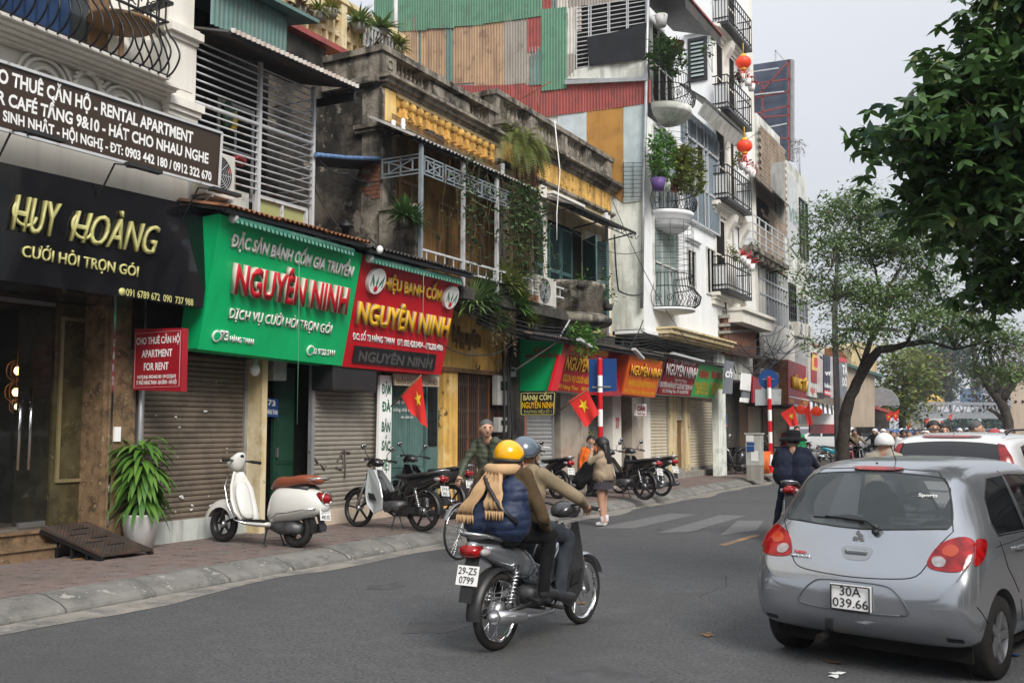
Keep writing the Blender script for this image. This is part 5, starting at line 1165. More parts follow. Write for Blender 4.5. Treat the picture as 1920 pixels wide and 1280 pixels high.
for i,(px,py)in enumerate(floors):
 z=P(px,py,XF+.45).z;ya,yb=P(1366,py,XF+.5).y,P(1410,py,XF+.5).y
 q=thing('box_balcony',('topmost','second from top','third from top','lowest')[i]+' black railed box balcony on the tall white house','balcony',(XF,ya,z),'box balconies of the tall white house')
 b=B();b.box(XF,XF+.5,ya,yb,z-.1,z);part('floor_slab',b,m_bplast,q)
 b=B();b.box(XF+.04,XF+.42,ya+.02,ya+.1,z,z+.75);part('white_side_panel',b,m_white,q)
 n=12;hb=1.0
 for k in range(n+1):y=ya+(yb-ya)*k/n;b=B();b.box(XF+.47,XF+.49,y-.012,y+.012,z,z+hb);part('baluster',b,m_iron,q)
 b=B()
 for zz in(z+.12,z+.75,z+hb):b.bar((XF+.48,ya,zz),(XF+.48,yb,zz),.03);b.bar((XF+.48,ya,zz),(XF,ya,zz),.03);b.bar((XF+.48,yb,zz),(XF,yb,zz),.03)
 for y in(ya,yb):[b.bar((XF+.1*k,y,z),(XF+.1*k,y,z+hb),.018)for k in range(1,5)]
 part('rail',b,m_iron,q)
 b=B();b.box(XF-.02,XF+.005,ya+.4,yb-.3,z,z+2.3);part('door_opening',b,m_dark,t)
 window(t,XF+.03,ya+.35,yb-.25,z,z+2.35,m_cream,m_glass,1,1,.08)
 for cc,e_ in(([(z-.3,z-.2,.15),(z-.2,z-.1,.25),(z-.45,z-.3,.08)],.3),([(z+2.5,z+2.6,.1),(z+2.6,z+2.7,.2)],-.1)):b=B();cornice(b,XF,ya,yb+e_,cc);part('floor_cornice',b,m_cream,t)
 for y in(y5f+.1,yb+.1):b=B();b.prism([(XF+.02,y,z-.3),(XF+.35,y,z-.3),(XF+.3,y,z-.5),(XF+.12,y,z-.8),(XF+.02,y,z-1.1)],(0,.35,0));part('scroll_bracket',b,m_cream,t)
z0_=P(1387,558,XF+.5).z
b=B();b.box(XF-.02,XF+.55,y5f-.1,y5b,z0_-.75,z0_-.3);b.box(XF-.02,XF+.65,y5f-.15,y5b+.05,z0_-.38,z0_-.28);part('bottom_cornice',b,m_cream,t)
b=B();b.box(-13,XF-.2,y5a,y5b,3.2,5.3);part('lower_wall',b,m_whited,t)
b=B();b.box(XF-.25,XF-.05,y5a,y5f-.05,.15,5.7);part('grey_side_strip',b,m_mint,t)
for i,(px,py)in enumerate(((1394,117),(1396,274))):
 c=P(px,py,-8.0);q=thing('red_lantern',('upper' if i==0 else 'lower')+' round red silk lantern hanging at the tall white house','lantern',c,'red silk lanterns')
 m_sil=mat('red_silk',(.75,.05,.015),.5,var=.1,bump=0,emit=((.8,.05,.01),.12));b=B();n=16
 vs=[]
 for j in range(9):
  for k in range(n*2):a=math.pi*k/n;r_=.24*math.sin(math.pi*(j+.6)/9.2)*(1-.04*(k%2));vs.append((c.x+r_*math.cos(a),c.y+r_*math.sin(a),c.z+.2*math.cos(math.pi*(j+.6)/9.2)))
 b.add(vs,[(j*2*n+k,(j+1)*2*n+k,(j+1)*2*n+(k+1)%(2*n),j*2*n+(k+1)%(2*n))for j in range(8)for k in range(2*n)],smooth=True);part('lantern_body',b,m_sil,q)
 b=B();b.lathe([(.09,.17),(.09,.24),(0,.24)],12,c);b.lathe([(.09,-.24),(.09,-.17)],12,c);b.tube([c+V((0,0,.24)),c+V((0,0,.6))],.01,4);part('cap',b,s_yel,q)
 b=B();[b.tube([c+V((.05*math.cos(k),.05*math.sin(k),-.24)),c+V((.06*math.cos(k),.06*math.sin(k),-.5))],.008,3)for k in range(8)];part('tassel',b,m_sil,q)
for i,(px,py)in enumerate(((1392,150),(1402,158),(1409,168),(1392,315),(1402,322),(1410,330),(1393,490),(1401,497),(1409,505))):
 c=P(px,py,-8.45);q=thing('flower_pot','white pot with red flowers, %s on the %s balcony rail'%(('left one','middle one','right one')[i%3],('second','third','lowest')[i//3]),'flower pot',c,'red flower pots on the balcony rails')
 pot(q,c-V((0,0,.05)),.13,.22,s_white);b=B()
 for k in range(45):leaflet(b,c+V((0,0,.25))+V((rnd.gauss(0,.1),rnd.gauss(0,.13),rnd.gauss(0,.08))),.09,.08)
 part('flowers',b,mat('red_petals',(.6,.01,.02),.6,bump=0),q,kind='stuff')
for(px,py),lb_ in(((1380,140),'dry bush on the second balcony of the white house'),((1382,300),'bright green bush on the third balcony of the white house'),((1377,470),'small green plants on the lowest box balcony')):
 bush('balcony_shrub',lb_,P(px,py,-8.6),(.2,.4,.35),130,'leaf_brown' if py<200 else 'leaf_yellow',.12,.06)
 # ================================================================== billboard and far left houses
yb_=47.0
t=thing('billboard','large blue grey billboard seen from behind with a rusty red steel frame','billboard',PY(1448,305,yb_))
b=B();b.prism(py4([(1411,316),(1409,122),(1482,111),(1482,300)],yb_),(0,.15,0));part('panel',b,mat('billboard_back',(.07,.085,.13),.6,var=.12,bump=.05),t)
b=B();b.prism(py4([(1482,302),(1482,111),(1488,112),(1488,302)],yb_-.05),(0,.2,0));part('side_frame',b,m_galv,t)
for q in(((1412,190),(1482,112)),((1410,158),(1483,148)),((1410,185),(1482,172)),((1410,215),(1482,198)),((1410,222),(1482,216)),((1411,258),(1482,260)),((1430,158),(1430,240)),((1479,112),(1479,300))):
 b=B();b.bar(PY(*q[0],yb_-.25),PY(*q[1],yb_-.25),.06);part('strut',b,m_tin['red'],t)
b=B();[b.bar(PY(*a,yb_-.3),PY(*c,yb_-.3),.06)for a,c in(((1412,135),(1460,128)),((1415,178),(1470,172)),((1420,243),(1475,232)),((1454,95),(1454,116)),((1454,95),(1468,111)))];part('white_tube',b,m_steelw,t)
t=thing('brick_house','weathered brown brick house with grey window wall and concrete balcony','building',(-10,39,.15))
XB=-9.4
y6a,y6b=P(1416,500,XB).y,P(1472,500,XB).y
zt6=P(1416,335,XB).z
b=B();b.box(-15,XB,y6a,y6b,3.3,zt6+.5);part('wall',b,mat('brown_block',(.3,.23,.17),.95,var=.3,sc=2.5,bump=.6,bsc=8,streak=((.13,.1,.08),.6),dirt=((.42,.35,.28),.5,1.3)),t)
b=B()
def zP(px,py,X=XB):return P(px,py,X).z
for i in range(26):
 z=zP(1440,420)+i*.14
 for j in range(9):y=y6a+.9+j*.5+(i%2)*.25;b.box(XB,XB+.012+rnd.uniform(0,.012),y,min(y+.48,y6b-.05),z,z+.125)
part('block_courses',b,MATS['brown_block'],t,kind='stuff')
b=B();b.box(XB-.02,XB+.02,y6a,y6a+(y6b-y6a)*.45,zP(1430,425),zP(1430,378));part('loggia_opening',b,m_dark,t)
q=thing('sloping_canopy','dark sheet canopy sloping over the brown brick house','awning roof',P(1440,340,-8.8));b=B();b.corr(P(1413,318,-9.3),P(1478,385,-9.3),P(1480,387,-8.5),P(1413,322,-8.5),.02,.2);part('roof_sheet',b,m_tin['dark'],q)
q=thing('white_rail_balcony','concrete ledge with white metal railing on the brown brick house','balcony',P(1415,450,-8.7))
zq=P(1415,455,-8.7).z;ya,yb=P(1412,450,-8.7).y,P(1480,500,-8.7).y
b=B();b.box(XB,-8.7,ya,yb,zq-.25,zq-.08);part('slab',b,m_mstone,q)
b=B();[b.box(XB,-8.75,ya+k*.7,ya+k*.7+.2,zq-.45,zq-.25)for k in range(int((yb-ya)/.7))];part('corbels',b,m_mstone,q)
for k in range(4):b=B();b.bar((-8.7,ya,zq+.1+k*.28),(-8.7,yb,zq+.1+k*.28),.035);b.bar((-8.7,ya,zq+.1+k*.28),(XB,ya,zq+.1+k*.28),.035);part('rail',b,m_steelw,q)
for k in range(7):b=B();b.bar((-8.7,ya+k*(yb-ya)/6,zq-.1),(-8.7,ya+k*(yb-ya)/6,zq+.98),.04);part('post',b,m_steelw,q)
bush('weeds','weeds growing from the dark ledge of the brown brick house',V((-8.7,ya+1,zq-.1)),(.12,1.4,.14),110,'leaf',.12,.05,cat='weeds')
q=thing('window_wall','tall grey gridded window wall of the brown brick house','window',P(1424,610,-9.2))
ya,yb=P(1424,560,-9.2).y,P(1477,560,-9.2).y;z0,z1=P(1424,600,-9.2).z,P(1424,492,-9.2).z
b=B();b.box(XB,-9.25,ya,yb,z0,z1);part('pane',b,mat('dusty_glass',(.12,.13,.13),.25,var=.5,sc=2,bump=0),q)
for k in range(11):y=ya+(yb-ya)*k/10;b=B();b.box(-9.25,-9.18,y-.03,y+.03,z0,z1+.0);part('mullion',b,m_steelw,q)
b=B();[b.bar((-9.2,ya,z),(-9.2,yb,z),.06)for z in(z0,z0+1.0,z0+1.55,z0+2.1,z1)];part('transom',b,m_steelw,q)
b=B();b.box(XB,-9.05,ya-.1,yb+.3,zP(1424,665,-9.05),z0);part('cream_spandrel',b,m_cream,t)
b=B();b.box(-9.5,-9.2,y6a+.6,ya-.1,zP(1416,672),z1);part('cream_pier',b,m_cream,t)
b=B();b.prism([P(1359,590,-9.0),P(1418,585,-9.0),P(1418,670,-9.0),P(1395,668,-9.0),P(1359,662,-9.0)],(-.5,0,0));part('raw_brick_patch',b,m_brick,t)
b=B()
for z_,h_ in((590,6),(606,6),(620,5)):b.prism([P(1358,z_,-8.95),P(1419,z_-4,-8.95),P(1419,z_-4+h_,-8.95),P(1358,z_+h_,-8.95)],(-.4,0,0))
part('concrete_band',b,m_conc,t)
t=thing('concrete_house','grey streaked concrete house with a faded vertical banner behind the brick house','building',(-10,44,.15))
XG=-9.4;y7a,y7b=y6b+.05,P(1516,500,XG).y;z7=P(1478,303,XG).z
b=B();b.box(-15,XG,y7a,y7b,3.3,z7);b.box(-15,XG-.1,y6a+1,y7a-.02,zt6+.55,z7+.8);part('wall',b,m_whited,t)
b=B();b.prism(py4([(1415,345),(1415,312),(1470,303),(1470,420)],y6a+2.5),(0,.1,0));part('streaked_side',b,mat('streaked_concrete',(.42,.43,.42),.9,var=.2,streak=((.08,.08,.08),.9),bump=.2),t)
b=B();b.prism([P(1478,322,XG+.05),P(1497,345,XG+.05),P(1497,482,XG+.05),P(1478,455,XG+.05)],(-.04,0,0));q=part('faded_banner',b,mat('faded_banner',(.5,.52,.52),.7,var=.15),t)
bd=Board((1478,322),(1497,345),(1478,455),(1497,482),XG+.06)
bd.text('VD',(1479,410),(1495,424),(1479,385),mat('faded_green',(.25,.33,.31),.8,bump=0),q,bold=.03)
window(t,XG+.06,P(1479,600,XG).y,P(1492,600,XG).y,P(1480,600,XG).z,P(1480,530,XG).z,m_iron,m_dark,2,4,.06);window(t,XG+.06,P(1498,400,XG).y,P(1513,420,XG).y,zP(1500,480,XG),zP(1500,372,XG),m_iron,m_glass,1,2,.06);window(t,XG+.06,P(1495,600,XG).y,P(1513,600,XG).y,zP(1500,625,XG),zP(1500,560,XG),m_galv,m_glass,2,1,.06)
bush('rooftop_weeds','dry tangled twigs on the roof corner of the concrete house',P(1500,300,-9.3),(.7,1.6,.7),150,'leaf_brown',.16,.04,cat='weeds')
bush('window_plants','palm like plants in the high window of the concrete house',P(1507,430,-9.2),(.3,.9,1.5),260,'leaf',.3,.06)
acunit('air_conditioner','outdoor air conditioner left of a pair above the street tree',(-9.3,P(1499,620,-9.1).y,zP(1500,632,-9.1)),1.1);acunit('air_conditioner','outdoor air conditioner right of a pair above the street tree',(-9.3,P(1514,620,-9.1).y,zP(1512,634,-9.1)),1.1)
# ================================================================== signs and shops, row 2
def psign(name,label,pts,X,m,d=.06,cat='sign',Yp=None,group='signboards'):
 q=[P(x,y,X)for x,y in pts]if Yp is None else py4(pts,Yp)
 t=thing(name,label,cat,q[0],group);b=B();b.prism(q,(-d,0,0)if Yp is None else(0,d,0));part('panel',b,m,t);return t
t=thing('shop_row','row of small cake shops with cream roller shutters under slanted signs','building',(-10,25,.15))
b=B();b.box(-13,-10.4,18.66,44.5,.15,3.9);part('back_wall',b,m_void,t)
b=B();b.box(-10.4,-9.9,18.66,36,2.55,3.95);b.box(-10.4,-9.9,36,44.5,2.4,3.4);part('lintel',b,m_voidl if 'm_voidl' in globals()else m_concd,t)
yy=lambda px:P(px,820,-9.95).y
for nm,x0,x1,m in(('salmon_pillar',974,986,mat('salmon_paint',(.45,.2,.14),.7,streak=((.25,.12,.1),.5))),('marble_pillar',1052,1088,m_marbl),('cream_pillar',1088,1101,m_marbl),('cream_pillar',1147,1163,m_cream),('marble_pillar',1186,1207,m_marbl),('cream_pillar',1207,1218,m_cream),('cream_pillar',1255,1268,m_yel2),('cream_pillar',1283,1292,m_yel2),('cream_pillar',1340,1349,m_cream),('stone_pillar',1352,1384,m_concd),('brown_door',1385,1402,m_bwood),('cream_pillar',1402,1412,m_beige),('brown_pillar',1430,1450,m_bwood)):
 b=B();b.box(-10.4,-9.92 if 'marble' not in nm else-9.96,yy(x0),yy(x1),.15,2.56);part(nm,b,m,t)
b=B();b.box(-10.0,-9.7,yy(1050),yy(1345),.15,.32);b.box(-10.4,-9.95,yy(1262),yy(1350),.15,.42);part('door_step',b,m_conc,t)
for x0,x1,m,lb_,zb in((987,1041,m_shutg,'light grey roller shutter under the black gold plaque',.3),(1219,1255,m_shutc,'cream roller shutter under the orange sign right edge',.35),(1293,1340,m_shutc,'wide pale cream roller shutter under the light green sign',.45),(1268,1283,m_shutc,'narrow cream roller shutter above the small door between pillars',1.9),(1412,1430,m_shutc,'cream roller shutter behind the utility cabinet',.3),(1452,1480,m_shutc,'cream roller shutter right of the striped pole',.3)):
 shutter('roller_shutter',yy(x0)+.03,yy(x1)-.03,zb,2.55,-10.02,m,lb_,.09,parts=x0<1300,group='roller shutters')
b=B();b.box(-10.1,-10.05,yy(1268),yy(1283),.4,1.85);part('small_door',b,m_bwood,t)
b=B();[b.box(-10.9,-10.45,yy(1163),yy(1186),z,z+.03)for z in(.9,1.3,1.7,2.1)];b.box(-10.9,-10.45,yy(1101),yy(1147),1.0,1.05);part('shelf',b,m_bwood,t)
b=B();[b.box(-10.7,-10.5,yy(1163)+.03+k*.13,yy(1163)+.13+k*.13,z,z+.16)for k in range(5)for z in(1.73,2.13)];part('red_boxes',b,mat('red_carton',(.35,.03,.02),.6,bump=0),t,kind='stuff')
b=B();b.box(-10.3,-10.25,yy(1101),yy(1147),1.35,2.4);part('glass_partition',b,mat('dim_glass',(.09,.1,.09),.2,var=.4,sc=2,bump=0),t)
lettering('HUYỀN',(-10.24,yy(1103),1.38),(0,.95,0),(0,0,.16),s_golds,t,bold=.01)
lettering('77',(-9.9,yy(1152),1.62),(0,.22,0),(0,0,.25),s_red,t,bold=.02)
t1=psign('signboard','green end panel with dark red words at the corner of the cake shop signs',[(967,733),(971,634),(1056,641),(1032,732)],0,s_green,.05,Yp=18.45)
ss='ĐẶC SẢN','BÁNH CỐM GIA TRUYỀN'
def pyl(s,x0,y0,x1,yt,Yp,m,parent,**k):
 a,c,d=PY(x0,y0,Yp),PY(x1,y0,Yp),PY(x0,yt,Yp);return lettering(s,a,V((c.x-a.x,0,0)),V((0,0,d.z-a.z)),m,parent,**k)
pyl(ss[0],1000,660,1031,653,18.44,s_red2,t1,bold=.02);pyl(ss[1],985,671,1047,665,18.44,s_red2,t1,bold=.02)
psign('signboard','red vertical strip between the green corner panel and red sign',[(1032,732),(1056,640),(1069,642),(1045,733)],-8.97,s_red)
bd=Board((1069,641),(1143,657),(1043,731),(1122,741),-8.9,-9.3);st=boxsign(bd,s_red,'red sign with yellow letters partly hidden by the blue road sign',.4)
bd.text('NGUYÊN NINH',(1058,692),(1132,702),(1064,668),s_yel,st,ext=.04,bold=.014,side=s_red2);bd.text('ĐẶC SẢN BÁNH CỐM GIA TRUYỀN',(1069,656),(1138,668),(1070,649),s_yel,st,bold=.015);bd.text('DỊCH VỤ CƯỚI HỎI TRỌN GÓI',(1055,713),(1128,723),(1057,702),s_yel,st,bold=.015);bd.text('77 Hàng Than   093.828.7980',(1046,727),(1122,735),(1047,720),s_yel,st,bold=.015)
psign('signboard','dark red plain side panel left of the orange sign',[(1142,654),(1182,664),(1166,742),(1124,742)],-9.2,s_red2)
bd=Board((1182,665),(1243,678),(1166,738),(1228,745),-8.85,-9.2);st=boxsign(bd,s_orange,'orange sign with yellow letters between two red signs',.5,mside=paint('sign_red_orange',(.5,.06,.01)))
bd.text('NGUYÊN NINH',(1182,702),(1238,710),(1185,684),s_yel,st,ext=.04,bold=.014,side=s_red2);bd.text('NHẬN CƯỚI HỎI TRỌN GÓI',(1177,722),(1228,728),(1179,712),s_yel,st,bold=.015);bd.text('Đ/c: 77 Hàng Than, Điện thoại: 0979',(1170,734),(1226,741),(1171,728),s_yel,st,bold=.01);bd.text('BÁNH CỐM',(1195,673),(1232,680),(1197,668),s_yel,st,bold=.02)
bd=Board((1255,669),(1312,679),(1233,739),(1294,742),-8.85,-9.3);st=boxsign(bd,s_red2,'crimson sign with white letters and a thin script line',.5)
bd.text('NGUYÊN NINH',(1248,701),(1305,710),(1251,681),s_white,st,ext=.04,bold=.014,side=s_red2);bd.text('ĐẶC SẢN BÁNH CỐM',(1263,679),(1303,686),(1264,672),s_white,st,bold=.01);bd.text('Nguyên Hương',(1265,713),(1287,717),(1266,708),s_white,st,shear=.02,bold=0);bd.text('CHUYÊN NHẬN ĐẶT CƯỚI HỎI TRỌN GÓI',(1236,724),(1297,731),(1238,715),s_white,st,bold=.02);bd.text('ĐC: 77B Hàng Than - ĐT: 024.39275748',(1242,735),(1290,738),(1242,729),s_white,st,bold=.01)
bd=Board((1312,680),(1357,690),(1295,742),(1354,748),-8.85,-9.3);st=boxsign(bd,s_lgreen,'light green sign with red letters at the right end of the cake signs',.5)
bd.text('NINH',(1310,707),(1328,710),(1312,693),s_red,st,bold=.03);bd.text('BÌNH MINH',(1334,708),(1353,711),(1335,696),s_red,st,bold=.03)
for y_,s_ in((722,'LÀM CỖ CƯỚI HỎI'),(730,'TRỌN GÓI'),(738,'ĐT: 0912 345')):bd.text(s_,(1303,y_),(1327,y_+2),(1304,y_-6),s_yel,st,bold=.02);bd.text(s_,(1332,y_+1),(1352,y_+3),(1333,y_-5),s_yel,st,bold=.02)
t1=psign('signboard','black plaque with gold lettering and border above the grey shutter',[(975,779),(975,735),(1042,734),(1040,779)],0,s_black2,.05,Yp=17.9)
pyl('BÁNH CỐM',981,750,1034,741,17.89,s_gold,t1,bold=.02);pyl('NGUYỄN NINH',979,765,1038,754,17.89,s_yel,t1,bold=.004);pyl('THƯƠNG HIỆU SỐ 1',982,774,1034,769,17.89,s_golds,t1)
b=B();c_=py4([(977,777),(977,737),(1040,736),(1038,777)],17.885)
for i in range(4):b.bar(c_[i],c_[(i+1)%4],.012)
part('gold_border',b,s_gold,t1)
t1=psign('signboard','small white notice with one large red word beside the cream shutter',[(1193,779),(1193,757),(1212,757),(1212,779)],-9.6,s_white);bd=Board((1193,757),(1212,757),(1193,779),(1212,779),-9.59);bd.text('OÁN',(1195,770),(1210,770),(1195,761),s_red2,t1,bold=.03);bd.text('Nghệ Thuật',(1195,776),(1210,777),(1195,773),s_red2,t1)
eave('dark corrugated eave over the red and orange signs',P(1000,640,-8.7).y,P(1245,660,-8.7).y,3.42,3.75,-8.7,-10.0,m_tin['dark'])
eave('dark corrugated eave over the crimson and light green signs',P(1245,660,-8.7).y+.03,P(1362,683,-8.7).y,3.5,3.8,-8.7,-10.0,m_tin['dark'])
for i,(a_,c_)in enumerate((((1085,636),(1107,650)),((1188,654),(1205,672)),((1260,662),(1318,677)))):
 q=thing('floodlight',('left','middle','right')[i]+' slim white floodlight over the row of cake signs','lamp',P(*a_,-8.5),'floodlights over the cake signs');p0,p1=P(*a_,-8.5),P(*c_,-8.5);b=B();b.bar(p0,p1,.1,.05);part('lamp_head',b,m_steelw,q);b=B();b.tube([p0.lerp(p1,.5),p0.lerp(p1,.5)+V((-.3,0,.25))],.012,5);part('arm',b,m_iron,q)
t1=psign('signboard','dark grey sign with white script letters beside the light green sign',[(1358,738),(1362,676),(1376,678),(1373,738)],-8.6,s_grey);bd=Board((1362,676),(1376,678),(1358,738),(1373,738),-8.59);bd.text('ch',(1360,706),(1373,708),(1361,690),s_white,t1,bold=.02,shear=.2)
psign('signboard','upright white notice board hanging from a balcony pipe',[(1391,730),(1393,699),(1409,701),(1407,733)],-8.5,s_white);psign('air_vent_box','dark grey box under the white notice board',[(1393,744),(1393,731),(1406,733),(1406,746)],-8.55,s_grey,cat='box',group=None)
psign('signboard','small white printed card below the grey box',[(1390,753),(1391,745),(1405,746),(1404,755)],-8.5,s_white)
t1=psign('signboard','small blue street name plate low on the stone pillar',[(1346,794),(1346,775),(1364,775),(1364,794)],-9.85,s_blue);psign('signboard','small red plate under the blue street name plate',[(1346,800),(1346,795),(1364,795),(1364,800)],-9.85,s_red)
psign('signboard','dark red blank panel behind the round blue road sign',[(1412,755),(1412,705),(1428,709),(1428,755)],-9.0,s_red2)
psign('signboard','cream blank board behind the round blue road sign',[(1428,755),(1428,690),(1478,704),(1477,757)],-9.05,m_whited)
bd=Board((1478,674),(1517,689),(1478,757),(1517,763),-8.7);st=boxsign(bd,s_red2,'tall dark red sign with thick yellow letters in front of the concrete house',.6,mside=m_tin['rust'])
bd.text('VÀNG TÂM',(1487,725),(1517,734),(1488,706),s_yel,st,ext=.08,bold=.04);b=B();c_=[bd.at(x,y)+bd.n*.01 for x,y in((1479,742),(1516,749),(1516,751),(1479,744))];b.prism(c_,bd.n*.01);part('white_stripe',b,s_white,st)
bd.text('VÀNG',(1481,754),(1488,755),(1481,747),s_yel,st,bold=.03);bd.text('TRANG SỨC',(1506,757),(1514,758),(1506,751),s_yel,st,bold=.03);bd.text('789 456 123',(1488,762),(1515,763),(1488,758),s_white,st)
bd=Board((1516,636),(1546,648),(1516,742),(1544,748),-8.6);st=boxsign(bd,m_whited,'pale grey sign with yellow and red inner panels above the awning',.6)
def inner(bd,pts,m,parent,nm='inner_panel',o=.01):b=B();b.prism([bd.at(*p)+bd.n*o for p in pts],bd.n*.01);return part(nm,b,m,parent)
inner(bd,[(1520,716),(1520,660),(1540,666),(1539,721)],s_red2,st);inner(bd,[(1521,693),(1521,663),(1537,668),(1537,697)],mat('pale_yellow_sign',(.75,.5,.12),.5,bump=0),st,o=.021);inner(bd,[(1525,687),(1525,670),(1533,672),(1533,690)],s_red,st,o=.032)
bd.text('Ngọc Khánh',(1519,735),(1540,737),(1520,725),s_red,st,bold=.02);bd.text('VÀNG BẠC',(1523,648),(1538,653),(1523,642),s_red,st,bold=.02)
bd=Board((1545,664),(1565,671),(1545,735),(1565,741),-8.3);st=boxsign(bd,s_navy,'dark navy sign with short white words left of the street light post',.6)
bd.text('vn',(1546,703),(1560,703),(1546,694),s_white,st,bold=.03);bd.text('bảng',(1546,725),(1560,728),(1546,718),s_white,st,bold=.03);inner(bd,[(1545,740),(1545,730),(1565,735),(1565,746)],s_red,st);bd.text('906601',(1545,738),(1565,741),(1545,733),s_white,st,bold=.03,lift=.03)
bd=Board((1566,668),(1589,676),(1566,745),(1588,746),-8.1);st=boxsign(bd,s_grey,'grey sign with big white letters right of the grey street light post',.6)
bd.text('TÀ',(1579,700),(1589,703),(1579,684),s_white,st,bold=.03);bd.text('ĐÔ',(1579,722),(1588,724),(1579,708),s_white,st,bold=.03);inner(bd,[(1566,676),(1566,668),(1587,673),(1587,680)],s_red,st)
q=thing('striped_awning','navy and white striped awning below the pale grey sign','awning',P(1530,755,-8.3));pa=[P(1519,750,-8.9),P(1568,762,-8.9),P(1570,778,-8.0),P(1519,770,-8.0)]
for k in range(12):b=B();b.quad(pa[0].lerp(pa[1],k/12),pa[0].lerp(pa[1],(k+1)/12),pa[3].lerp(pa[2],(k+1)/12),pa[3].lerp(pa[2],k/12));part('stripe',b,s_navy if k%2 else s_white,q)
psign('signboard','red blank board under the awning behind the parked white car',[(1519,812),(1519,795),(1572,795),(1572,812)],-8.9,s_red2);psign('signboard','white board above the red blank board',[(1500,795),(1500,777),(1572,777),(1572,795)],-8.95,s_white)
t=thing('pink_house','windowless pink beige gable wall behind the leaning street tree','building',(-8,60,0))
b=B();b.prism(py4([(1580,800),(1580,690),(1596,683),(1640,702),(1640,800)],50),(-6,8,0));part('wall',b,m_beige,t)
b=B();b.prism(py4([(1575,682),(1575,676),(1655,702),(1655,707)],49.8),(-3,6,0));part('roof_edge',b,m_tin['teal'],t)
t=thing('yellow_house','mustard yellow old house rising behind the pink gable wall','building',(-9,62,0));b=B();b.prism(py4([(1596,690),(1596,650),(1612,640),(1644,648),(1644,705)],60),(-5,6,0));part('wall',b,m_yel2,t)
b=B();b.prism(py4([(1520,668),(1520,650),(1575,655),(1590,672)],52),(-3,3,0));part('tiled_roof',b,m_tin['rust'],t)
t=thing('far_shop','low shop with red tin eave and fan shaped grille beyond the pink wall','building',(-8,66,0))
b=B();b.prism(py4([(1636,812),(1636,765),(1668,770),(1668,812)],64),(-4,5,0));part('wall',b,m_concd,t)
b=B();b.prism(py4([(1634,770),(1634,762),(1672,770),(1672,776)],63.5),(-1,-1,.4));part('red_eave',b,m_tin['red'],t)
b=B();c_=PY(1651,760,63.8);b.prism([c_+V((1.1*math.cos(a),0,1.1*math.sin(a)))for a in[math.pi*k/12 for k in range(13)]],(0,.1,0));part('fan_grille',b,m_galv,t)
# ================================================================== street furniture
def stripe_pole(label,base,top,r=.05,n=9,sign=None):
 t=thing('striped_pole',label,'pole',base,'red and white striped sign poles');h=(top-base.z)/n
 for k in range(n):
  b=B();b.lathe([(r,base.z+k*h),(r,base.z+(k+1)*h)],14,(base.x,base.y,0));part('band',b,(s_red if k%2==0 else s_white),t)
 b=B();b.lathe([(r,top),(0,top+.01)],14,(base.x,base.y,0));part('cap',b,s_white,t);return t
p1=V((-7.2,16.25,.15));p1=G(1127,960,.15);zt1=PY(1127,672,p1.y).z
t=stripe_pole('red and white striped pole carrying a square blue road sign',p1,zt1,.045,9)
b=B();q_=[PY(1104,735,p1.y+.07),PY(1104,673,p1.y+.07),PY(1156,672,p1.y+.07),PY(1156,733,p1.y+.07)];b.prism(q_,(0,.006,0));part('blue_sign_plate',b,s_blue,t)
b=B();b.box(p1.x-.18,p1.x+.18,p1.y+.055,p1.y+.07,zt1-.52,zt1-.49);b.torus(.058,.012,12,4,(p1.x,p1.y,zt1-.5),'z');part('clamp',b,m_galv,t)
p2=G(1446,893,.15);zt2=PY(1440,706,p2.y).z
t=stripe_pole('leaning striped pole with a round blue road sign near the cabinet',p2,zt2,.06,9)
b=B();c_=PY(1441,711,p2.y+.1);b.lathe([(0,0),(.31,0),(.31,.01),(0,.01)],32,c_,'y',False);part('round_sign_plate',b,s_blue,t)
b=B();b.box(c_.x-.18,c_.x+.18,c_.y-.02,c_.y-.005,c_.z-.01,c_.z+.02);part('clamp',b,m_galv,t)
b=B();q_=[PY(x,y,p2.y+.08)for x,y in((1416,760),(1416,730),(1465,729),(1464,758))];b.prism(q_,(0,.01,0));part('grey_sign_back',b,mat('sign_back_grey',(.42,.45,.46),.5,dirt=((.25,.27,.28),.7,3)),t)
c=G(1414,899,.15);q=thing('utility_cabinet','grey street utility cabinet with stuck notices beside the orange hose','cabinet',c);h=PY(1414,812,c.y).z
m_cab=mat('cabinet_grey',(.4,.41,.38),.6,streak=((.25,.25,.22),.5),dirt=((.3,.3,.28),.6,3))
x0,x1=PY(1399,890,c.y).x,PY(1427,890,c.y).x
b=B();b.box(x0,x1,c.y,c.y+.35,.55,h-.03);part('body',b,m_cab,q,bevel=.01);b=B();b.box(x0+.01,x1-.01,c.y+.01,c.y+.33,.13,.55);part('plinth',b,m_conc,q);b=B();b.box(x0-.03,x1+.03,c.y-.03,c.y+.38,h-.03,h+.01);part('lid',b,m_cab,q)
for(a_,c2,e_,f_),m in(((.05,.4,.82,.96),m_paper),((.08,.3,.6,.72),s_blue),((.35,.25,.4,.62),m_paper),((.1,.78,.74,.8),s_blue)):
 b=B();w=x1-x0;b.box(x0+w*a_,x0+w*min(.95,a_+.5),c.y-.012,c.y-.004,.15+(h-.15)*e_,.15+(h-.15)*f_);part('notice',b,m,q)
c=G(1435,893,.15);q=thing('hose_coil','thick orange corrugated hose coils leaning on the striped pole','hose',c);m_hose=mat('orange_hose',(.75,.17,.03),.55,bump=0)
for k in range(9):b=B();b.torus(.36,.022,30,6,(c.x-.16+k*.042,c.y+.05,.15+.38),'x');part('coil',b,m_hose,q)
b=B();b.lathe([(0,0),(.26,0),(.22,.1),(0,.12)],8,(c.x+.15,c.y-.05,.15));single('stone_base',b,m_conc,'rough concrete lump at the foot of the striped pole','stone')
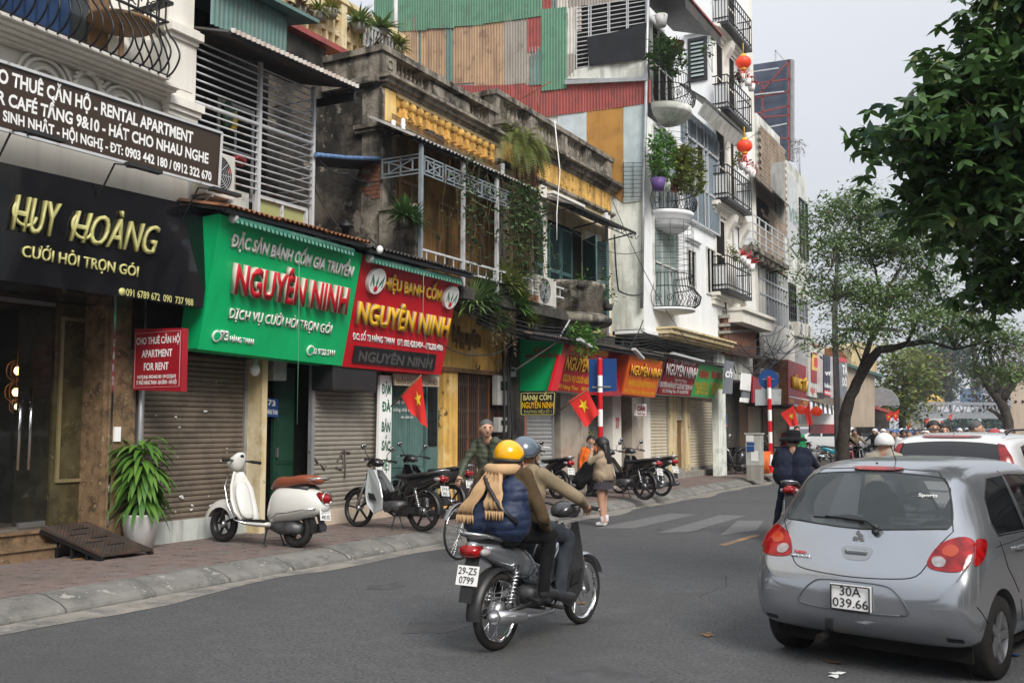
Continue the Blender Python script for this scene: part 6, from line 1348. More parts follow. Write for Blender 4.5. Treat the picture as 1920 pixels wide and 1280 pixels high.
def flag(label,px,X=None,Yp=None,pole=None,m=f_red,star=None,group='red flags with yellow star'):
 """px: outline in photo pixels, star centre; cloth is a pleated sheet"""
 f=(lambda x,y:P(x,y,X))if X is not None else(lambda x,y:PY(x,y,Yp))
 A_,B_,C_,D_=px;t=thing('flag',label,'flag',f(*A_),group);b=B();n=10;vs=[];nm_=V((1,0,0))if X is not None else V((0,-1,0));am=(f(*B_)-f(*A_)).length*.05
 g=lambda u,v:f(*A_).lerp(f(*B_),u).lerp(f(*D_).lerp(f(*C_),u),v)+nm_*(am*math.sin(u*9+v*2)*v)
 for i in range(n+1):
  for j in range(n+1):vs.append(g(i/n,j/n))
 b.add(vs,[(i*(n+1)+j,i*(n+1)+j+1,(i+1)*(n+1)+j+1,(i+1)*(n+1)+j)for i in range(n)for j in range(n)],smooth=True);part('cloth',b,m,t)
 if star:
  u0,v0,r_=star;b=B();cen=g(u0,v0);cam_n=(CAMP-cen).normalized();L1=(g(min(1,u0+.05),v0)-cen)/.05;L2=(g(u0,min(1,v0+.05))-cen)/.05
  for s_ in(1,-1):
   pts=[g(u0+r_*(1 if k%2==0 else .4)*math.sin(k*math.pi/5),v0-r_*(1 if k%2==0 else .4)*math.cos(k*math.pi/5))+nm_*.008*s_ for k in range(10)]
   b.add([cen+nm_*.008*s_]+pts,[(0,k+1,(k+1)%10+1)for k in range(10)])
  part('star',b,f_yel,t)
 if pole:b=B();b.tube([f(*pole[0]),f(*pole[1])],.013,6);part('staff',b,m_bwood,t)
 return t
flag('flag with yellow star hanging limp below the big red board',[(752,742),(790,704),(800,802),(772,775)],Yp=13.2,pole=((733,762),(790,703)),star=(.72,.42,.2))
flag('large spread flag with yellow star beside the blue square road sign',[(1066,752),(1100,728),(1123,775),(1099,801)],Yp=16.0,pole=((1046,772),(1104,728)),star=(.5,.42,.26))
flag('flag with yellow star under the tall dark red sign',[(1463,775),(1488,760),(1497,796),(1482,800)],Yp=33,star=(.6,.45,.22))
flag('narrow folded flag right of the starred flag under the dark red sign',[(1507,770),(1517,756),(1524,795),(1516,797)],Yp=34)
for i,(px,py,s_)in enumerate(((1666,780,10),(1679,778,11),(1703,797,8),(1738,789,6),(1757,795,6),(1782,781,6),(1766,793,5),(1742,795,4))):
 flag('small distant red flag over the far traffic, %s'%('','','lowest one left of the bridge stair','left of two under the bridge left end','over the heads below the bridge middle','highest one hung on the bridge','small one between the bridge flags','faint one beside the stair tower')[i]if i>1 else('distant red flag nearest the green tree, %s of a close pair'%('left' if i==0 else 'right')),[(px-s_*.6,py-s_*.3),(px+s_*.7,py-s_),(px+s_*.3,py+s_*.9),(px-s_*.2,py+s_*.8)],Yp=62+i*6,star=(.5,.5,.25))
for i,(px,py)in enumerate(((1502,768),(1531,771))):
 c=PY(px,py,35);q=thing('red_lantern','small round red lantern under the shop signs, %s one'%('left' if i==0 else 'right'),'lantern',c,'red silk lanterns');b=B();b.ball(c,(.2,.2,.16),16,10);part('lantern_body',b,MATS['red_silk'],q);b=B();b.lathe([(.06,.14),(.06,.19),(0,.19)],8,c);b.tube([c+V((0,0,.19)),c+V((0,0,.45))],.01,4);part('cap',b,s_yel,q)
c=G(1571,830,.1);c=PY(1571,812,36);q=thing('street_light_post','grey steel street light post behind the leaning tree','pole',V((c.x,36,.1)))
b=B();b.tube([(c.x,36,.1),(c.x,36,PY(1571,600,36).z),PY(1571,470,36)],[.13,.1,.07],10);part('shaft',b,m_galv,q);b=B();b.bar(PY(1571,617,36),PY(1680,618,36),.12);part('signal_arm',b,m_galv,q)
b=B();b.tube([PY(1571,470,36),PY(1576,440,36),PY(1590,425,36)],.05,6);part('lamp_arm',b,m_galv,q)
wire('overhead_cable','cable looping from the barred house to the colonial corner',[P(590,290,-9.6),P(650,325,-9.5),P(722,335,-9.9)],.012,.1)
wire('overhead_cable','thin cable slanting down the mouldy wall behind the sign boards',[P(590,355,-9.9),P(640,432,-9.3)],.01,.03)
b=B();b.tube([P(592,290,-9.5),P(650,296,-9.7),P(716,298,-9.9)],.035,8);single('rolled_blue_tarp',b,mat('blue_stripe_tarp',(.12,.22,.42),.6,var=.5,sc=14),'rolled blue striped tarpaulin along the mouldy wall','tarpaulin')
b=B();b.quad(P(592,292,-9.6),P(716,300,-9.9),P(700,320,-10.4),P(592,312,-10.2));single('dark_tarp_sag',b,m_bplast,'dark tarpaulin sagging below the rolled blue one','tarpaulin')
for i,(pts,r_)in enumerate((([(1152,440),(1155,500),(1160,545),(1206,550)],.02),([(1202,620),(1300,650),(1360,640),(1420,650)],.015),([(1360,560),(1366,640),(1380,700)],.02),([(1385,700),(1440,690),(1500,640)],.02),([(1430,720),(1450,680),(1478,660),(1502,635)],.02),([(1100,790-130),(1180,650),(1206,600)],.015),([(820,640),(900,665),(968,640)],.012))):
 wire('overhead_cable','black cable sagging across the shop fronts, %s'%('on the mint side wall','below the yellow cornice','beside the grey sign','toward the concrete house','steep one by the dark red sign','under the mint wall corner','in front of the ochre fascia')[i],[P(x,y,-9.0)for x,y in pts],r_,.08)
for k in range(16):
 a_=P(rnd.uniform(1362,1440),rnd.uniform(620,730),-8.9);c_=P(rnd.uniform(1450,1520),rnd.uniform(600,720),-8.8);wire('overhead_cable','one of many thin black cables tangled before the brown brick house',[a_,a_.lerp(c_,.5)+V((.1,0,rnd.uniform(-.3,.1))),c_],rnd.uniform(.007,.016),rnd.uniform(.05,.4),group='tangled cables before the brick house')
for k in range(5):wire('overhead_cable',('highest','second','third','fourth','lowest')[k]+' long cable strung along the row of shop eaves',[(-8.85-.03*k,14.8,3.78-.05*k),(-8.9,19,3.72-.04*k),(-8.95,24,3.95-.07*k),(-8.9,30,4.2-.05*k),(-8.8,36,4.6-.06*k)],.012,.12+.03*k)
for k,(p0,p1_)in enumerate(((P(1206,300,-9),P(1420,250,-8)),(P(1060,420,-9),P(1206,470,-9)),(P(1150,380,-9.3),P(1290,640,-8.6)))):wire('overhead_cable','thin cable crossing the white house fronts, %s'%('upper one','middle one','steep one')[k],[p0,p1_],.009,.3)
# ================================================================== trees
def tree(name,label,Yp,limbs,blobs,lm,n,L,w,group='street trees',whorl=0,ydep=None,twigs=0):
 """limbs: photo polylines [(px,py,radius,dy)...] at depth Yp+dy; blobs: (px,py,rx_px,ry_px,dy) crown lobes"""
 p0=limbs[0][0];root=PY(p0[0],p0[1],Yp+p0[3]);t=thing(name,label,'tree',root,group);pts_=[]
 b=B()
 for i,lb in enumerate(limbs):
  pp=[PY(a[0],a[1],Yp+a[3])for a in lb];pts_+=pp[1:]
  q,r_=[],[]
  for k in range(len(pp)-1):
   for s in range(3):
    u=s/3;q.append(pp[k].lerp(pp[k+1],u)+V((rnd.gauss(0,.12),rnd.gauss(0,.12),rnd.gauss(0,.12)))*lb[k][2]);r_.append((lb[k][2]*(1-u)+lb[k+1][2]*u)*rnd.uniform(.93,1.08))
  q.append(pp[-1]);r_.append(lb[-1][2])
  if i==0:b1_=B();b1_.tube(q,r_,12);part('trunk',b1_,m_bark,t)
  else:b.tube(q,r_,7)
 if twigs:
  for k in range(twigs):
   bl=rnd.choice(blobs);a=min((PY(bl[0],bl[1],Yp+bl[4])-p for p in pts_),key=lambda v:v.length);e=PY(bl[0]+rnd.gauss(0,.5)*bl[2],bl[1]+rnd.gauss(0,.5)*bl[3],Yp+bl[4]+rnd.gauss(0,.3));s=PY(bl[0],bl[1],Yp+bl[4])-a
   m_=s.lerp(e,.5)+V((rnd.gauss(0,.1),rnd.gauss(0,.1),rnd.gauss(0,.15)))*a.length*.5;b.tube([s,m_,e],[.025,.015,.006]if Yp>20 else[.02,.012,.005],4,cap=False)
 if b.v:part('limbs',b,m_bark,t)
 lbs=[B()for _ in lm];sc=Yp/FPX*1.12;wt=[q[2]*q[3]for q in blobs]
 sub=[]
 for bl in blobs:
  for _ in range(max(4,int(bl[2]*bl[3]/(700 if Yp<20 else 160)))):
   a,r_=rnd.uniform(0,6.283),rnd.random()**.55;sub.append((bl,PY(bl[0]+bl[2]*r_*math.cos(a),bl[1]+bl[3]*r_*math.sin(a),Yp+bl[4]+rnd.uniform(-1,1)*min(bl[2],bl[3])*sc*.8)))
 cr=(.2 if Yp<20 else .42 if Yp<50 else .9)
 for i in range(n):
  bl,c=rnd.choice(sub);p=c+V((rnd.gauss(0,cr),rnd.gauss(0,cr),rnd.gauss(0,cr*(.35 if 20<Yp<50 else .6))))
  b=lbs[0 if rnd.random()<.8 else rnd.randrange(len(lm))]
  if whorl:
   up=V((rnd.gauss(0,.5),rnd.gauss(0,.5),1)).normalized();x=up.cross(V((1,0,.1))).normalized();y=up.cross(x);a0=rnd.uniform(0,6)
   for k in range(whorl):
    a=a0+k*6.283/whorl;d=(x*math.cos(a)+y*math.sin(a))+up*rnd.uniform(-.8,.55);leafblade(b,p,d,L*rnd.uniform(.75,1.15),w*1.5,.16,up)
  else:leaflet(b,p,L*rnd.uniform(.6,1.3),w*rnd.uniform(.7,1.3))
 for b,m in zip(lbs,lm):
  if b.v:part('crown',b,leafmat(m),t,kind='stuff')
 return t
tree('broadleaf_tree','big dark green broadleaf tree hanging into the top right of the street',9.0,[[(2330,950,.26,1),(2320,600,.22,1),(2260,330,.18,.5)],[(2280,420,.12,.7),(2080,330,.09,0),(1880,260,.05,-.3),(1740,250,.02,-.4)],[(2270,370,.1,.6),(2080,180,.07,0),(1900,90,.04,0),(1800,50,.02,0)],[(2300,560,.1,.8),(2080,520,.06,1),(1900,500,.03,1.2),(1800,490,.015,1)],[(2080,330,.06,0),(1900,380,.035,.2),(1790,400,.015,.2)]],[(1938,52,105,85,0),(1898,162,120,95,-.2),(1828,222,105,72,-.4),(1763,257,62,36,-.5),(1858,322,150,85,0),(1788,382,80,60,.3),(1908,392,80,50,.4),(1908,512,110,50,1),(1878,552,60,26,1),(2008,292,90,200,.5),(2008,72,100,100,.5),(2078,392,100,90,.8),(1718,258,26,10,-.5)],['leaf','leaf_dark','leaf_dark','leaf_blue','leaf_yellow'],4700,.118,.036,whorl=5,twigs=90)
tree('leaning_tree','leaning dark trunked street tree with thin feathery crown beside the light post',34,[[(1582,884,0.231,0),(1578,830,0.198,0),(1590,760,0.182,0),(1606,715,0.165,0),(1650,655,0.143,0),(1700,646,0.099,0),(1745,640,0.066,0)],[(1612,700,0.110,0),(1632,640,0.088,.2),(1660,590,0.072,.4),(1665,540,0.055,.5),(1690,500,0.044,.5)],[(1660,590,0.055,.4),(1640,500,0.039,1),(1610,430,0.022,1.5)],[(1665,560,0.044,.5),(1720,530,0.033,1),(1760,470,0.022,1)],[(1700,646,0.066,0),(1720,600,0.044,-.5),(1780,560,0.028,-1)],[(1745,640,0.055,0),(1790,655,0.039,.5),(1850,640,0.022,1)],[(1620,690,0.033,0),(1590,620,0.022,-.5),(1570,560,0.017,-1),(1560,500,0.008,-1)]],[(1600,390,60,42,1),(1560,440,45,40,0),(1640,470,70,45,.5),(1720,480,70,50,1),(1580,540,60,40,-.5),(1650,560,50,30,0),(1600,610,60,28,-1),(1750,560,70,40,.5),(1800,600,60,36,0),(1700,600,50,22,-1),(1850,640,70,30,1),(1560,640,40,18,-1),(1660,400,50,40,1),(1530,500,25,60,0),(1870,700,50,24,1)],['leaf_pale','leaf_bright','leaf_yellow','leaf_brown','leaf_pale'],22000,.21,.07,twigs=90)
tree('gnarled_tree','bare branched dark tree on the right side of the far street',58,[[(1893,835,.3,0),(1890,790,.27,0),(1878,755,.24,0),(1850,715,.2,0),(1828,680,.14,0),(1826,640,.12,0)],[(1880,750,.2,0),(1905,710,.14,0),(1920,680,.12,0)],[(1850,715,.18,0),(1862,690,.12,0),(1850,655,.06,0)],[(1865,735,.2,0),(1882,700,.1,0),(1880,660,.06,0)],[(1888,790,.15,0),(1868,775,.1,0),(1850,765,.05,0)]],[(1885,700,34,30,2),(1850,690,26,14,0),(1905,650,30,30,0)],['leaf_brown','leaf_pale','leaf'],1500,.25,.08,twigs=60)
for i,(lb,Y_,px,py0,py1,bl,lm,n)in enumerate((('bright yellow green tree beyond the fan grille shop',70,1690,815,740,[(1680,700,32,40,0),(1700,740,30,40,0),(1672,760,22,30,0),(1712,690,28,24,3)],['leaf_yellow','leaf_bright','leaf'],3200),('brownish tree behind the bright yellow green tree',150,1735,810,740,[(1735,680,30,26,0),(1745,715,26,26,0),(1728,740,20,18,0)],['leaf_brown','leaf_pale','leaf_dark'],2600),('tall blue green tree in the far distance above the bridge',190,1780,810,720,[(1775,665,50,38,0),(1800,705,42,42,0),(1760,722,40,28,0),(1735,655,30,22,0),(1822,690,26,36,0)],['leaf_blue','leaf_dark'],6500),('low grey green trees under the footbridge right part',220,1840,812,795,[(1830,792,50,12,0),(1880,790,30,14,0),(1790,795,16,8,0)],['leaf_blue','leaf_dark'],1400),('brown twiggy tree right of the distant gap',150,1880,815,760,[(1855,745,30,22,0),(1885,730,30,40,0),(1860,770,26,12,0),(1910,700,20,60,0)],['leaf_brown','leaf_pale','leaf'],2600))):
 tree('street_tree',lb,Y_,[[(px,py0,.25,0),(px+2,(py0+py1)/2,.2,0),(px,py1,.15,0)],[(px,py1,.2,0),(px+12,py1-25,.12,0)],[(px,py1+10,.2,0),(px-10,py1-15,.12,0)]],bl,lm,n,.16+Y_*.0042,.06+Y_*.002)
t=thing('footbridge','pale steel truss footbridge crossing the far street','bridge',PY(1722,800,130));Yb=130
b=B();b.bar(PY(1722,756,Yb),PY(1900,757,Yb),.35);part('top_chord',b,m_galv,t)
b=B();b.bar(PY(1722,779,Yb),PY(1900,780,Yb),.6);b.bar(PY(1722,779,Yb+3),PY(1900,780,Yb+3),.6);part('bottom_chord',b,m_galv,t)
for k in range(17):
 x=1722+k*10.5;b=B();b.bar(PY(x,757,Yb),PY(x+(10.5 if k%2 else-0),779,Yb),.18);part('diagonal',b,m_galv,t);b=B();b.bar(PY(x,779,Yb),PY(x+10.5,757 if k%2==0 else 768,Yb),.18);part('diagonal',b,m_galv,t)
b=B();b.prism(py4([(1722,776),(1722,771),(1900,772),(1900,777)],Yb+1),(0,.1,0));part('deck_rail',b,m_steelw,t)
b=B();b.prism(py4([(1700,812),(1704,757),(1724,757),(1726,812)],Yb),(0,3,0));part('stair_tower',b,m_conc,t)
for lb,pts,Y_,m in(('pale cream house left of the distant footbridge',[(1700,810),(1700,745),(1722,738),(1752,742),(1752,810)],150,m_cream),('small yellow gabled house above the footbridge',[(1738,760),(1738,745),(1750,738),(1760,748),(1760,760)],145,m_yel),('blue fronted house behind the footbridge',[(1800,760),(1800,728),(1838,728),(1838,760)],200,mat('far_blue_wall',(.14,.22,.36),.8)),('tall pale grey house in the gap above the footbridge',[(1810,735),(1812,690),(1836,688),(1836,735)],260,m_white),('beige house closing the street at the right edge',[(1895,830),(1895,690),(1945,680),(1945,830)],70,m_beige),('dim grey block far under the footbridge',[(1720,815),(1720,790),(1900,790),(1900,815)],250,m_concd)):
 t=thing('distant_house',lb,'building',PY(*pts[0],Y_));b=B();b.prism(py4(pts,Y_),(0,8,0));part('wall',b,m,t)
 b=B();xs=[p[0]for p in pts];ys=[p[1]for p in pts]
 for k in range(3):x=xs[0]+(xs[-1]-xs[0])*(.15+k*.27);y=max(ys)-(max(ys)-min(ys))*.5;q=py4([(x,y),(x,y-5),(x+4,y-5),(x+4,y)],Y_-.04);b=B();b.prism(q,(0,.03,0));part('window',b,m_glass,t)
for i,(px,py,c,lb)in enumerate(((1890,1180,m_paper,'crumpled white paper by the tyre on the right gutter'),(1905,1200,m_paper,'white plastic scrap near the right picture edge'),(1895,1225,s_blue,'pale torn wrapper in the dark right gutter'),(1560,1262,m_paper,'white crumpled tissue on the asphalt behind the silver car'),(1560,1240,m_bwood,'dry brown leaf on the asphalt behind the silver car'),(446,1084,m_paper,'small white cone of paper at the kerb below the scooter'),(1190,952,m_paper,'white plastic bag by the kerb behind the girl'),(1225,950,m_paper,'flattened white bag by the kerb behind the girl'),(140,1048,m_orange,'dry orange leaf beside the steel ramp'),(1323,1188,m_bwood,'dry leaf on the open asphalt'),(1090,1130,m_bwood,'small dry leaf beside the front tyre'))):
 p=G(px,py,.008 if px>1000 or py>1060 else .155);b=B()
 for k in range(5):leaflet(b,p+V((rnd.gauss(0,.02),rnd.gauss(0,.02),.012)),.09,.06)
 b.v=[(x,y,max(p.z+.001,p.z+(z-p.z)*.3))for x,y,z in b.v];single('litter',b,c,lb,'litter','litter on the ground')
b=B()
for i in range(420):
 y=rnd.uniform(2,34);x=(XK+.12+abs(rnd.gauss(0,.12)))if rnd.random()<.7 else rnd.uniform(-10,-7);z=.006 if x>XK else .16
 s_=rnd.uniform(.008,.03);b.add([(x,y,z),(x+s_,y+s_*.3,z+.003),(x+s_*.4,y+s_,z+.002)],[(0,1,2)])
single('gutter_debris',b,m_bwood,'scattered bits of dry leaf along the left kerb','debris',kind='stuff')
for i,(y0,y1,h,m)in enumerate(((-16,-8,6,m_cream),(-8,-2.5,7,m_whited),(-2.5,4,6,m_beige),(4,10,7.5,m_yel2),(10,17,6.5,m_mint),(17,24,8,m_conc),(24,34,6.5,m_beige),(34,50,7,m_whited))):
 t=thing('opposite_house',('cream','white','beige','yellow','mint green','grey concrete','wide beige','wide white')[i]+' low row house on the opposite side of the street, out of the picture','building',(5,y0,.1),'houses across the street');b=B();b.box(6.5,14,y0+.02,y1,.1,h);part('wall',b,m,t)
 b=B();b.box(6.2,6.5,y0+.4,y1-.4,3.1,3.5);b.box(5.6,6.5,y0+.2,y1-.2,3.5,3.62);part('canopy',b,m_tin['dark'],t)
 for z in range(4,int(h)-1,3):
  for k in range(2):y=y0+(y1-y0)*(.15+.45*k);b=B();b.box(6.44,6.5,y,y+1.3,z,z+1.8);part('window',b,m_glass,t)
 b=B();b.box(6.44,6.5,y0+.8,y1-.8,.2,3);part('shop_front',b,m_dark,t)
 # ================================================================== vehicles (local frame: x forward, y left, z up)
def place(t,loc,rz,lean=0.0):
 t.location=loc;t.rotation_euler=(lean,0,rz);return t
def sweep(b,st,n=14,p=2.6):
 """st: (x, z, half width, half height, tilt degrees) rings"""
 vs=[]
 for x,z,w,h,a in st:
  a=R(a);ux,uz=-math.sin(a),math.cos(a)
  for k in range(n):
   t_=2*math.pi*k/n;c,s=math.cos(t_),math.sin(t_);cy=math.copysign(abs(c)**(2/p),c)*w;ch=math.copysign(abs(s)**(2/p),s)*h
   vs.append((x+ux*ch,cy,z+uz*ch))
 N=len(st);b.add(vs,[(i*n+k,i*n+(k+1)%n,(i+1)*n+(k+1)%n,(i+1)*n+k)for i in range(N-1)for k in range(n)],smooth=True)
 return b.add(vs[:n],[tuple(range(n))],smooth=True).add(vs[-n:],[tuple(range(n))],smooth=True)
def wheel(t,x,r,w,style='spoke',y=0.0,hub=.05):
 b=B();b.torus(r-w,w,40,10,(x,y,r),'y',sq=1.0);tyre=part('tyre',b,m_rubber,t)
 rim=B();rim.lathe([(r-w*1.75,-w*.75),(r-w*2.15,-w*.45),(r-w*2.15,w*.45),(r-w*1.75,w*.75)],36,(x,y,r),'y')
 if style=='spoke':
  ri=r-w*2.1
  for k in range(32):
   a=k*math.pi/16+(.12 if k%2 else-.12);a2=k*math.pi/16;sg=1 if k%4<2 else-1
   rim.tube([(x+hub*math.cos(a+.5*(-1)**k),y+sg*.03,r+hub*math.sin(a+.5*(-1)**k)),(x+ri*math.cos(a2),y,r+ri*math.sin(a2))],.0022,3,cap=False)
  rm=part('rim',rim,m_chrome,t)
 else:
  for k in range(style):
   a=2*math.pi*k/style;rim.bar((x+.03*math.cos(a),y,r+.03*math.sin(a)),(x+(r-w*2)*math.cos(a+.12),y,r+(r-w*2)*math.sin(a+.12)),.022,.032,up=(0,1,0))
  rm=part('rim',rim,m_iron,t)
 b=B();b.lathe([(0,-.06),(hub*.6,-.06),(hub,-.035),(hub,.035),(hub*.6,.06),(0,.06)],18,(x,y,r),'y');part('hub',b,m_alu,t)
def platef(t,x,z,txt,tilt=15,w=.19,h=.14,y=0):
 b=B();a=R(tilt);up=V((-math.sin(a)*1,0,math.cos(a)));up=V((math.sin(a),0,math.cos(a)));o=V((x,y,z));r_=V((0,-1,0));n=r_.cross(up)
 b.prism([o-r_*w/2,o+r_*w/2,o+r_*w/2+up*h,o-r_*w/2+up*h],-n*.006);q=part('number_plate',b,s_white,t)
 for i,s in enumerate(txt):
  k=len(s)/5;lettering(s,o-r_*w*.43*min(1,k)+up*h*(.56 if i==0 else .1),r_*w*.86*min(1,k),up*h*.34,m_ink,q,bold=.0)
 return q
m_redl=mat('tail_light_red',(.3,.005,.006),.12,var=.6,sc=14,bump=0,coat=.15);m_orl=mat('indicator_orange',(.42,.045,.008),.1,bump=0,coat=.5);m_clear=mat('clear_lens',(.34,.31,.31),.08,var=.3,sc=30,bump=0,coat=.5);m_leath=mat('brown_leather',(.25,.07,.035),.4,var=.12,bump=.15,bsc=60)
m_silver=mat('silver_grey_paint',(.38,.4,.43),.18,.75,var=.03,bump=0,coat=.4,dirt=((.33,.33,.32),.25,1.6));m_spec=mat('mirror_glass',(.6,.62,.65),.04,1,var=0,bump=0)
m_eng=mat('dull_engine_grey',(.13,.13,.135),.5,.6,var=.3,sc=12,bump=.1,dirt=((.05,.045,.04),.6,9))
def moped(label,body,panel,style='spoke',plate=None,stand=True,head=None,mirrors=True,name='motorbike',seatm=None,group='motorbikes',r=.285):
 """underbone step-through; rear wheel at x=0, front at x=1.22"""
 t=thing(name,label,'motorbike',(0,0,0),group);WB=1.22;seatm=seatm or m_seat
 wheel(t,0,r,.034,style,hub=.075 if style=='spoke' else .05);wheel(t,WB,r,.03,style,hub=.045)
 for s in(-1,1):
  b=B();b.tube([(WB,s*.065,r),(WB-.07,s*.065,.48),(WB-.21,s*.06,.86)],[.022,.02,.016],8);part('fork_leg',b,m_alu,t)
  b=B();b.tube([(0,s*.1,r+.02),(.1,s*.12,.62)],.012,6)
  for k in range(9):b.torus(.028,.007,14,5,(.02+k*.008,s*(.1+k*.002),.36+k*.026),'z')
  part('shock_absorber',b,m_chrome,t)
  b=B();b.tube([(0,s*.085,r),(.3,s*.09,.3),(.42,s*.07,.34)],.018,6);part('swing_arm',b,m_bplast,t)
 b=B();b.lathe([(r+.012,-.05),(r+.028,-.03),(r+.034,0),(r+.028,.03),(r+.012,.05)],14,(WB,0,r),'y',True,R(20),R(165));part('front_mudguard',b,body,t)
 b=B();b.lathe([(r+.015,-.06),(r+.04,-.045),(r+.05,0),(r+.04,.045),(r+.015,.06)],14,(0,0,r),'y',True,R(60),R(185));part('rear_mudguard',b,m_bplast,t)
 b=B();sweep(b,[(-.36,.80,.03,.015,-10),(-.3,.79,.07,.05,-8),(-.12,.75,.105,.09,-14),(.1,.68,.12,.12,-10),(.3,.6,.115,.12,-22),(.42,.53,.08,.08,-30)]);part('rear_cowl',b,body,t,sub=1)
 b=B();sweep(b,[(-.32,.83,.05,.02,0),(-.26,.835,.1,.035,0),(-.05,.82,.125,.04,-6),(.15,.79,.13,.04,-6),(.33,.76,.12,.045,-2),(.5,.775,.08,.035,12),(.54,.78,.04,.02,20)]);part('seat',b,seatm,t,sub=1)
 b=B();sweep(b,[(.36,.56,.09,.1,-20),(.55,.46,.07,.09,-15),(.7,.45,.075,.1,25),(.84,.6,.09,.09,55),(.93,.78,.09,.07,75)]);part('centre_tunnel',b,body,t,sub=1)
 for s in(-1,1):
  b=B();pts=[(1.01,.87),(1.0,.66),(.97,.5),(.9,.34),(.78,.22),(.64,.28),(.64,.46),(.74,.66),(.9,.86)]
  b.prism([(x,s*(.1+.10*max(0,min(1,(.86-z)*2.2))*(1 if z>.3 else .8)),z)for x,z in pts],(-.012,-s*.012,0));part('leg_shield',b,panel,t)
  b=B();b.prism([(x,s*(.2),z)for x,z in((.9,.52),(.78,.5),(.72,.4),(.86,.42))],(0,s*.006,0));part('air_scoop',b,m_bplast,t)
 b=B();sweep(b,[(.9,.9,.08,.1,90),(.93,.97,.11,.1,70),(1.0,.98,.11,.09,30),(1.07,.95,.08,.07,10),(1.09,.94,.03,.03,10)][0:],14);part('head_cowl',b,head or body,t,sub=1)
 b=B();b.ball((1.07,0,.95),(.04,.075,.06),14,8);part('headlight',b,m_clear,t)
 b=B();sweep(b,[(1.0,.6,.11,.03,80),(1.03,.72,.12,.035,80),(1.03,.85,.1,.04,85)]);part('front_panel',b,body,t,sub=1)
 for s in(-1,1):
  b=B();b.tube([(.93,0,.99),(.92,s*.15,1.02),(.87,s*.3,1.0)],.011,6);h=part('handlebar',b,m_bplast,t);b=B();b.tube([(.89,s*.25,1.01),(.855,s*.37,.995)],.018,8);part('grip',b,m_rubber,h);b=B();b.tube([(.93,s*.22,1.0),(.95,s*.36,.98)],.005,4);part('brake_lever',b,m_alu,h)
  if mirrors:
   b=B();b.tube([(.92,s*.2,1.02),(.95,s*.25,1.1),(.93,s*.3,1.16)],.006,5);b.ball((.93,s*.33,1.19),(.018,.065,.045),12,8);m_=part('mirror',b,m_bplast,t);b=B();b.ball((.918,s*.33,1.19),(.008,.055,.037),12,6);part('mirror_glass',b,m_spec,m_)
  b=B();b.ball((-.28,s*.1,.75),(.06,.03,.03),10,6);part('indicator',b,m_clear,t)
 b=B();sweep(b,[(-.39,.76,.05,.02,0),(-.36,.755,.085,.045,0),(-.28,.755,.09,.05,0)]);part('tail_light',b,m_redl,t)
 b=B();b.tube([(-.1,.12,.82),(-.3,.11,.87),(-.38,.05,.885),(-.38,-.05,.885),(-.3,-.11,.87),(-.1,-.12,.82)],.013,6);part('grab_rail',b,m_alu,t)
 b=B();sweep(b,[(.35,.36,.08,.06,0),(.45,.34,.12,.09,0),(.6,.33,.12,.09,0),(.7,.33,.07,.07,0),(.78,.35,.07,.07,0),(.84,.35,.05,.06,0)],12)
 for k in range(5):b.box(.7+k*.025,.71+k*.025,-.08,.08,.27,.42)
 part('engine',b,m_eng,t)
 b=B();b.tube([(.8,-.05,.3),(.62,-.09,.2),(.3,-.14,.22),(.12,-.155,.24)],.017,8);b.tube([(.14,-.155,.24),(.1,-.16,.245),(-.28,-.175,.3)],[.03,.047,.05],14);b.lathe([(.05,-.008),(.05,.012),(.03,.014),(.03,-.05),(0,-.05)],16,(-.28,-.175,.3),'x');part('exhaust',b,m_eng if stand else m_alu,t)
 b=B();b.box(.02,.3,.09,.12,.24,.34);b.lathe([(0,.09),(.07,.09),(.07,.12),(0,.12)],14,(0,0,r),'y');part('chain_case',b,m_bplast,t)
 for s in(-1,1):b=B();b.tube([(.5,s*.1,.27),(.5,s*.27,.265)],.016,8);b.tube([(.22,s*.12,.36),(.22,s*.24,.35)],.013,6);part('foot_peg',b,m_rubber,t)
 b=B()
 if stand:b.tube([(.42,.1,.28),(.36,.26,.03),(.33,.27,.01)],.011,6);b.tube([(.4,-.08,.25),(.24,-.14,.03)],.012,6);b.tube([(.4,.08,.25),(.24,.14,.03)],.012,6)
 b.tube([(.5,-.1,.24),(.5,.1,.24)],.012,6);part('stand',b,m_bplast,t)
 b=B();b.prism([(-.34,-.06,.62),(-.34,.06,.62),(-.4,.055,.4),(-.4,-.055,.4)],(.008,0,.003));b.prism([(-.3,-.06,.72),(-.3,.06,.72),(-.345,.06,.6),(-.345,-.06,.6)],(.01,0,0));part('mud_flap',b,m_bplast,t)
 if plate:platef(t,-.385,.52,plate,14)
 return t
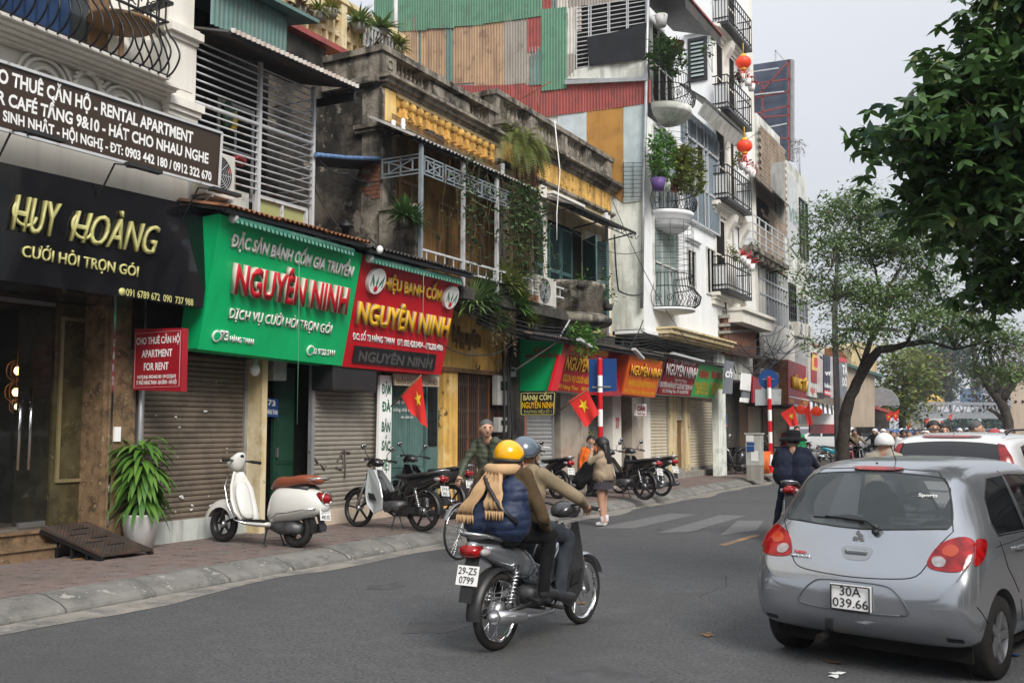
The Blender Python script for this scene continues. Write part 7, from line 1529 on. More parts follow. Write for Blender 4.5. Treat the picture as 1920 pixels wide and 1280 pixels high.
def scooter(label,body,seatm,style=5,plate=None,mir=True,group='motorbikes'):
 """wide bodied scooter; rear wheel x=0, front x=1.28"""
 t=thing('scooter',label,'scooter',(0,0,0),group);r,WB=.235,1.28
 wheel(t,0,r,.052,style);wheel(t,WB,r,.048,style)
 b=B();b.tube([(WB,.07,r),(WB-.06,.07,.45),(WB-.17,0,.62)],.022,8);part('fork',b,m_bplast,t)
 b=B();b.lathe([(r-.02,-.1),(r+.05,-.085),(r+.085,-.04),(r+.09,0),(r+.085,.04),(r+.05,.085),(r-.02,.1)],16,(WB,0,r),'y',True,R(15),R(160));part('front_mudguard',b,body,t)
 b=B()
 vs=[];N=9
 for j,(x,z,w)in enumerate(((1.17,.92,.09),(1.15,.85,.13),(1.1,.72,.2),(1.05,.55,.225),(.98,.4,.215),(.9,.3,.17))):
  for i in range(N):u=-1+2*i/(N-1);vs.append((x-.07*u*u,u*w,z))
 b.add(vs,[(j*N+i,j*N+i+1,(j+1)*N+i+1,(j+1)*N+i)for j in range(5)for i in range(N-1)],smooth=True)
 o=part('leg_shield',b,body,t);q=o.modifiers.new('s','SOLIDIFY');q.thickness=.025
 b=B();sweep(b,[(.84,.3,.1,.03,90),(.93,.48,.13,.05,80),(1.0,.66,.12,.05,75),(1.04,.8,.08,.04,75)]);part('inner_shield',b,body,t,sub=1)
 b=B();sweep(b,[(.36,.27,.17,.04,0),(.5,.265,.18,.04,0),(.75,.265,.18,.035,0),(.88,.28,.16,.03,10),(.96,.34,.1,.03,30)]);part('floorboard',b,body,t,sub=1)
 b=B();b.box(.42,.9,-.165,.165,.295,.312)
 for k in range(9):b.box(.45,.88,-.14+k*.033,-.13+k*.033,.31,.316)
 part('rubber_mat',b,m_rubber,t)
 b=B();sweep(b,[(-.44,.57,.05,.05,-20),(-.38,.565,.13,.14,-14),(-.2,.57,.19,.19,-8),(0,.55,.215,.22,-4),(.2,.53,.21,.235,0),(.33,.51,.19,.24,0),(.42,.48,.13,.2,8),(.46,.46,.06,.12,10)],18,2.4);part('body_shell',b,body,t,sub=1)
 for s in(-1,1):
  b=B();b.tube([(-.38,s*.13,.5),(-.2,s*.2,.47),(0,s*.226,.43),(.18,s*.22,.41),(.3,s*.2,.34)],.008,5);part('trim_line',b,m_chrome,t)
 b=B();sweep(b,[(-.2,.73,.12,.05,0),(0,.74,.14,.05,0),(.3,.72,.1,.06,0)]);part('seat_frame',b,m_bplast,t)
 b=B();sweep(b,[(-.3,.83,.1,.04,0),(-.22,.85,.16,.065,-4),(-.05,.835,.18,.075,-8),(.1,.8,.17,.075,0),(.2,.8,.155,.08,6),(.34,.8,.125,.08,4),(.46,.74,.07,.08,40)],16,2.8);part('seat',b,seatm,t,sub=1)
 b=B();sweep(b,[(1.15,.93,.06,.06,100),(1.17,1.0,.12,.11,80),(1.15,1.08,.13,.12,60),(1.11,1.16,.07,.05,50)],16);part('headset',b,body,t,sub=1)
 b=B();b.ball((1.24,0,1.03),(.035,.07,.07),14,8);part('headlight',b,m_clear,t)
 b=B();b.ball((1.08,0,1.12),(.03,.06,.035),12,6);part('dial',b,m_bplast,t)
 for s in(-1,1):
  b=B();b.tube([(1.12,s*.08,1.06),(1.08,s*.22,1.06)],.014,6);h=part('handlebar',b,m_bplast,t);b=B();b.tube([(1.085,s*.2,1.06),(1.05,s*.34,1.05)],.02,8);part('grip',b,m_rubber,h);b=B();b.tube([(1.12,s*.18,1.05),(1.13,s*.32,1.04)],.006,4);part('brake_lever',b,m_alu,h)
  b=B()
  if mir:b.tube([(1.1,s*.18,1.07),(1.12,s*.24,1.2)],.005,4);b.lathe([(0,-.012),(.045,-.012),(.05,0),(.045,.012),(0,.012)],14,(1.12,s*.27,1.22),'x');[part('mirror',b,m_chrome,t)if b.v else 0]
  b=B();b.tube([(1.17,s*.1,.92),(1.12,s*.205,.72),(1.02,s*.225,.5),(.9,s*.2,.3),(.7,s*.19,.27)],.01,6);part('chrome_edge',b,m_chrome,t)
 b=B();b.tube([(-.1,.14,.82),(-.34,.12,.86),(-.4,0,.87),(-.34,-.12,.86),(-.1,-.14,.82)],.012,6);part('grab_rail',b,m_chrome,t)
 b=B();sweep(b,[(-.45,.62,.07,.03,-12),(-.42,.62,.09,.065,-12),(-.34,.63,.1,.07,-12)],14,3);part('tail_light',b,m_redl,t)
 b=B();b.torus(.085,.009,20,5,(-.435,0,.62),'x');part('light_bezel',b,m_chrome,t)
 b=B();sweep(b,[(.4,.25,.08,.06,0),(.25,.25,.13,.1,0),(.05,.25,.13,.09,0),(-.08,.24,.08,.06,0)],12);part('engine',b,m_eng,t)
 b=B();b.tube([(.1,-.16,.2),(0,-.19,.22),(-.25,-.19,.27)],[.03,.055,.06],12);part('exhaust',b,m_bplast,t)
 b=B();b.lathe([(r+.02,-.06),(r+.03,0),(r+.02,.06)],12,(0,0,r),'y',True,R(110),R(190));b.prism([(-.34,-.06,.42),(-.34,.06,.42),(-.42,.05,.22),(-.42,-.05,.22)],(.01,0,0));part('mud_flap',b,m_bplast,t)
 b=B();b.tube([(.42,.1,.22),(.36,.2,.03),(.3,.22,.01)],.011,6);b.tube([(.42,-.1,.22),(.36,-.16,.03),(.3,-.2,.01)],.011,6);part('stand',b,m_bplast,t)
 if plate:platef(t,-.44,.36,plate,12)
 return t
def at2(rear,front,z=0.0):
 a,c=G(*rear,z),G(*front,z);return a,math.atan2(c.y-a.y,c.x-a.x)
m_pearl=mat('pearl_white_paint',(.68,.67,.63),.2,var=.03,bump=0,coat=.5);m_dgrey=mat('dark_grey_paint',(.03,.03,.032),.25,var=.1,bump=0,coat=.4);m_silp=mat('light_silver_paint',(.5,.52,.53),.25,.4,var=.03,bump=0,coat=.4);m_beigep=mat('beige_paint',(.4,.33,.24),.3,var=.05,bump=0,coat=.4);m_redp=mat('red_paint',(.35,.01,.015),.2,var=.05,bump=0,coat=.5);m_tealp=mat('turquoise_paint',(.02,.25,.33),.25,bump=0,coat=.4)
a,h=at2((556,1027),(394,1014),.15);place(scooter('white retro scooter with brown leather seat parked before the brown shutter',m_pearl,m_leath,5,('29-Y7','480.82'),False),a,h,R(5))
a,h=at2((792,996),(664,987),.15);place(moped('black and silver motorbike parked beside the taupe shutter',m_bgloss,m_silp,5,('29-K1','365.1')),a,h,R(5))
a=G(845,975,.15);place(moped('black motorbike with blue dial parked behind the silver one',m_dgrey,m_bgloss,6,('29-E1','818.3')),a+V((-.1,.15,0)),R(172),R(5))
a=G(880,945,.15);place(scooter('beige scooter half hidden behind the cyclist',m_beigep,m_seat,6),a+V((.1,.2,0)),R(200),R(5))
a=G(1045,935,.15);place(moped('black motorbike with white plate behind the helmeted riders',m_bgloss,m_bgloss,6,('30-F2','771.0')),a,R(160),R(5))
a,h=at2((1208,937),(1092,930),.15);place(moped('black motorbike parked just behind the girl',m_bgloss,mat('bronze_paint',(.2,.15,.1),.3,.5,var=.05,bump=0),5,('29-L5','204.7')),a,h,R(5))
a,h=at2((1240,930),(1120,922),.15);place(moped('older motorbike with wire wheels right of the bronze one',m_dgrey,m_bgloss,'spoke',('29-H3','118.5')),a,h,R(5))
a,h=at2((1400,888),(1343,891),.15);place(scooter('dark brown scooter parked left of the utility cabinet',m_dgrey,m_seat,8),a,h,R(4))
for k,(px,py,hd,lb)in enumerate(((1385,884,150,'dark covered motorbike behind the utility cabinet'),(1478,880,172,'black motorbike right of the orange hose coil'),(1505,868,165,'dark motorbike in the row behind the man with hat'))):
 a=G(px,py,.15);place(moped(lb,m_dgrey,m_bgloss,6),a,R(hd),R(4))
a=G(1548,872,0);place(moped('turquoise motorbike parked by the kerb behind the man with hat',m_tealp,m_tealp,'spoke'),a,R(20),R(4))
MAIN,MH=at2((932,1218),(1085,1170));MH=MH
place(moped('grey silver motorbike ridden by two people in the middle of the road',m_silver,m_dgrey,'spoke',('29-Z5','0799'),stand=False,mirrors=False,head=m_dgrey),MAIN,MH,0)
t=thing('bicycle','old silver bicycle with thin wheels ridden past the parked motorbikes','bicycle');r=.34
for x in(0,1.05):
 b=B();b.torus(r-.014,.014,44,7,(x,0,r),'y');part('tyre',b,m_rubber,t);b=B();b.torus(r-.035,.009,40,5,(x,0,r),'y')
 for k in range(28):a=k*math.pi/14;b.tube([(x+.02*math.cos(a+1.4*(-1)**k),.02*(-1)**(k//2),r+.02*math.sin(a+1.4*(-1)**k)),(x+(r-.035)*math.cos(a),0,r+(r-.035)*math.sin(a))],.0016,3,cap=False)
 b.lathe([(0,-.05),(.02,-.04),(.02,.04),(0,.05)],8,(x,0,r),'y');part('rim',b,m_chrome,t)
m_bik=mat('bicycle_grey',(.3,.31,.32),.35,.6,var=.1,bump=0)
b=B()
for q in(((.82,0,.88),(.9,0,.62)),((.86,0,.72),(.42,0,.3)),((.84,0,.8),(.3,0,.66)),((.26,0,.86),(.42,0,.28)),((0,.05,r),(.42,.03,.29)),((0,-.05,r),(.42,-.03,.29)),((0,.05,r),(.3,.02,.7)),((0,-.05,r),(.3,-.02,.7))):b.tube(q,.014,8)
part('frame',b,m_bik,t)
b=B();b.tube([(1.05,.045,r),(.97,.045,.5),(.91,.03,.64)],.011,6);b.tube([(1.05,-.045,r),(.97,-.045,.5),(.91,-.03,.64)],.011,6);part('fork',b,m_chrome,t)
b=B();b.tube([(.82,0,.88),(.8,0,.97)],.012,6);b.tube([(.62,.28,.96),(.74,.27,.98),(.84,.14,.98),(.84,-.14,.98),(.74,-.27,.98),(.62,-.28,.96)],.011,7);part('handlebar',b,m_chrome,t)
b=B();sweep(b,[(.1,.9,.1,.03,0),(.2,.9,.09,.035,0),(.38,.89,.03,.025,0)]);part('saddle',b,m_seat,t)
for x in(0,1.05):b=B();b.lathe([(r+.02,-.03),(r+.03,0),(r+.02,.03)],16,(x,0,r),'y',True,R(30),R(170));part('mudguard',b,m_bik,t)
b=B();b.lathe([(.08,-.045),(.09,-.04),(.08,-.035)],20,(.42,0,.29),'y');b.tube([(.42,-.06,.29),(.5,-.06,.14)],.009,5);b.tube([(.42,.06,.29),(.34,.06,.44)],.009,5);b.box(.46,.55,-.14,-.06,.12,.145);b.box(.29,.38,.06,.14,.43,.455);part('crank',b,m_chrome,t)
fw=G(862,1049);BH=R(266);bike_loc=fw-V((math.cos(BH),math.sin(BH),0))*1.05;BIKE=bike_loc
place(t,bike_loc,BH)
def cat_rom(p,k=4,closed=True):
 out=[];n=len(p)
 for i in range(n if closed else n-1):
  a,b_,c,d=(p[(i-1)%n],p[i],p[(i+1)%n],p[(i+2)%n])if closed else(p[max(0,i-1)],p[i],p[i+1],p[min(n-1,i+2)])
  for j in range(k):
   u=j/k;out.append(tuple(.5*(2*b_[m]+(c[m]-a[m])*u+(2*a[m]-5*b_[m]+4*c[m]-d[m])*u*u+(3*b_[m]-a[m]-3*c[m]+d[m])*u**3)for m in range(len(b_))))
 if not closed:out.append(tuple(p[-1]))
 return out
def evalmesh(o):
 dg=bpy.context.evaluated_depsgraph_get();dg.update();return bpy.data.meshes.new_from_object(o.evaluated_get(dg))
class Car:
 """x: 0 = rear bumper, forward positive; stations (x, z_bottom, z_top, half width, roof half width, z_belt)"""
 def __init__(s,st,wheels,wr,openings,name='body'):
  secs=[]
  for x,zb,zt,w,wr_,zbelt in st:
   zm=min(zbelt,zt-.02);hi=zt-zm
   y=[0,w*.7,w*.93,w*.985,w,w*.975,w*.96 if hi>.1 else w*.9,w*.93*(1-.35*(hi>.1))+wr_*.35*(hi>.1),wr_*1.02,wr_*.85,wr_*.45,0]
   z=[zb,zb,zb+.03,zb+.12,zb+(zm-zb)*.55,zb+(zm-zb)*.85,zm,zm+hi*.4,zm+hi*.86,zt-.01*(hi>.1),zt+.012,zt+.018]
   secs.append([(x,a,c)for a,c in zip(y,z)]+[(x,-a,c)for a,c in list(zip(y,z))[-2:0:-1]])
  n=len(secs[0]);vs=[q for r_ in secs for q in r_]
  fs=[(i*n+k,(i+1)*n+k,(i+1)*n+(k+1)%n,i*n+(k+1)%n)for i in range(len(secs)-1)for k in range(n)]+[tuple(range(n)),tuple(range((len(secs)-1)*n,len(secs)*n))[::-1]]
  me=bpy.data.meshes.new(name);me.from_pydata(vs,[],fs);bm=bmesh.new();bm.from_mesh(me);bmesh.ops.recalc_face_normals(bm,faces=bm.faces);bm.to_mesh(me);bm.free()
  o=bpy.data.objects.new('t',me);COL.objects.link(o);q=o.modifiers.new('s','SUBSURF');q.levels=2;q.render_levels=2
  full=evalmesh(o);s.bvh=BVHTree.FromPolygons([v.co for v in full.vertices],[p.vertices for p in full.polygons])
  cuts=[]
  for c in openings+[[(x+wr*1.17*math.cos(a),s2,wr+wr*1.17*math.sin(a))for a in[k*math.pi/14 for k in range(28)]]+[(0,-s2*.62,0)]for x in wheels for s2 in(1.0,-1.0)]:
   b=B();d=V(c[-1]);b.prism(c[:-1],d);m=b.mesh('c',m_dark);k=bpy.data.objects.new('c',m);COL.objects.link(k);cuts.append(k)
   q=o.modifiers.new('b','BOOLEAN');q.operation='DIFFERENCE';q.object=k;q.solver='EXACT'
  s.me=evalmesh(o)
  for k in cuts+[o]:bpy.data.objects.remove(k)
  for p in s.me.polygons:p.use_smooth=True
  s.me.set_sharp_from_angle(angle=R(35))
 def pr(s,u,v,ax):
  o,d={'r':(V((-3,u,v)),V((1,0,0))),'f':(V((8,u,v)),V((-1,0,0))),'R':(V((u,-3,v)),V((0,1,0))),'L':(V((u,3,v)),V((0,-1,0))),'t':(V((u,v,4)),V((0,0,-1)))}[ax]
  h=s.bvh.ray_cast(o,d);k=0
  while not h[0]and k<30:o=V((o.x,o.y*.985,o.z))if ax in 'rf' else V((o.x,o.y,o.z-.01));h=s.bvh.ray_cast(o,d);k+=1
  return(h[0]if h[0]else o+d*3.2),d,(h[1]if h[0]else-d)
 def patch(s,poly,ax,m,t,name,lift=.004,g=.06,thick=.012):
  bm=bmesh.new();f=bm.faces.new([bm.verts.new((a,c,0))for a,c in poly]);us=[a for a,c in poly];vs=[c for a,c in poly]
  for i,(lo,hi)in enumerate(((min(us),max(us)),(min(vs),max(vs)))):
   k=lo+g
   while k<hi:e=[0,0,0];e[i]=k;nn=[0,0,0];nn[i]=1;bmesh.ops.bisect_plane(bm,geom=bm.verts[:]+bm.edges[:]+bm.faces[:],plane_co=e,plane_no=nn);k+=g
  bmesh.ops.triangulate(bm,faces=[f for f in bm.faces if len(f.verts)>4])
  for v in bm.verts:h,d,n=s.pr(v.co.x,v.co.y,ax);v.co=h+n*lift
  if thick:
   r_=bmesh.ops.extrude_face_region(bm,geom=bm.faces[:]);d=s.pr(poly[0][0],poly[0][1],ax)[1];bmesh.ops.translate(bm,vec=d*thick,verts=[g_ for g_ in r_['geom']if isinstance(g_,bmesh.types.BMVert)])
  bmesh.ops.recalc_face_normals(bm,faces=bm.faces);me=bpy.data.meshes.new(name);bm.to_mesh(me);bm.free();me.materials.append(m)
  for p in me.polygons:p.use_smooth=True
  me.set_sharp_from_angle(angle=R(40));return part(name,me,None,t)
 def seam(s,line,ax,t,r=.004,m=None,name='panel_gap',lift=0.0,n=6):
  pts=[]
  for a,c in zip(line[:-1],line[1:]):
   for k in range(n):u=k/n;h,d,nn=s.pr(a[0]+(c[0]-a[0])*u,a[1]+(c[1]-a[1])*u,ax);pts.append(h+nn*lift)
  h,d,nn=s.pr(*line[-1],ax);pts.append(h+nn*lift);b=B();b.tube(pts,r,5);return part(name,b,m or m_iron,t)
def carwheel(t,x,y,r,w=.19):
 sg=1 if y>0 else-1
 b=B();b.lathe([(r*.62,-w/2),(r*.95,-w/2),(r,-w/2+.03),(r,w/2-.03),(r*.95,w/2),(r*.62,w/2)],36,(x,y,r),'y')
 for k in(-.05,0,.05):b.torus(r+.0,.002,36,4,(x,y+k,r),'y')
 wh=part('wheel',b,m_rubber,t);b=B();b.lathe([(r*.66,-w/2+.01),(r*.6,w/2*.2),(r*.64,w/2-.005)],30,(x,y,r),'y')
 for k in range(5):a=k*2*math.pi/5;b.bar((x+.03*math.cos(a),y+sg*w*.38,r+.03*math.sin(a)),(x+r*.62*math.cos(a),y+sg*w*.42,r+r*.62*math.sin(a)),.05,.02,up=(0,1,0))
 b.lathe([(0,sg*w*.42),(.05,sg*w*.42),(.05,sg*w*.3)],14,(x,y,r),'y');part('rim',b,m_alu,wh)
m_cglass=mat('car_glass',(.07,.085,.09),.03,var=0,bump=0,alpha=.5,coat=.3);m_cglassd=mat('tinted_car_glass',(.006,.007,.008),.03,var=0,bump=0,alpha=.93,coat=.3)  # car_glass: reflected sky is put into its milky base colour
def mirrored(p):return[(-a,c)for a,c in p][::-1]
HATCH=[(0,.44,.56,.62,.3,.6),(.015,.37,.66,.7,.4,.7),(.06,.32,.74,.785,.5,.78),(.14,.24,.9,.82,.55,.84),(.2,.23,1.03,.828,.56,.9),(.32,.21,1.22,.832,.565,.93),(.45,.2,1.38,.834,.57,.94),(.58,.19,1.455,.834,.585,.94),(.9,.18,1.485,.834,.6,.94),(1.5,.18,1.49,.832,.6,.93),(2.1,.18,1.46,.83,.58,.92),(2.45,.18,1.36,.83,.56,.92),(2.8,.18,1.13,.828,.58,.92),(3.0,.18,.98,.82,.6,.88),(3.3,.18,.9,.8,.6,.84),(3.6,.2,.78,.74,.5,.72),(3.72,.3,.62,.6,.4,.58),(3.76,.4,.52,.5,.3,.5)]
rw=cat_rom([(.50,1.03),(.60,1.045),(.60,1.14),(.52,1.34),(.40,1.38),(0,1.40),(-.40,1.38),(-.52,1.34),(-.60,1.14),(-.60,1.045),(-.50,1.03),(0,1.0)],3)
sw1=[(1.25,.96),(1.28,1.36),(.95,1.35),(.72,1.22),(.62,1.06),(.66,.97)];sw2=[(1.33,.955),(1.35,1.365),(1.85,1.35),(2.1,1.25),(2.35,1.02),(2.35,.95)]
ops=[[(-.5,y,z)for y,z in rw]+[(1.6,0,0)]]+[[(x,-1.2,z)for x,z in w_]+[(0,2.4,0)]for w_ in(sw1,sw2)]+[[(1.0,y,z)for y,z in((-.52,1.0),(.52,1.0),(.48,1.34),(-.48,1.34))]+[(2.6,0,0)]]
C=Car(HATCH,(.55,3.02),.285,ops)
t=thing('silver_hatchback','silver grey hatchback with rear wiper parked nose away at the right kerb','car')
C.me.materials.clear();C.me.materials.append(m_silver);part('body',C.me,None,t)
C.patch(rw,'r',m_cglass,t,'rear_window',.002,thick=0)
for ax in 'RL':
 for w_ in(sw1,sw2):C.patch(w_,ax,m_cglassd if ax=='R' else m_cglass,t,'side_window',.001,thick=0)
C.patch([(-.56,1.0),(.56,1.0),(.5,1.33),(-.5,1.33)],'f',m_cglass,t,'windscreen',.002,thick=0)
b=B();q=[C.pr(y,z,'r')[0]for y,z in rw];b.tube(q+[q[0]],.007,5);part('window_seal',b,m_bplast,t)
for w_ in(sw1,sw2):b=B();q=[C.pr(y,z,'R')[0]for y,z in w_];b.tube(q+[q[0]],.008,5);part('window_seal',b,m_bplast,t)
lt=cat_rom([(-.50,.82),(-.53,.775),(-.66,.765),(-.745,.79),(-.765,.88),(-.745,.96),(-.67,.985),(-.56,.93)],3);ls=cat_rom([(.17,.81),(.26,.84),(.38,.92),(.4,.96),(.32,.965),(.22,.9)],3)
for f_ in(lambda p:p,mirrored):
 q=C.patch(f_(lt),'r',m_redl,t,'tail_light',.006,.03,.03);C.patch(f_(cat_rom([(-.59,.875),(-.66,.86),(-.69,.9),(-.65,.935),(-.6,.92)],3)),'r',m_orl,q,'indicator',.009,.03,.004);C.patch(f_(cat_rom([(-.53,.82),(-.56,.79),(-.61,.795),(-.62,.83),(-.585,.855),(-.54,.85)],3)),'r',m_clear,q,'reversing_lamp',.011,.03,.004)
[C.patch(ls,ax,m_redl,t,'tail_light',.01,.04,.02)for ax in 'RL'];C.seam(cat_rom([(-.5,.8),(-.44,.72),(-.3,.69),(0,.675),(.3,.69),(.44,.72),(.5,.8)],3,False),'r',t);C.seam([(-.5,.8),(-.56,.93),(-.63,1.02)],'r',t);C.seam([(.5,.8),(.56,.93),(.63,1.02)],'r',t)
C.seam([(-.63,1.02),(-.55,1.3),(-.44,1.41),(0,1.435),(.44,1.41),(.55,1.3),(.63,1.02)],'r',t,.004)
C.patch(cat_rom([(-.13,1.405),(.13,1.405),(.19,1.418),(.12,1.428),(-.12,1.428),(-.19,1.418)],2),'r',m_redl,t,'high_brake_light',.016,.04,.02)
ph=cat_rom([(-.34,.45),(-.1,.435),(.1,.435),(.34,.45),(.4,.475),(.37,.54),(.3,.61),(.22,.64),(0,.645),(-.22,.64),(-.3,.61),(-.37,.54),(-.4,.475)],3);b=B();q=[C.pr(y,z,'r')[0]+V((-.003,0,0))for y,z in ph];b.tube(q+[q[0]],.006,5);part('plate_recess_edge',b,mat('painted_shadow_line',(.09,.095,.1),.5,bump=0),t)  # dark line drawn around the plate stands for the shade of its recess
x0_=C.pr(0,.52,'r')[0].x
o=platef(t,x0_-.022,.45,('30A','039.66'),3,.3,.175);b=B()
for a_,c_ in(((-.14,.45),(.14,.45)),((-.14,.615),(.14,.615)),((-.14,.45),(-.14,.615)),((.14,.45),(.14,.615))):b.bar((x0_-.03,*a_),(x0_-.026,*c_),.008)
part('plate_frame',b,m_bplast,o)
b=B();hx=C.pr(0,.85,'r')[0].x;b.box(hx-.022,hx+.02,-.085,.085,.82,.865);q=part('hatch_handle',b,m_silver,t,bevel=.015);C.patch(cat_rom([(-.1,.875),(.1,.875),(.1,.82),(.06,.79),(-.06,.79),(-.1,.82)],3),'r',mat('silver_painted_shade',(.3,.315,.33),.35,.5,var=0,bump=0),t,'handle_recess',.003,.04,.004)  # darker silver patch; the shade of the handle hollow is put into its colour
b=B();hz=.945
for k in range(3):
 a=R(90+120*k);u_,w_=math.cos(a)*.05,math.sin(a)*.05;xx=C.pr(0,hz,'r')[0].x-.012;p=V((xx,0,hz));d=V((-.02*(w_/.05)*0,-u_,w_));s_=V((0,w_,u_))*.42;b.prism([p,p+d*.5+s_,p+d,p+d*.5-s_],(-.006,0,0))
part('maker_emblem',b,m_chrome,t)
wp=lambda y,z,l=.03:C.pr(y,z,'r')[0]+V((-l,0,0))
b=B();b.tube([wp(-.12,.99,.02),wp(-.14,1.02,.05),wp(-.05,1.06,.04),wp(.28,1.075,.02)],[.018,.016,.011,.006],7);b.tube([wp(.38,1.065,.012),wp(.1,1.065,.012),wp(-.02,1.045,.014)],.006,5);b.ball(wp(-.12,.99,.02),.028,10,8);part('rear_wiper',b,m_bplast,t)
def rear_text(s,y0,y1,z,h_,m):a=wp(y0,z,.004);c=wp(y1,z,.004);lettering(s,a,c-a,V((.02*h_/.05,0,h_)),m,t,bold=.01,ext=.002)
rear_text('TURBO',.48,.38,.80,.018,s_red);rear_text('MIRAGE',.5,.34,.775,.016,m_chrome);rear_text('Sports',-.36,-.49,1.24,.022,s_white)
for sg in(-1,1):b=B();y=sg*.5;C.patch([(sg*.62,.3),(sg*.72,.3),(sg*.72,.33),(sg*.62,.33)],'r',m_bplast,t,'bumper_vent',.003)
for ln in(((1.29,.94),(1.29,.3)),((1.29,1.4),(1.29,.94)),((2.42,.92),(2.42,.3)),((1.29,.3),(2.42,.28)),((.95,.5),(1.0,.34),(1.29,.3)),((.64,.95),(.72,.75),(.92,.55)),((.55,.9),(1.3,.92),(2.4,.9)),((.12,.55),(.2,.48),(.28,.42))):C.seam(ln,'R',t,.004)
for x in(1.02,2.0):h_=C.pr(x,.86,'R')[0];b=B();b.box(x-.09,x+.09,h_.y-.03,h_.y+.01,.845,.875);part('door_handle',b,m_silver,t,bevel=.01)
h_=C.pr(2.3,1.0,'R')[0];b=B();b.ball((2.28,h_.y-.13,1.03),(.07,.11,.075),12,8);b.tube([(2.3,h_.y,.97),(2.29,h_.y-.1,.99)],.02,6);part('side_mirror',b,m_bplast,t)
for x in(.55,3.02):
 for y in(.72,-.72):carwheel(t,x,y,.285,.18)
b=B();b.tube([(.2,.25,.24),(.05,.25,.22),(-.01,.25,.22)],.03,10);b.box(.25,3.4,-.72,.72,.14,.26);b.tube([(.55,-.6,.28),(.55,.6,.28)],.04,8);part('underbody',b,m_dark,t)
b=B()
for y in(-.36,.36):b.ball((1.35,y,.95),(.12,.22,.3),12,8);b.ball((1.3,y,1.2),(.06,.12,.09),12,8);b.ball((.75,y,.8),(.1,.3,.25),12,8)
b.torus(.17,.015,24,6,(2.15,.36,.97),'x');b.box(2.3,2.8,-.6,.6,.7,.96);part('interior',b,m_bplast,t)
b=B();b.tube([(.72,-.05,1.47),(.62,-.05,1.6)],.004,4);b.ball((.6,.05,1.46),.01,6,4);part('antenna',b,m_bplast,t)
CARH=R(90-14)
c0=G(1625,1235);CAR=V((-1.27,7.08,0));place(t,CAR,CARH);t.scale=(1,.95,.95)
SUV=[(0,.45,.7,.72,.35,.72),(.03,.36,.82,.82,.45,.85),(.08,.3,1.0,.88,.55,.95),(.14,.28,1.2,.905,.62,1.02),(.24,.26,1.42,.91,.66,1.05),(.36,.25,1.6,.91,.68,1.06),(.5,.24,1.66,.91,.69,1.06),(1.0,.24,1.69,.91,.7,1.06),(2.0,.24,1.69,.91,.7,1.05),(2.7,.24,1.6,.91,.68,1.04),(3.2,.24,1.25,.91,.66,1.04),(3.5,.24,1.1,.9,.66,1.0),(4.2,.26,.98,.88,.6,.92),(4.45,.35,.8,.7,.5,.75),(4.5,.45,.65,.6,.4,.62)]
srw=cat_rom([(.66,1.12),(.68,1.25),(.6,1.5),(.5,1.56),(0,1.59),(-.5,1.56),(-.6,1.5),(-.68,1.25),(-.66,1.12),(0,1.08)],3)
ssw=[[(.55,1.1),(.75,1.52),(1.3,1.57),(1.3,1.08)],[(1.4,1.08),(1.4,1.57),(2.2,1.56),(2.2,1.07)],[(2.3,1.07),(2.3,1.55),(2.6,1.5),(3.1,1.12),(3.1,1.07)]]
def suv(label,m,loc,rz,detail=True,name='white_suv',sc_=1.0,cat='car'):
 S=suv.S;t=thing(name,label,cat,(0,0,0),'cars in the street');me=S.me.copy();me.materials.clear();me.materials.append(m);part('body',me,None,t)
 S.patch(srw,'r',m_cglassd,t,'rear_window',.003,thick=0)
 for ax in 'RL':
  for w_ in ssw:S.patch(w_,ax,m_cglassd,t,'side_window',.003,thick=0)
 S.patch([(-.6,1.15),(.6,1.15),(.55,1.5),(-.55,1.5)],'f',m_cglassd,t,'windscreen',.004,thick=0)
 tl=[(-.60,1.0),(-.78,.98),(-.80,1.1),(-.70,1.4),(-.62,1.54),(-.55,1.56),(-.60,1.35),(-.65,1.12)]
 for f_ in(lambda p:p,mirrored):S.patch(f_(tl),'r',m_redl,t,'tail_light',.014,.06,.02);S.patch(f_([(-.62,.98),(-.78,.96),(-.78,.84),(-.66,.86)]),'r',m_clear,t,'reversing_lamp',.014,.06,.02)
 S.patch(cat_rom([(-.25,1.625),(.25,1.625),(.35,1.638),(.25,1.648),(-.25,1.648),(-.35,1.638)],2),'r',m_redl,t,'high_brake_light',.02,.05,.03)
 if detail:
  S.seam([(-.66,.98),(0,.97),(.66,.98)],'r',t,.012,m_chrome,'chrome_strip',.005)
  for ln in(((1.35,1.05),(1.35,.35)),((2.25,1.05),(2.25,.35)),((3.15,1.05),(3.15,.4))):S.seam(ln,'R',t)
  for y in(-.62,.62):b=B();b.tube([(.5,y,1.68),(.7,y,1.73),(2.2,y,1.74),(2.5,y,1.68)],.016,6);part('roof_rail',b,m_bplast,t)
  b=B();h_=S.pr(0,1.12,'r')[0];b.tube([h_+V((-.03,.05,0)),h_+V((.03,-.35,.08))],.01,5);part('rear_wiper',b,m_bplast,t);b=B();b.tube([(.6,0,1.67),(.52,.02,1.85)],.004,4);part('antenna',b,m_bplast,t)
  platef(t,S.pr(0,.7,'r')[0].x-.02,.62,('30E','552.18'),3,.28,.16)
 for x in(.85,3.5):
  for y in(.78,-.78):carwheel(t,x,y,.34,.2)
 place(t,loc,rz);t.scale=(sc_,)*3;return t
suv.S=Car(SUV,(.85,3.5),.34,[])
m_carw=mat('white_car_paint',(.7,.7,.69),.22,var=.03,bump=0,coat=.5)
suv('white SUV with tall red tail lights parked in front of the silver hatchback',m_carw,V((-1.22,12.8,0)),R(90-9)).scale=(1,.97,.93)
suv('white SUV seen side on behind the leaning tree',m_carw,G(1618,851),R(178),False)
suv('second white car behind the side on white SUV',m_carw,G(1676,846),R(150),False,'white_car',.9)
suv('pale car facing away among the far crowd',m_silp,G(1735,842),R(115),False,'silver_car',.9)
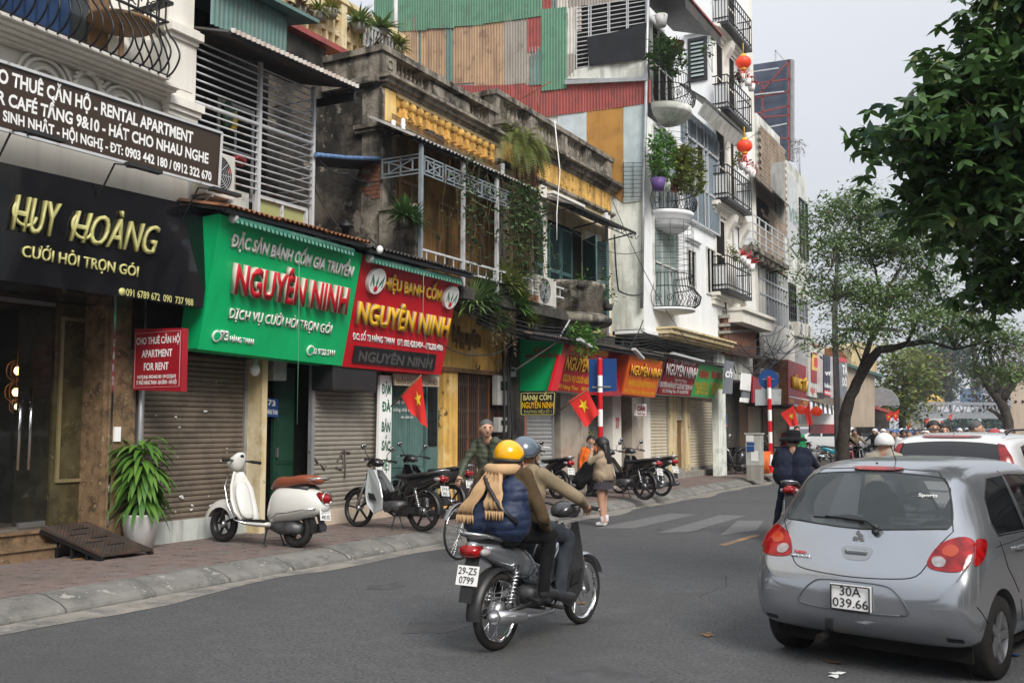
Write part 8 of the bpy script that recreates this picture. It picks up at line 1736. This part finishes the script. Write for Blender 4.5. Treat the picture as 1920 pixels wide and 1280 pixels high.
suv('dark grey sedan beyond the white SUV roof',m_dgrey,G(1900,848),R(160),False,'grey_car',.88)
suv('red car mostly hidden behind the shop awning',m_redp,V((*PY(1500,840,42).xy,0)),R(185),False,'red_car',.85)
# ================================================================== people (one continuous remeshed body each, painted by nearest limb)
import numpy as np
def cloth(n,c,r=.85,**k):return mat(n,c,r,var=k.pop('var',.15),sc=10,bump=.25,bsc=70,sheen=.03,**k)
c_navy=cloth('navy_quilt',(.006,.017,.055),.6);c_brn=cloth('brown_knit',(.07,.045,.022));c_blk=cloth('black_cloth',(.006,.006,.007));c_jean=cloth('grey_denim',(.035,.042,.052),var=.5);c_khaki=cloth('khaki_cloth',(.24,.19,.12));c_olive=cloth('olive_quilt',(.05,.06,.035),.6);c_swt=cloth('beige_sweater',(.34,.26,.18));c_skirt=cloth('grey_skirt',(.045,.04,.05));c_wht=cloth('white_cloth',(.6,.6,.62));c_coat=cloth('dark_navy_coat',(.012,.016,.032));c_scarf=cloth('tan_scarf',(.5,.32,.17));c_grn=cloth('green_jacket',(.02,.2,.07));c_red=cloth('red_jacket',(.4,.03,.03));c_org=cloth('orange_cloth',(.75,.15,.02));c_shoe=cloth('dark_shoe',(.02,.02,.022),.5)
def person(label,J,top,leg,shoe=c_shoe,fore=None,vx=.014,quilt=(),hands=True,girth=1.0,shin=None,group='people'):
 """J: joints pel, chest, neck, head, s/e/w (shoulder, elbow, wrist), h/k/a/t (hip, knee, ankle, toe); suffix L/R; face = facing direction"""
 t=thing('person',label,'person',(0,0,0),group);J={k:V(v)for k,v in J.items()};g=girth;S=[];f=J.get('face',V((1,0,0))).normalized();hd=J['head'];fore=fore or top;shin=shin or leg
 side=V((0,0,1)).cross(f).normalized()
 sx=(J['sL']-J['sR']).normalized();pl,ch,nk=J['pel'],J['chest'],J['neck']
 for s in(-1,1):
  S+=[(pl+sx*.09*s*g+V((0,0,.02)),pl.lerp(ch,.5)+sx*.085*s*g,.15*g,.125*g,top),(pl.lerp(ch,.5)+sx*.085*s*g,ch+sx*.1*s*g,.12*g,.12*g,top),(ch+sx*.1*s,nk.lerp(J['sL' if s>0 else 'sR'],.55),.12*g,.07,top)]
  q='L' if s>0 else 'R'
  S+=[(J['s'+q],J['e'+q],.062*g,.05,fore if fore is not top and top is c_navy else top),(J['e'+q],J['w'+q],.05,.036,fore)]
  S+=[(J['h'+q],J['k'+q],.095*g,.065,leg),(J['k'+q],J['a'+q],.062,.045,shin),(J['a'+q]-V((0,0,.03)),J['t'+q],.045,.034,shoe)]
  S+=[(J['w'+q],J['w'+q]+(J['w'+q]-J['e'+q]).normalized()*.06,.027,.03,skin)]
 S+=[(nk,hd-V((0,0,.06)),.055,.052,skin),(hd+f*.015,hd+V((0,0,.03))-f*.02,.088,.098,skin),(hd+f*.055-V((0,0,.065)),hd+f*.04-V((0,0,.02)),.04,.055,skin),(hd+f*.1+V((0,0,.01)),hd+f*.122-V((0,0,.022)),.012,.016,skin),(pl+sx*.08-V((0,0,.05)),pl-sx*.08-V((0,0,.05)),.12*g,.12*g,leg)]
 for s in(-1,1):S.append((hd+side*.092*s,hd+side*.096*s-V((0,0,.03))-f*.005,.014,.01,skin))
 b=B()
 for a,c,ra,rb,m in S:
  b.tube([a,c],[ra,rb],12);b.ball(a,ra,12,8);b.ball(c,rb,12,8)
 me=b.mesh('b',skin);o=bpy.data.objects.new('b',me);COL.objects.link(o)
 q=o.modifiers.new('r','REMESH');q.mode='VOXEL';q.voxel_size=vx;q=o.modifiers.new('s','SMOOTH');q.factor=.5;q.iterations=4
 m2=evalmesh(o);bpy.data.objects.remove(o);ms=list(dict.fromkeys(s[4]for s in S));m2.materials.clear();[m2.materials.append(m)for m in ms]
 A=np.array([s_[0]for s_ in S]);D=np.array([s_[1]-s_[0]for s_ in S]);L2=np.maximum((D*D).sum(1),1e-9);RA=np.array([s_[2]for s_ in S]);RB=np.array([s_[3]for s_ in S]);MI=np.array([ms.index(s_[4])for s_ in S])
 def near(p):
  w=p[:,None,:]-A[None];u=np.clip((w*D[None]).sum(2)/L2,0,1);return MI[(np.linalg.norm(w-D[None]*u[...,None],axis=2)-(RA+(RB-RA)*u)).argmin(1)]
 nf,nv=len(m2.polygons),len(m2.vertices);pc_=np.empty(nf*3);m2.polygons.foreach_get('center',pc_);m2.polygons.foreach_set('material_index',near(pc_.reshape(-1,3)).astype('i4'));m2.polygons.foreach_set('use_smooth',[True]*nf)
 co=np.empty(nv*3);m2.vertices.foreach_get('co',co);no=np.empty(nv*3);m2.vertices.foreach_get('normal',no);co=co.reshape(-1,3);no=no.reshape(-1,3);k_=near(co);qi=[ms.index(m)for m in quilt if m in ms]
 am=np.where(np.isin(k_,qi),.009*abs(np.sin(co[:,2]*math.pi/.068+co[:,1]*3))**.6+.003*np.sin(co[:,1]*47+co[:,2]*31)-.003,np.where((k_!=ms.index(skin))&(vx<.02),.005*np.sin(co[:,0]*23+co[:,2]*31+4*np.sin(co[:,1]*17+co[:,0]*11))*np.sin(co[:,2]*13-co[:,0]*9+1),0));m2.vertices.foreach_set('co',(co+no*am[:,None]).ravel());m2.update()
 part('body',m2,None,t)
 if hands:
  for q in 'LR':
   w,e=J['w'+q],J['e'+q];d=(w-e).normalized();up=J.get('up'+q,V((0,0,1)));sd_=d.cross(up).normalized();up=sd_.cross(d).normalized();b=B();pc=w+d*.055;vs_=[]
   b.tube([w,w+d*.03,w+d*.09],[.026,.034,.036],10);cu=J.get('curl',V((1,0,0))).x
   for k in range(4):
    o_=w+d*.085+sd_*(-.027+.018*k);L_=(.062,.074,.07,.055)[k];d1=(d-up*.35*cu).normalized();d2=(d-up*1.3*cu).normalized();d3=(-up*1.0*cu+d*.2).normalized()if cu>.3 else d2
    b.tube([o_-d*.03,o_,o_+d1*L_*.45,o_+d1*L_*.45+d2*L_*.35,o_+d1*L_*.45+d2*L_*.35+d3*L_*.3],[.01,.0098,.0092,.0085,.006],7)
   sg=1 if q=='R' else-1;o_=w+d*.03-sd_*.026*sg;b.tube([o_-d*.01,o_+(d-sd_*1.2*sg-up*.3*cu).normalized()*.035,o_+(d-sd_*.6*sg-up*.8*cu).normalized()*.07],[.013,.011,.008],7);part('hand',b,skin,t)
 b=B();b2=B()
 for s in(-1,1):b.ball(hd+f*.088+side*.033*s+V((0,0,.012)),(.012,.014,.007),8,6);b2.tube([hd+f*.1+side*.018*s+V((0,0,.034)),hd+f*.092+side*.05*s+V((0,0,.036))],.005,5)
 part('eyes',b,m_ink,t);part('eyebrows',b2,hairm,t);b=B();b.tube([hd+f*.098-side*.022-V((0,0,.052)),hd+f*.104-V((0,0,.05)),hd+f*.098+side*.022-V((0,0,.052))],.005,5);part('mouth',b,mat('lip',(.3,.1,.08),.5),t)
 return t,hd,f,side
def cap_(t,hd,f,m,r=.112,name='hair',low=-.35,noise=.004,back=.02):
 b=B();n,k=20,10;s=V((0,0,1)).cross(f).normalized();vs=[]
 for j in range(k+1):
  th=(math.pi*.5-math.asin(low))*j/k
  for i in range(n):
   a=2*math.pi*i/n;cut=1-.42*max(0,math.cos(a))*(j/k)**1;tt_=th*cut;p=(f*math.cos(a)+s*math.sin(a)*.92)*math.sin(tt_)+V((0,0,math.cos(tt_)));vs.append(hd-f*back+V((0,0,.025))+p*(r+rnd.uniform(-noise,noise)))
 b.add(vs,[(j*n+i,(j+1)*n+i,(j+1)*n+(i+1)%n,j*n+(i+1)%n)for j in range(k)for i in range(n)],smooth=True);o=part(name,b,m,t);q=o.modifiers.new('s','SOLIDIFY');q.thickness=.012;return o
def helmet(t,hd,f,m,rim=True,visor=None):
 o=cap_(t,hd,f,m,.126,'helmet',-.28,0);s=V((0,0,1)).cross(f).normalized()
 if rim:b=B();b.tube([hd-f*.02+V((0,0,-.015))+(f*math.cos(a)+s*math.sin(a)*.93)*.125+V((0,0,.085*max(0,math.cos(a))))for a in[k*math.pi/12 for k in range(25)]],.013,6);part('helmet_rim',b,m_bplast,o)
 if visor:b=B();b.prism([hd+V((0,0,.06))+f*.1+s*.09,hd+V((0,0,.055))+f*.2+s*.05,hd+V((0,0,.055))+f*.2-s*.05,hd+V((0,0,.06))+f*.1-s*.09],(0,0,.008));part('helmet_peak',b,visor,o)
 b=B();[b.tube([hd+s*.115*k,hd+s*.09*k+V((0,0,-.1))+f*.03,hd+f*.05-V((0,0,.125))],.005,4)for k in(-1,1)];part('chin_strap',b,m_bplast,o);return o
def rot2(t,loc,rz):t.location=loc;t.rotation_euler=(0,0,rz)
def ride(px,lean=.18,arms=True,hw=.86,wide=1.0,hx=None):
 x=px;J=dict(pel=(x,0,.93),chest=(x+lean*.7,0,1.14),neck=(x+lean,0,1.32),head=(x+lean+.06,0,1.43),face=(1,0,-.05))
 for q,s in(('L',1),('R',-1)):
  J['s'+q]=(x+lean*.95,.18*s*wide,1.28);J['h'+q]=(x+.04,.1*s,.9);J['k'+q]=(x+.42,.2*s,.8);J['a'+q]=(x+.28,.2*s,.38);J['t'+q]=(x+.42,.21*s,.33)
  J['w'+q]=(hw-.1,.31*s,1.03);J['e'+q]=(x+lean+.17,.3*s,1.09)
 return J
J=ride(.0,.1);J.update(wR=(.34,-.23,.86),eR=(.12,-.33,.98),wL=(.3,.24,.86),eL=(.06,.33,.98),kR=(.36,-.24,.82),kL=(.36,.24,.82),aR=(.28,-.23,.43),tR=(.43,-.25,.38),aL=(.28,.23,.43),tL=(.43,.25,.38),head=(.17,-.01,1.4),neck=(.14,0,1.29),face=(1,-.25,-.1))
t,hd,f,s=person('motorbike passenger in yellow helmet, navy quilted vest and tan scarf',J,c_navy,c_blk,fore=c_brn,quilt=(c_navy,),girth=1.15,vx=.011);helmet(t,hd,f,mat('yellow_helmet',(.85,.42,.005),.15,bump=0,coat=.5))
b=B();b.torus(.1,.045,24,10,(.07,0,1.33),'z',sq=1.0);n=12
for y0,x1,z1,y1,w in((.0,-.15,1.0,.17,.12),(-.02,-.15,1.04,-.1,.13)):
 vs=[]
 for i in range(11):
  u=i/10;c=V((-.0,y0,1.35)).lerp(V((x1,y1,z1)),u)+V((-.05*math.sin(u*2.9)-.008*math.sin(u*17),.01*math.sin(u*9),0))
  for j in range(7):v=j/6-.5;vs.append(c+V((-.018*math.cos(v*19+u*3),v*w*(.7+.5*u),0)))
 b.add(vs,[(i*7+j,i*7+j+1,(i+1)*7+j+1,(i+1)*7+j)for i in range(10)for j in range(6)],smooth=True)
 for j in range(12):p=V((x1-.03,y1+(j/11-.5)*w*1.2,z1));b.tube([p,p+V((rnd.uniform(-.01,.01),rnd.uniform(-.01,.01),-.07))],.003,4)
o=part('scarf',b,c_scarf,t);q=o.modifiers.new('s','SOLIDIFY');q.thickness=.012
b=B();b.tube([(-.02,.12,1.32),(-.14,-.02,1.2),(-.17,-.16,1.05),(-.1,-.26,.95)],.016,5);part('bag_strap',b,m_bplast,t);rot2(t,MAIN,MH)
J=ride(.25,.08,wide=1.05);J.update(eR=(.55,-.38,1.1),eL=(.55,.36,1.1),kR=(.72,-.17,.78),kL=(.72,.17,.78),aR=(.56,-.2,.37),tR=(.72,-.21,.31),aL=(.56,.2,.37),tL=(.72,.21,.31),face=(1,-.35,0))
t,hd,f,s=person('motorbike driver in khaki jacket, grey jeans and grey helmet',J,c_khaki,c_jean,vx=.012);helmet(t,hd,f,mat('grey_helmet',(.1,.13,.17),.2,bump=0,coat=.5),True,s_white);rot2(t,MAIN,MH)
J=dict(pel=(.28,0,1.0),chest=(.36,0,1.28),neck=(.42,0,1.47),head=(.46,0,1.62),face=(.8,.75,-.05),sL=(.4,.19,1.43),sR=(.4,-.19,1.43),eL=(.5,.3,1.2),eR=(.5,-.3,1.2),wL=(.66,.28,1.01),wR=(.66,-.28,1.01),hL=(.3,.1,.95),hR=(.3,-.1,.95),kL=(.64,.12,.8),kR=(.6,-.12,.62),aL=(.4,.12,.52),aR=(.48,-.12,.2),tL=(.55,.13,.48),tR=(.62,-.13,.16))
t,hd,f,s=person('grey haired cyclist in olive green quilted jacket',J,c_olive,cloth('blue_jean',(.03,.05,.1)),quilt=(c_olive,));cap_(t,hd,f,hairg,.106,low=-.25);rot2(t,BIKE,BH)
g=G(1132,986,0);J=dict(pel=(0,0,.88),chest=(.0,0,1.12),neck=(.01,0,1.3),head=(.03,0,1.43),face=(1,0,.05),sL=(0,.15,1.25),sR=(0,-.15,1.25),eL=(.19,.16,1.13),eR=(.19,-.16,1.13),wL=(.2,.05,1.32),wR=(.2,-.05,1.32),hL=(0,.08,.82),hR=(0,-.08,.82),kL=(.02,.08,.45),kR=(.03,-.07,.45),aL=(-.03,.08,.08),aR=(0,-.07,.08),tL=(.09,.09,.04),tR=(.13,-.08,.04))
t,hd,f,s=person('girl in beige sweater and grey pleated skirt taking a photo at the roadside',J,c_swt,skin,shoe=cloth('white_shoe',(.6,.6,.58)),girth=.95,vx=.012)
b=B();n=40;vs=[((r_+.012*(k%2))*math.cos(k*6.283/n)*.8,(r_+.012*(k%2))*math.sin(k*6.283/n),z)for r_,z in((.16,.9),(.18,.8),(.22,.66))for k in range(n)];b.add(vs,[(j*n+k,j*n+(k+1)%n,(j+1)*n+(k+1)%n,(j+1)*n+k)for j in range(2)for k in range(n)]);part('pleated_skirt',b,c_skirt,t)
b=B();b.lathe([(.14,.8),(.19,.82),(.185,.95),(.17,1.1)],20,(0,0,0));part('sweater_hem',b,c_swt,t)
for y in(.08,-.07):b=B();b.lathe([(.045,.08),(.05,.12),(.048,.2),(.044,.2)],12,(-.015,y,0));part('sock',b,c_wht,t)
cap_(t,hd,f,hairm,.115,low=-.6);b=B();sweep(b,[(-.04,1.47,.095,.06,90),(-.06,1.38,.11,.055,90),(-.1,1.25,.115,.03,90),(-.12,1.1,.09,.02,90),(-.12,1.02,.05,.01,90)]);part('long_hair',b,hairm,t);b=B();b.box(.22,.26,-.06,.06,1.36,1.45);b.lathe([(0,.26),(.03,.26),(.03,.31),(0,.31)],12,(0,0,1.4),'x');part('camera',b,m_alu,t);rot2(t,g,R(182));t.scale=(.94,)*3
g=G(1096,930,.15);J=dict(pel=(-.1,0,.28),chest=(.08,0,.55),neck=(.22,0,.68),head=(.34,0,.72),face=(1,0,-.6),sL=(.16,.16,.64),sR=(.16,-.16,.64),eL=(.34,.2,.46),eR=(.34,-.2,.46),wL=(.5,.08,.38),wR=(.5,-.08,.38),hL=(-.08,.1,.26),hR=(-.08,-.1,.26),kL=(.3,.14,.45),kR=(.3,-.14,.45),aL=(.08,.12,.08),aR=(.08,-.12,.08),tL=(.22,.12,.04),tR=(.22,-.12,.04))
t,hd,f,s=person('person in black squatting on the shop step with head bowed',J,c_blk,c_blk,vx=.02,hands=False);cap_(t,hd,f,hairm,.115);rot2(t,g,R(20));t.scale=(1.15,)*3
g=G(1190,905,.15);J=dict(J,pel=(0,0,.5),chest=(.05,0,.8),neck=(.08,0,.97),head=(.13,0,1.09),sL=(.08,.17,.93),sR=(.08,-.17,.93),eL=(.2,.22,.72),eR=(.2,-.22,.72),wL=(.38,.06,.72),wR=(.38,-.06,.72),hL=(0,.1,.46),hR=(0,-.1,.46),kL=(.42,.12,.48),kR=(.42,-.12,.48),aL=(.42,.12,.08),aR=(.42,-.12,.08),tL=(.56,.12,.04),tR=(.56,-.12,.04))
t,hd,f,s=person('seated woman in white shirt looking at her phone behind the motorbikes',J,c_wht,c_blk,vx=.02,fore=skin);cap_(t,hd,f,hairm,.115,low=-.5);b=B();b.box(-.15,.15,-.16,.16,0,.36);part('stool',b,m_redl,t);rot2(t,g+V((-.5,.3,0)),R(20))
SQ=J
g,hh=G(1487,1015,0),R(96);place(moped('red motorbike under the man with the black hat',m_redp,m_redp,6,stand=False),g,hh)
J=ride(.2,.02);J.update(aL=(.3,.3,.1),tL=(.42,.32,.05))
t,hd,f,s=person('man in black brimmed hat and navy coat riding away left of silver car',J,c_coat,c_coat,girth=1.25,vx=.016);b=B();b.lathe([(.11,1.455),(.2,1.44),(.205,1.46),(.16,1.49),(.114,1.5),(.115,1.54),(.1,1.6),(0,1.61)],24,(hd.x,0,0));part('hat',b,c_blk,t);cap_(t,hd,f,hairm,.104,low=-.5);rot2(t,g,hh)
def farrider(label,px,py,z_,rz,top,hel,bike=None,vx=.026):
 g=G(px,py,0)
 t,hd,f,s=person(label,ride(.2,.1),top,c_blk,vx=vx,hands=False,group='riders in the far traffic');helmet(t,hd,f,hel,False);rot2(t,g,rz);m=moped('motorbike under the '+label,bike or m_dgrey,bike or m_bgloss,5,stand=False,mirrors=False)if bike else None
 if m:place(m,g,rz)
 return t
hw_,hk_,hr_,hb_=s_white,m_bgloss,m_redp,mat('blue_helmet',(.05,.12,.3),.2,bump=0)
farrider('rider in beige coat with white helmet beyond the silver car',1648,1062,0,R(80),cloth('cream_coat',(.42,.38,.31)),hw_,m_dgrey)
farrider('rider in black jacket facing us on a red scooter',1578,887,0,R(-62),c_blk,hk_,m_redp)
farrider('rider in tan jacket behind the red scooter',1598,880,0,R(-62),c_khaki,hk_,m_dgrey)
pr=[farrider('dark jacketed rider in the far crowd, white helmet',1690,852,0,R(-70),c_blk,hw_,m_dgrey),farrider('navy jacketed rider in the far crowd, dark helmet',1712,850,0,R(-75),c_coat,hk_,m_redp),farrider('pale jacketed rider in the far crowd, blue helmet',1660,850,0,R(-70),c_wht,hb_,m_dgrey)]
n_=0
for k in range(64):
 px=rnd.uniform(1640,1900);d=rnd.uniform(30,90);p=PY(px,815,d);i=k%3
 dup(pr[i],(p.x,p.y,0),R(-80+rnd.uniform(-20,20)),('dark jacketed rider among the distant motorbike traffic, white helmet','navy jacketed rider among the distant motorbike traffic, dark helmet','pale jacketed rider among the distant motorbike traffic, blue helmet')[i])
def stander(label,px,ptop,d,top,rz,hm=hairm,h=1.7,cap=None):
 k=h/1.7;J=dict(pel=(0,0,.95),chest=(0,0,1.25),neck=(0,0,1.45),head=(.02,0,1.59),face=(1,0,0));
 for q,s in(('L',1),('R',-1)):J.update({'s'+q:(0,.18*s,1.4),'e'+q:(-.02,.24*s,1.12),'w'+q:(.06,.25*s,.88),'h'+q:(0,.1*s,.9),'k'+q:(.02,.1*s,.5),'a'+q:(0,.1*s,.1),'t'+q:(.14,.1*s,.05)})
 p=PY(px,ptop,d);t,hd,f,s=person(label,J,top,c_blk,vx=.016,hands=True);cap_(t,hd,f,hm,.108)if cap is None else helmet(t,hd,f,cap);rot2(t,V((p.x,p.y,p.z-1.71)),rz);return t
stander('man with glasses and black hair walking toward us beyond the white SUV',1750,790,17.6,c_wht,R(-70));stander('woman walking beside the man with glasses beyond the white SUV',1768,795,18.2,c_swt,R(-70))
stander('short haired older man seen over the white SUV roof',1829,790,17.8,c_khaki,R(-10),hm=hairg);stander('person in a red helmet behind the white SUV',1864,806,17.9,c_blk,R(100),cap=hr_);stander('brown haired person at the right edge behind the white SUV',1892,806,18.0,c_blk,R(90),hm=mat('brown_hair',(.08,.03,.015),.5))
stander('man in green jacket standing by the far shops',1494,799,31,c_grn,R(-60));stander('person in orange top behind the girl with the camera',1108,818,21.5,c_org,R(-60))
b=B();b.box(-320,320,-40,420,-1.2,28)
hm=bpy.data.materials.new('haze_air');hm.use_nodes=True;hn=hm.node_tree.nodes;hn.remove(hn['Principled BSDF']);hv=hn.new('ShaderNodeVolumePrincipled');hv.inputs['Color'].default_value=(.85,.9,1,1);hv.inputs['Density'].default_value=.0006;hv.inputs['Anisotropy'].default_value=.2
hm.node_tree.links.new(hv.outputs[0],hn['Material Output'].inputs['Volume'])
o=part('haze',b,hm,None);o['kind']='stuff';tag(o,'thin pale grey air haze filling the far street','haze')
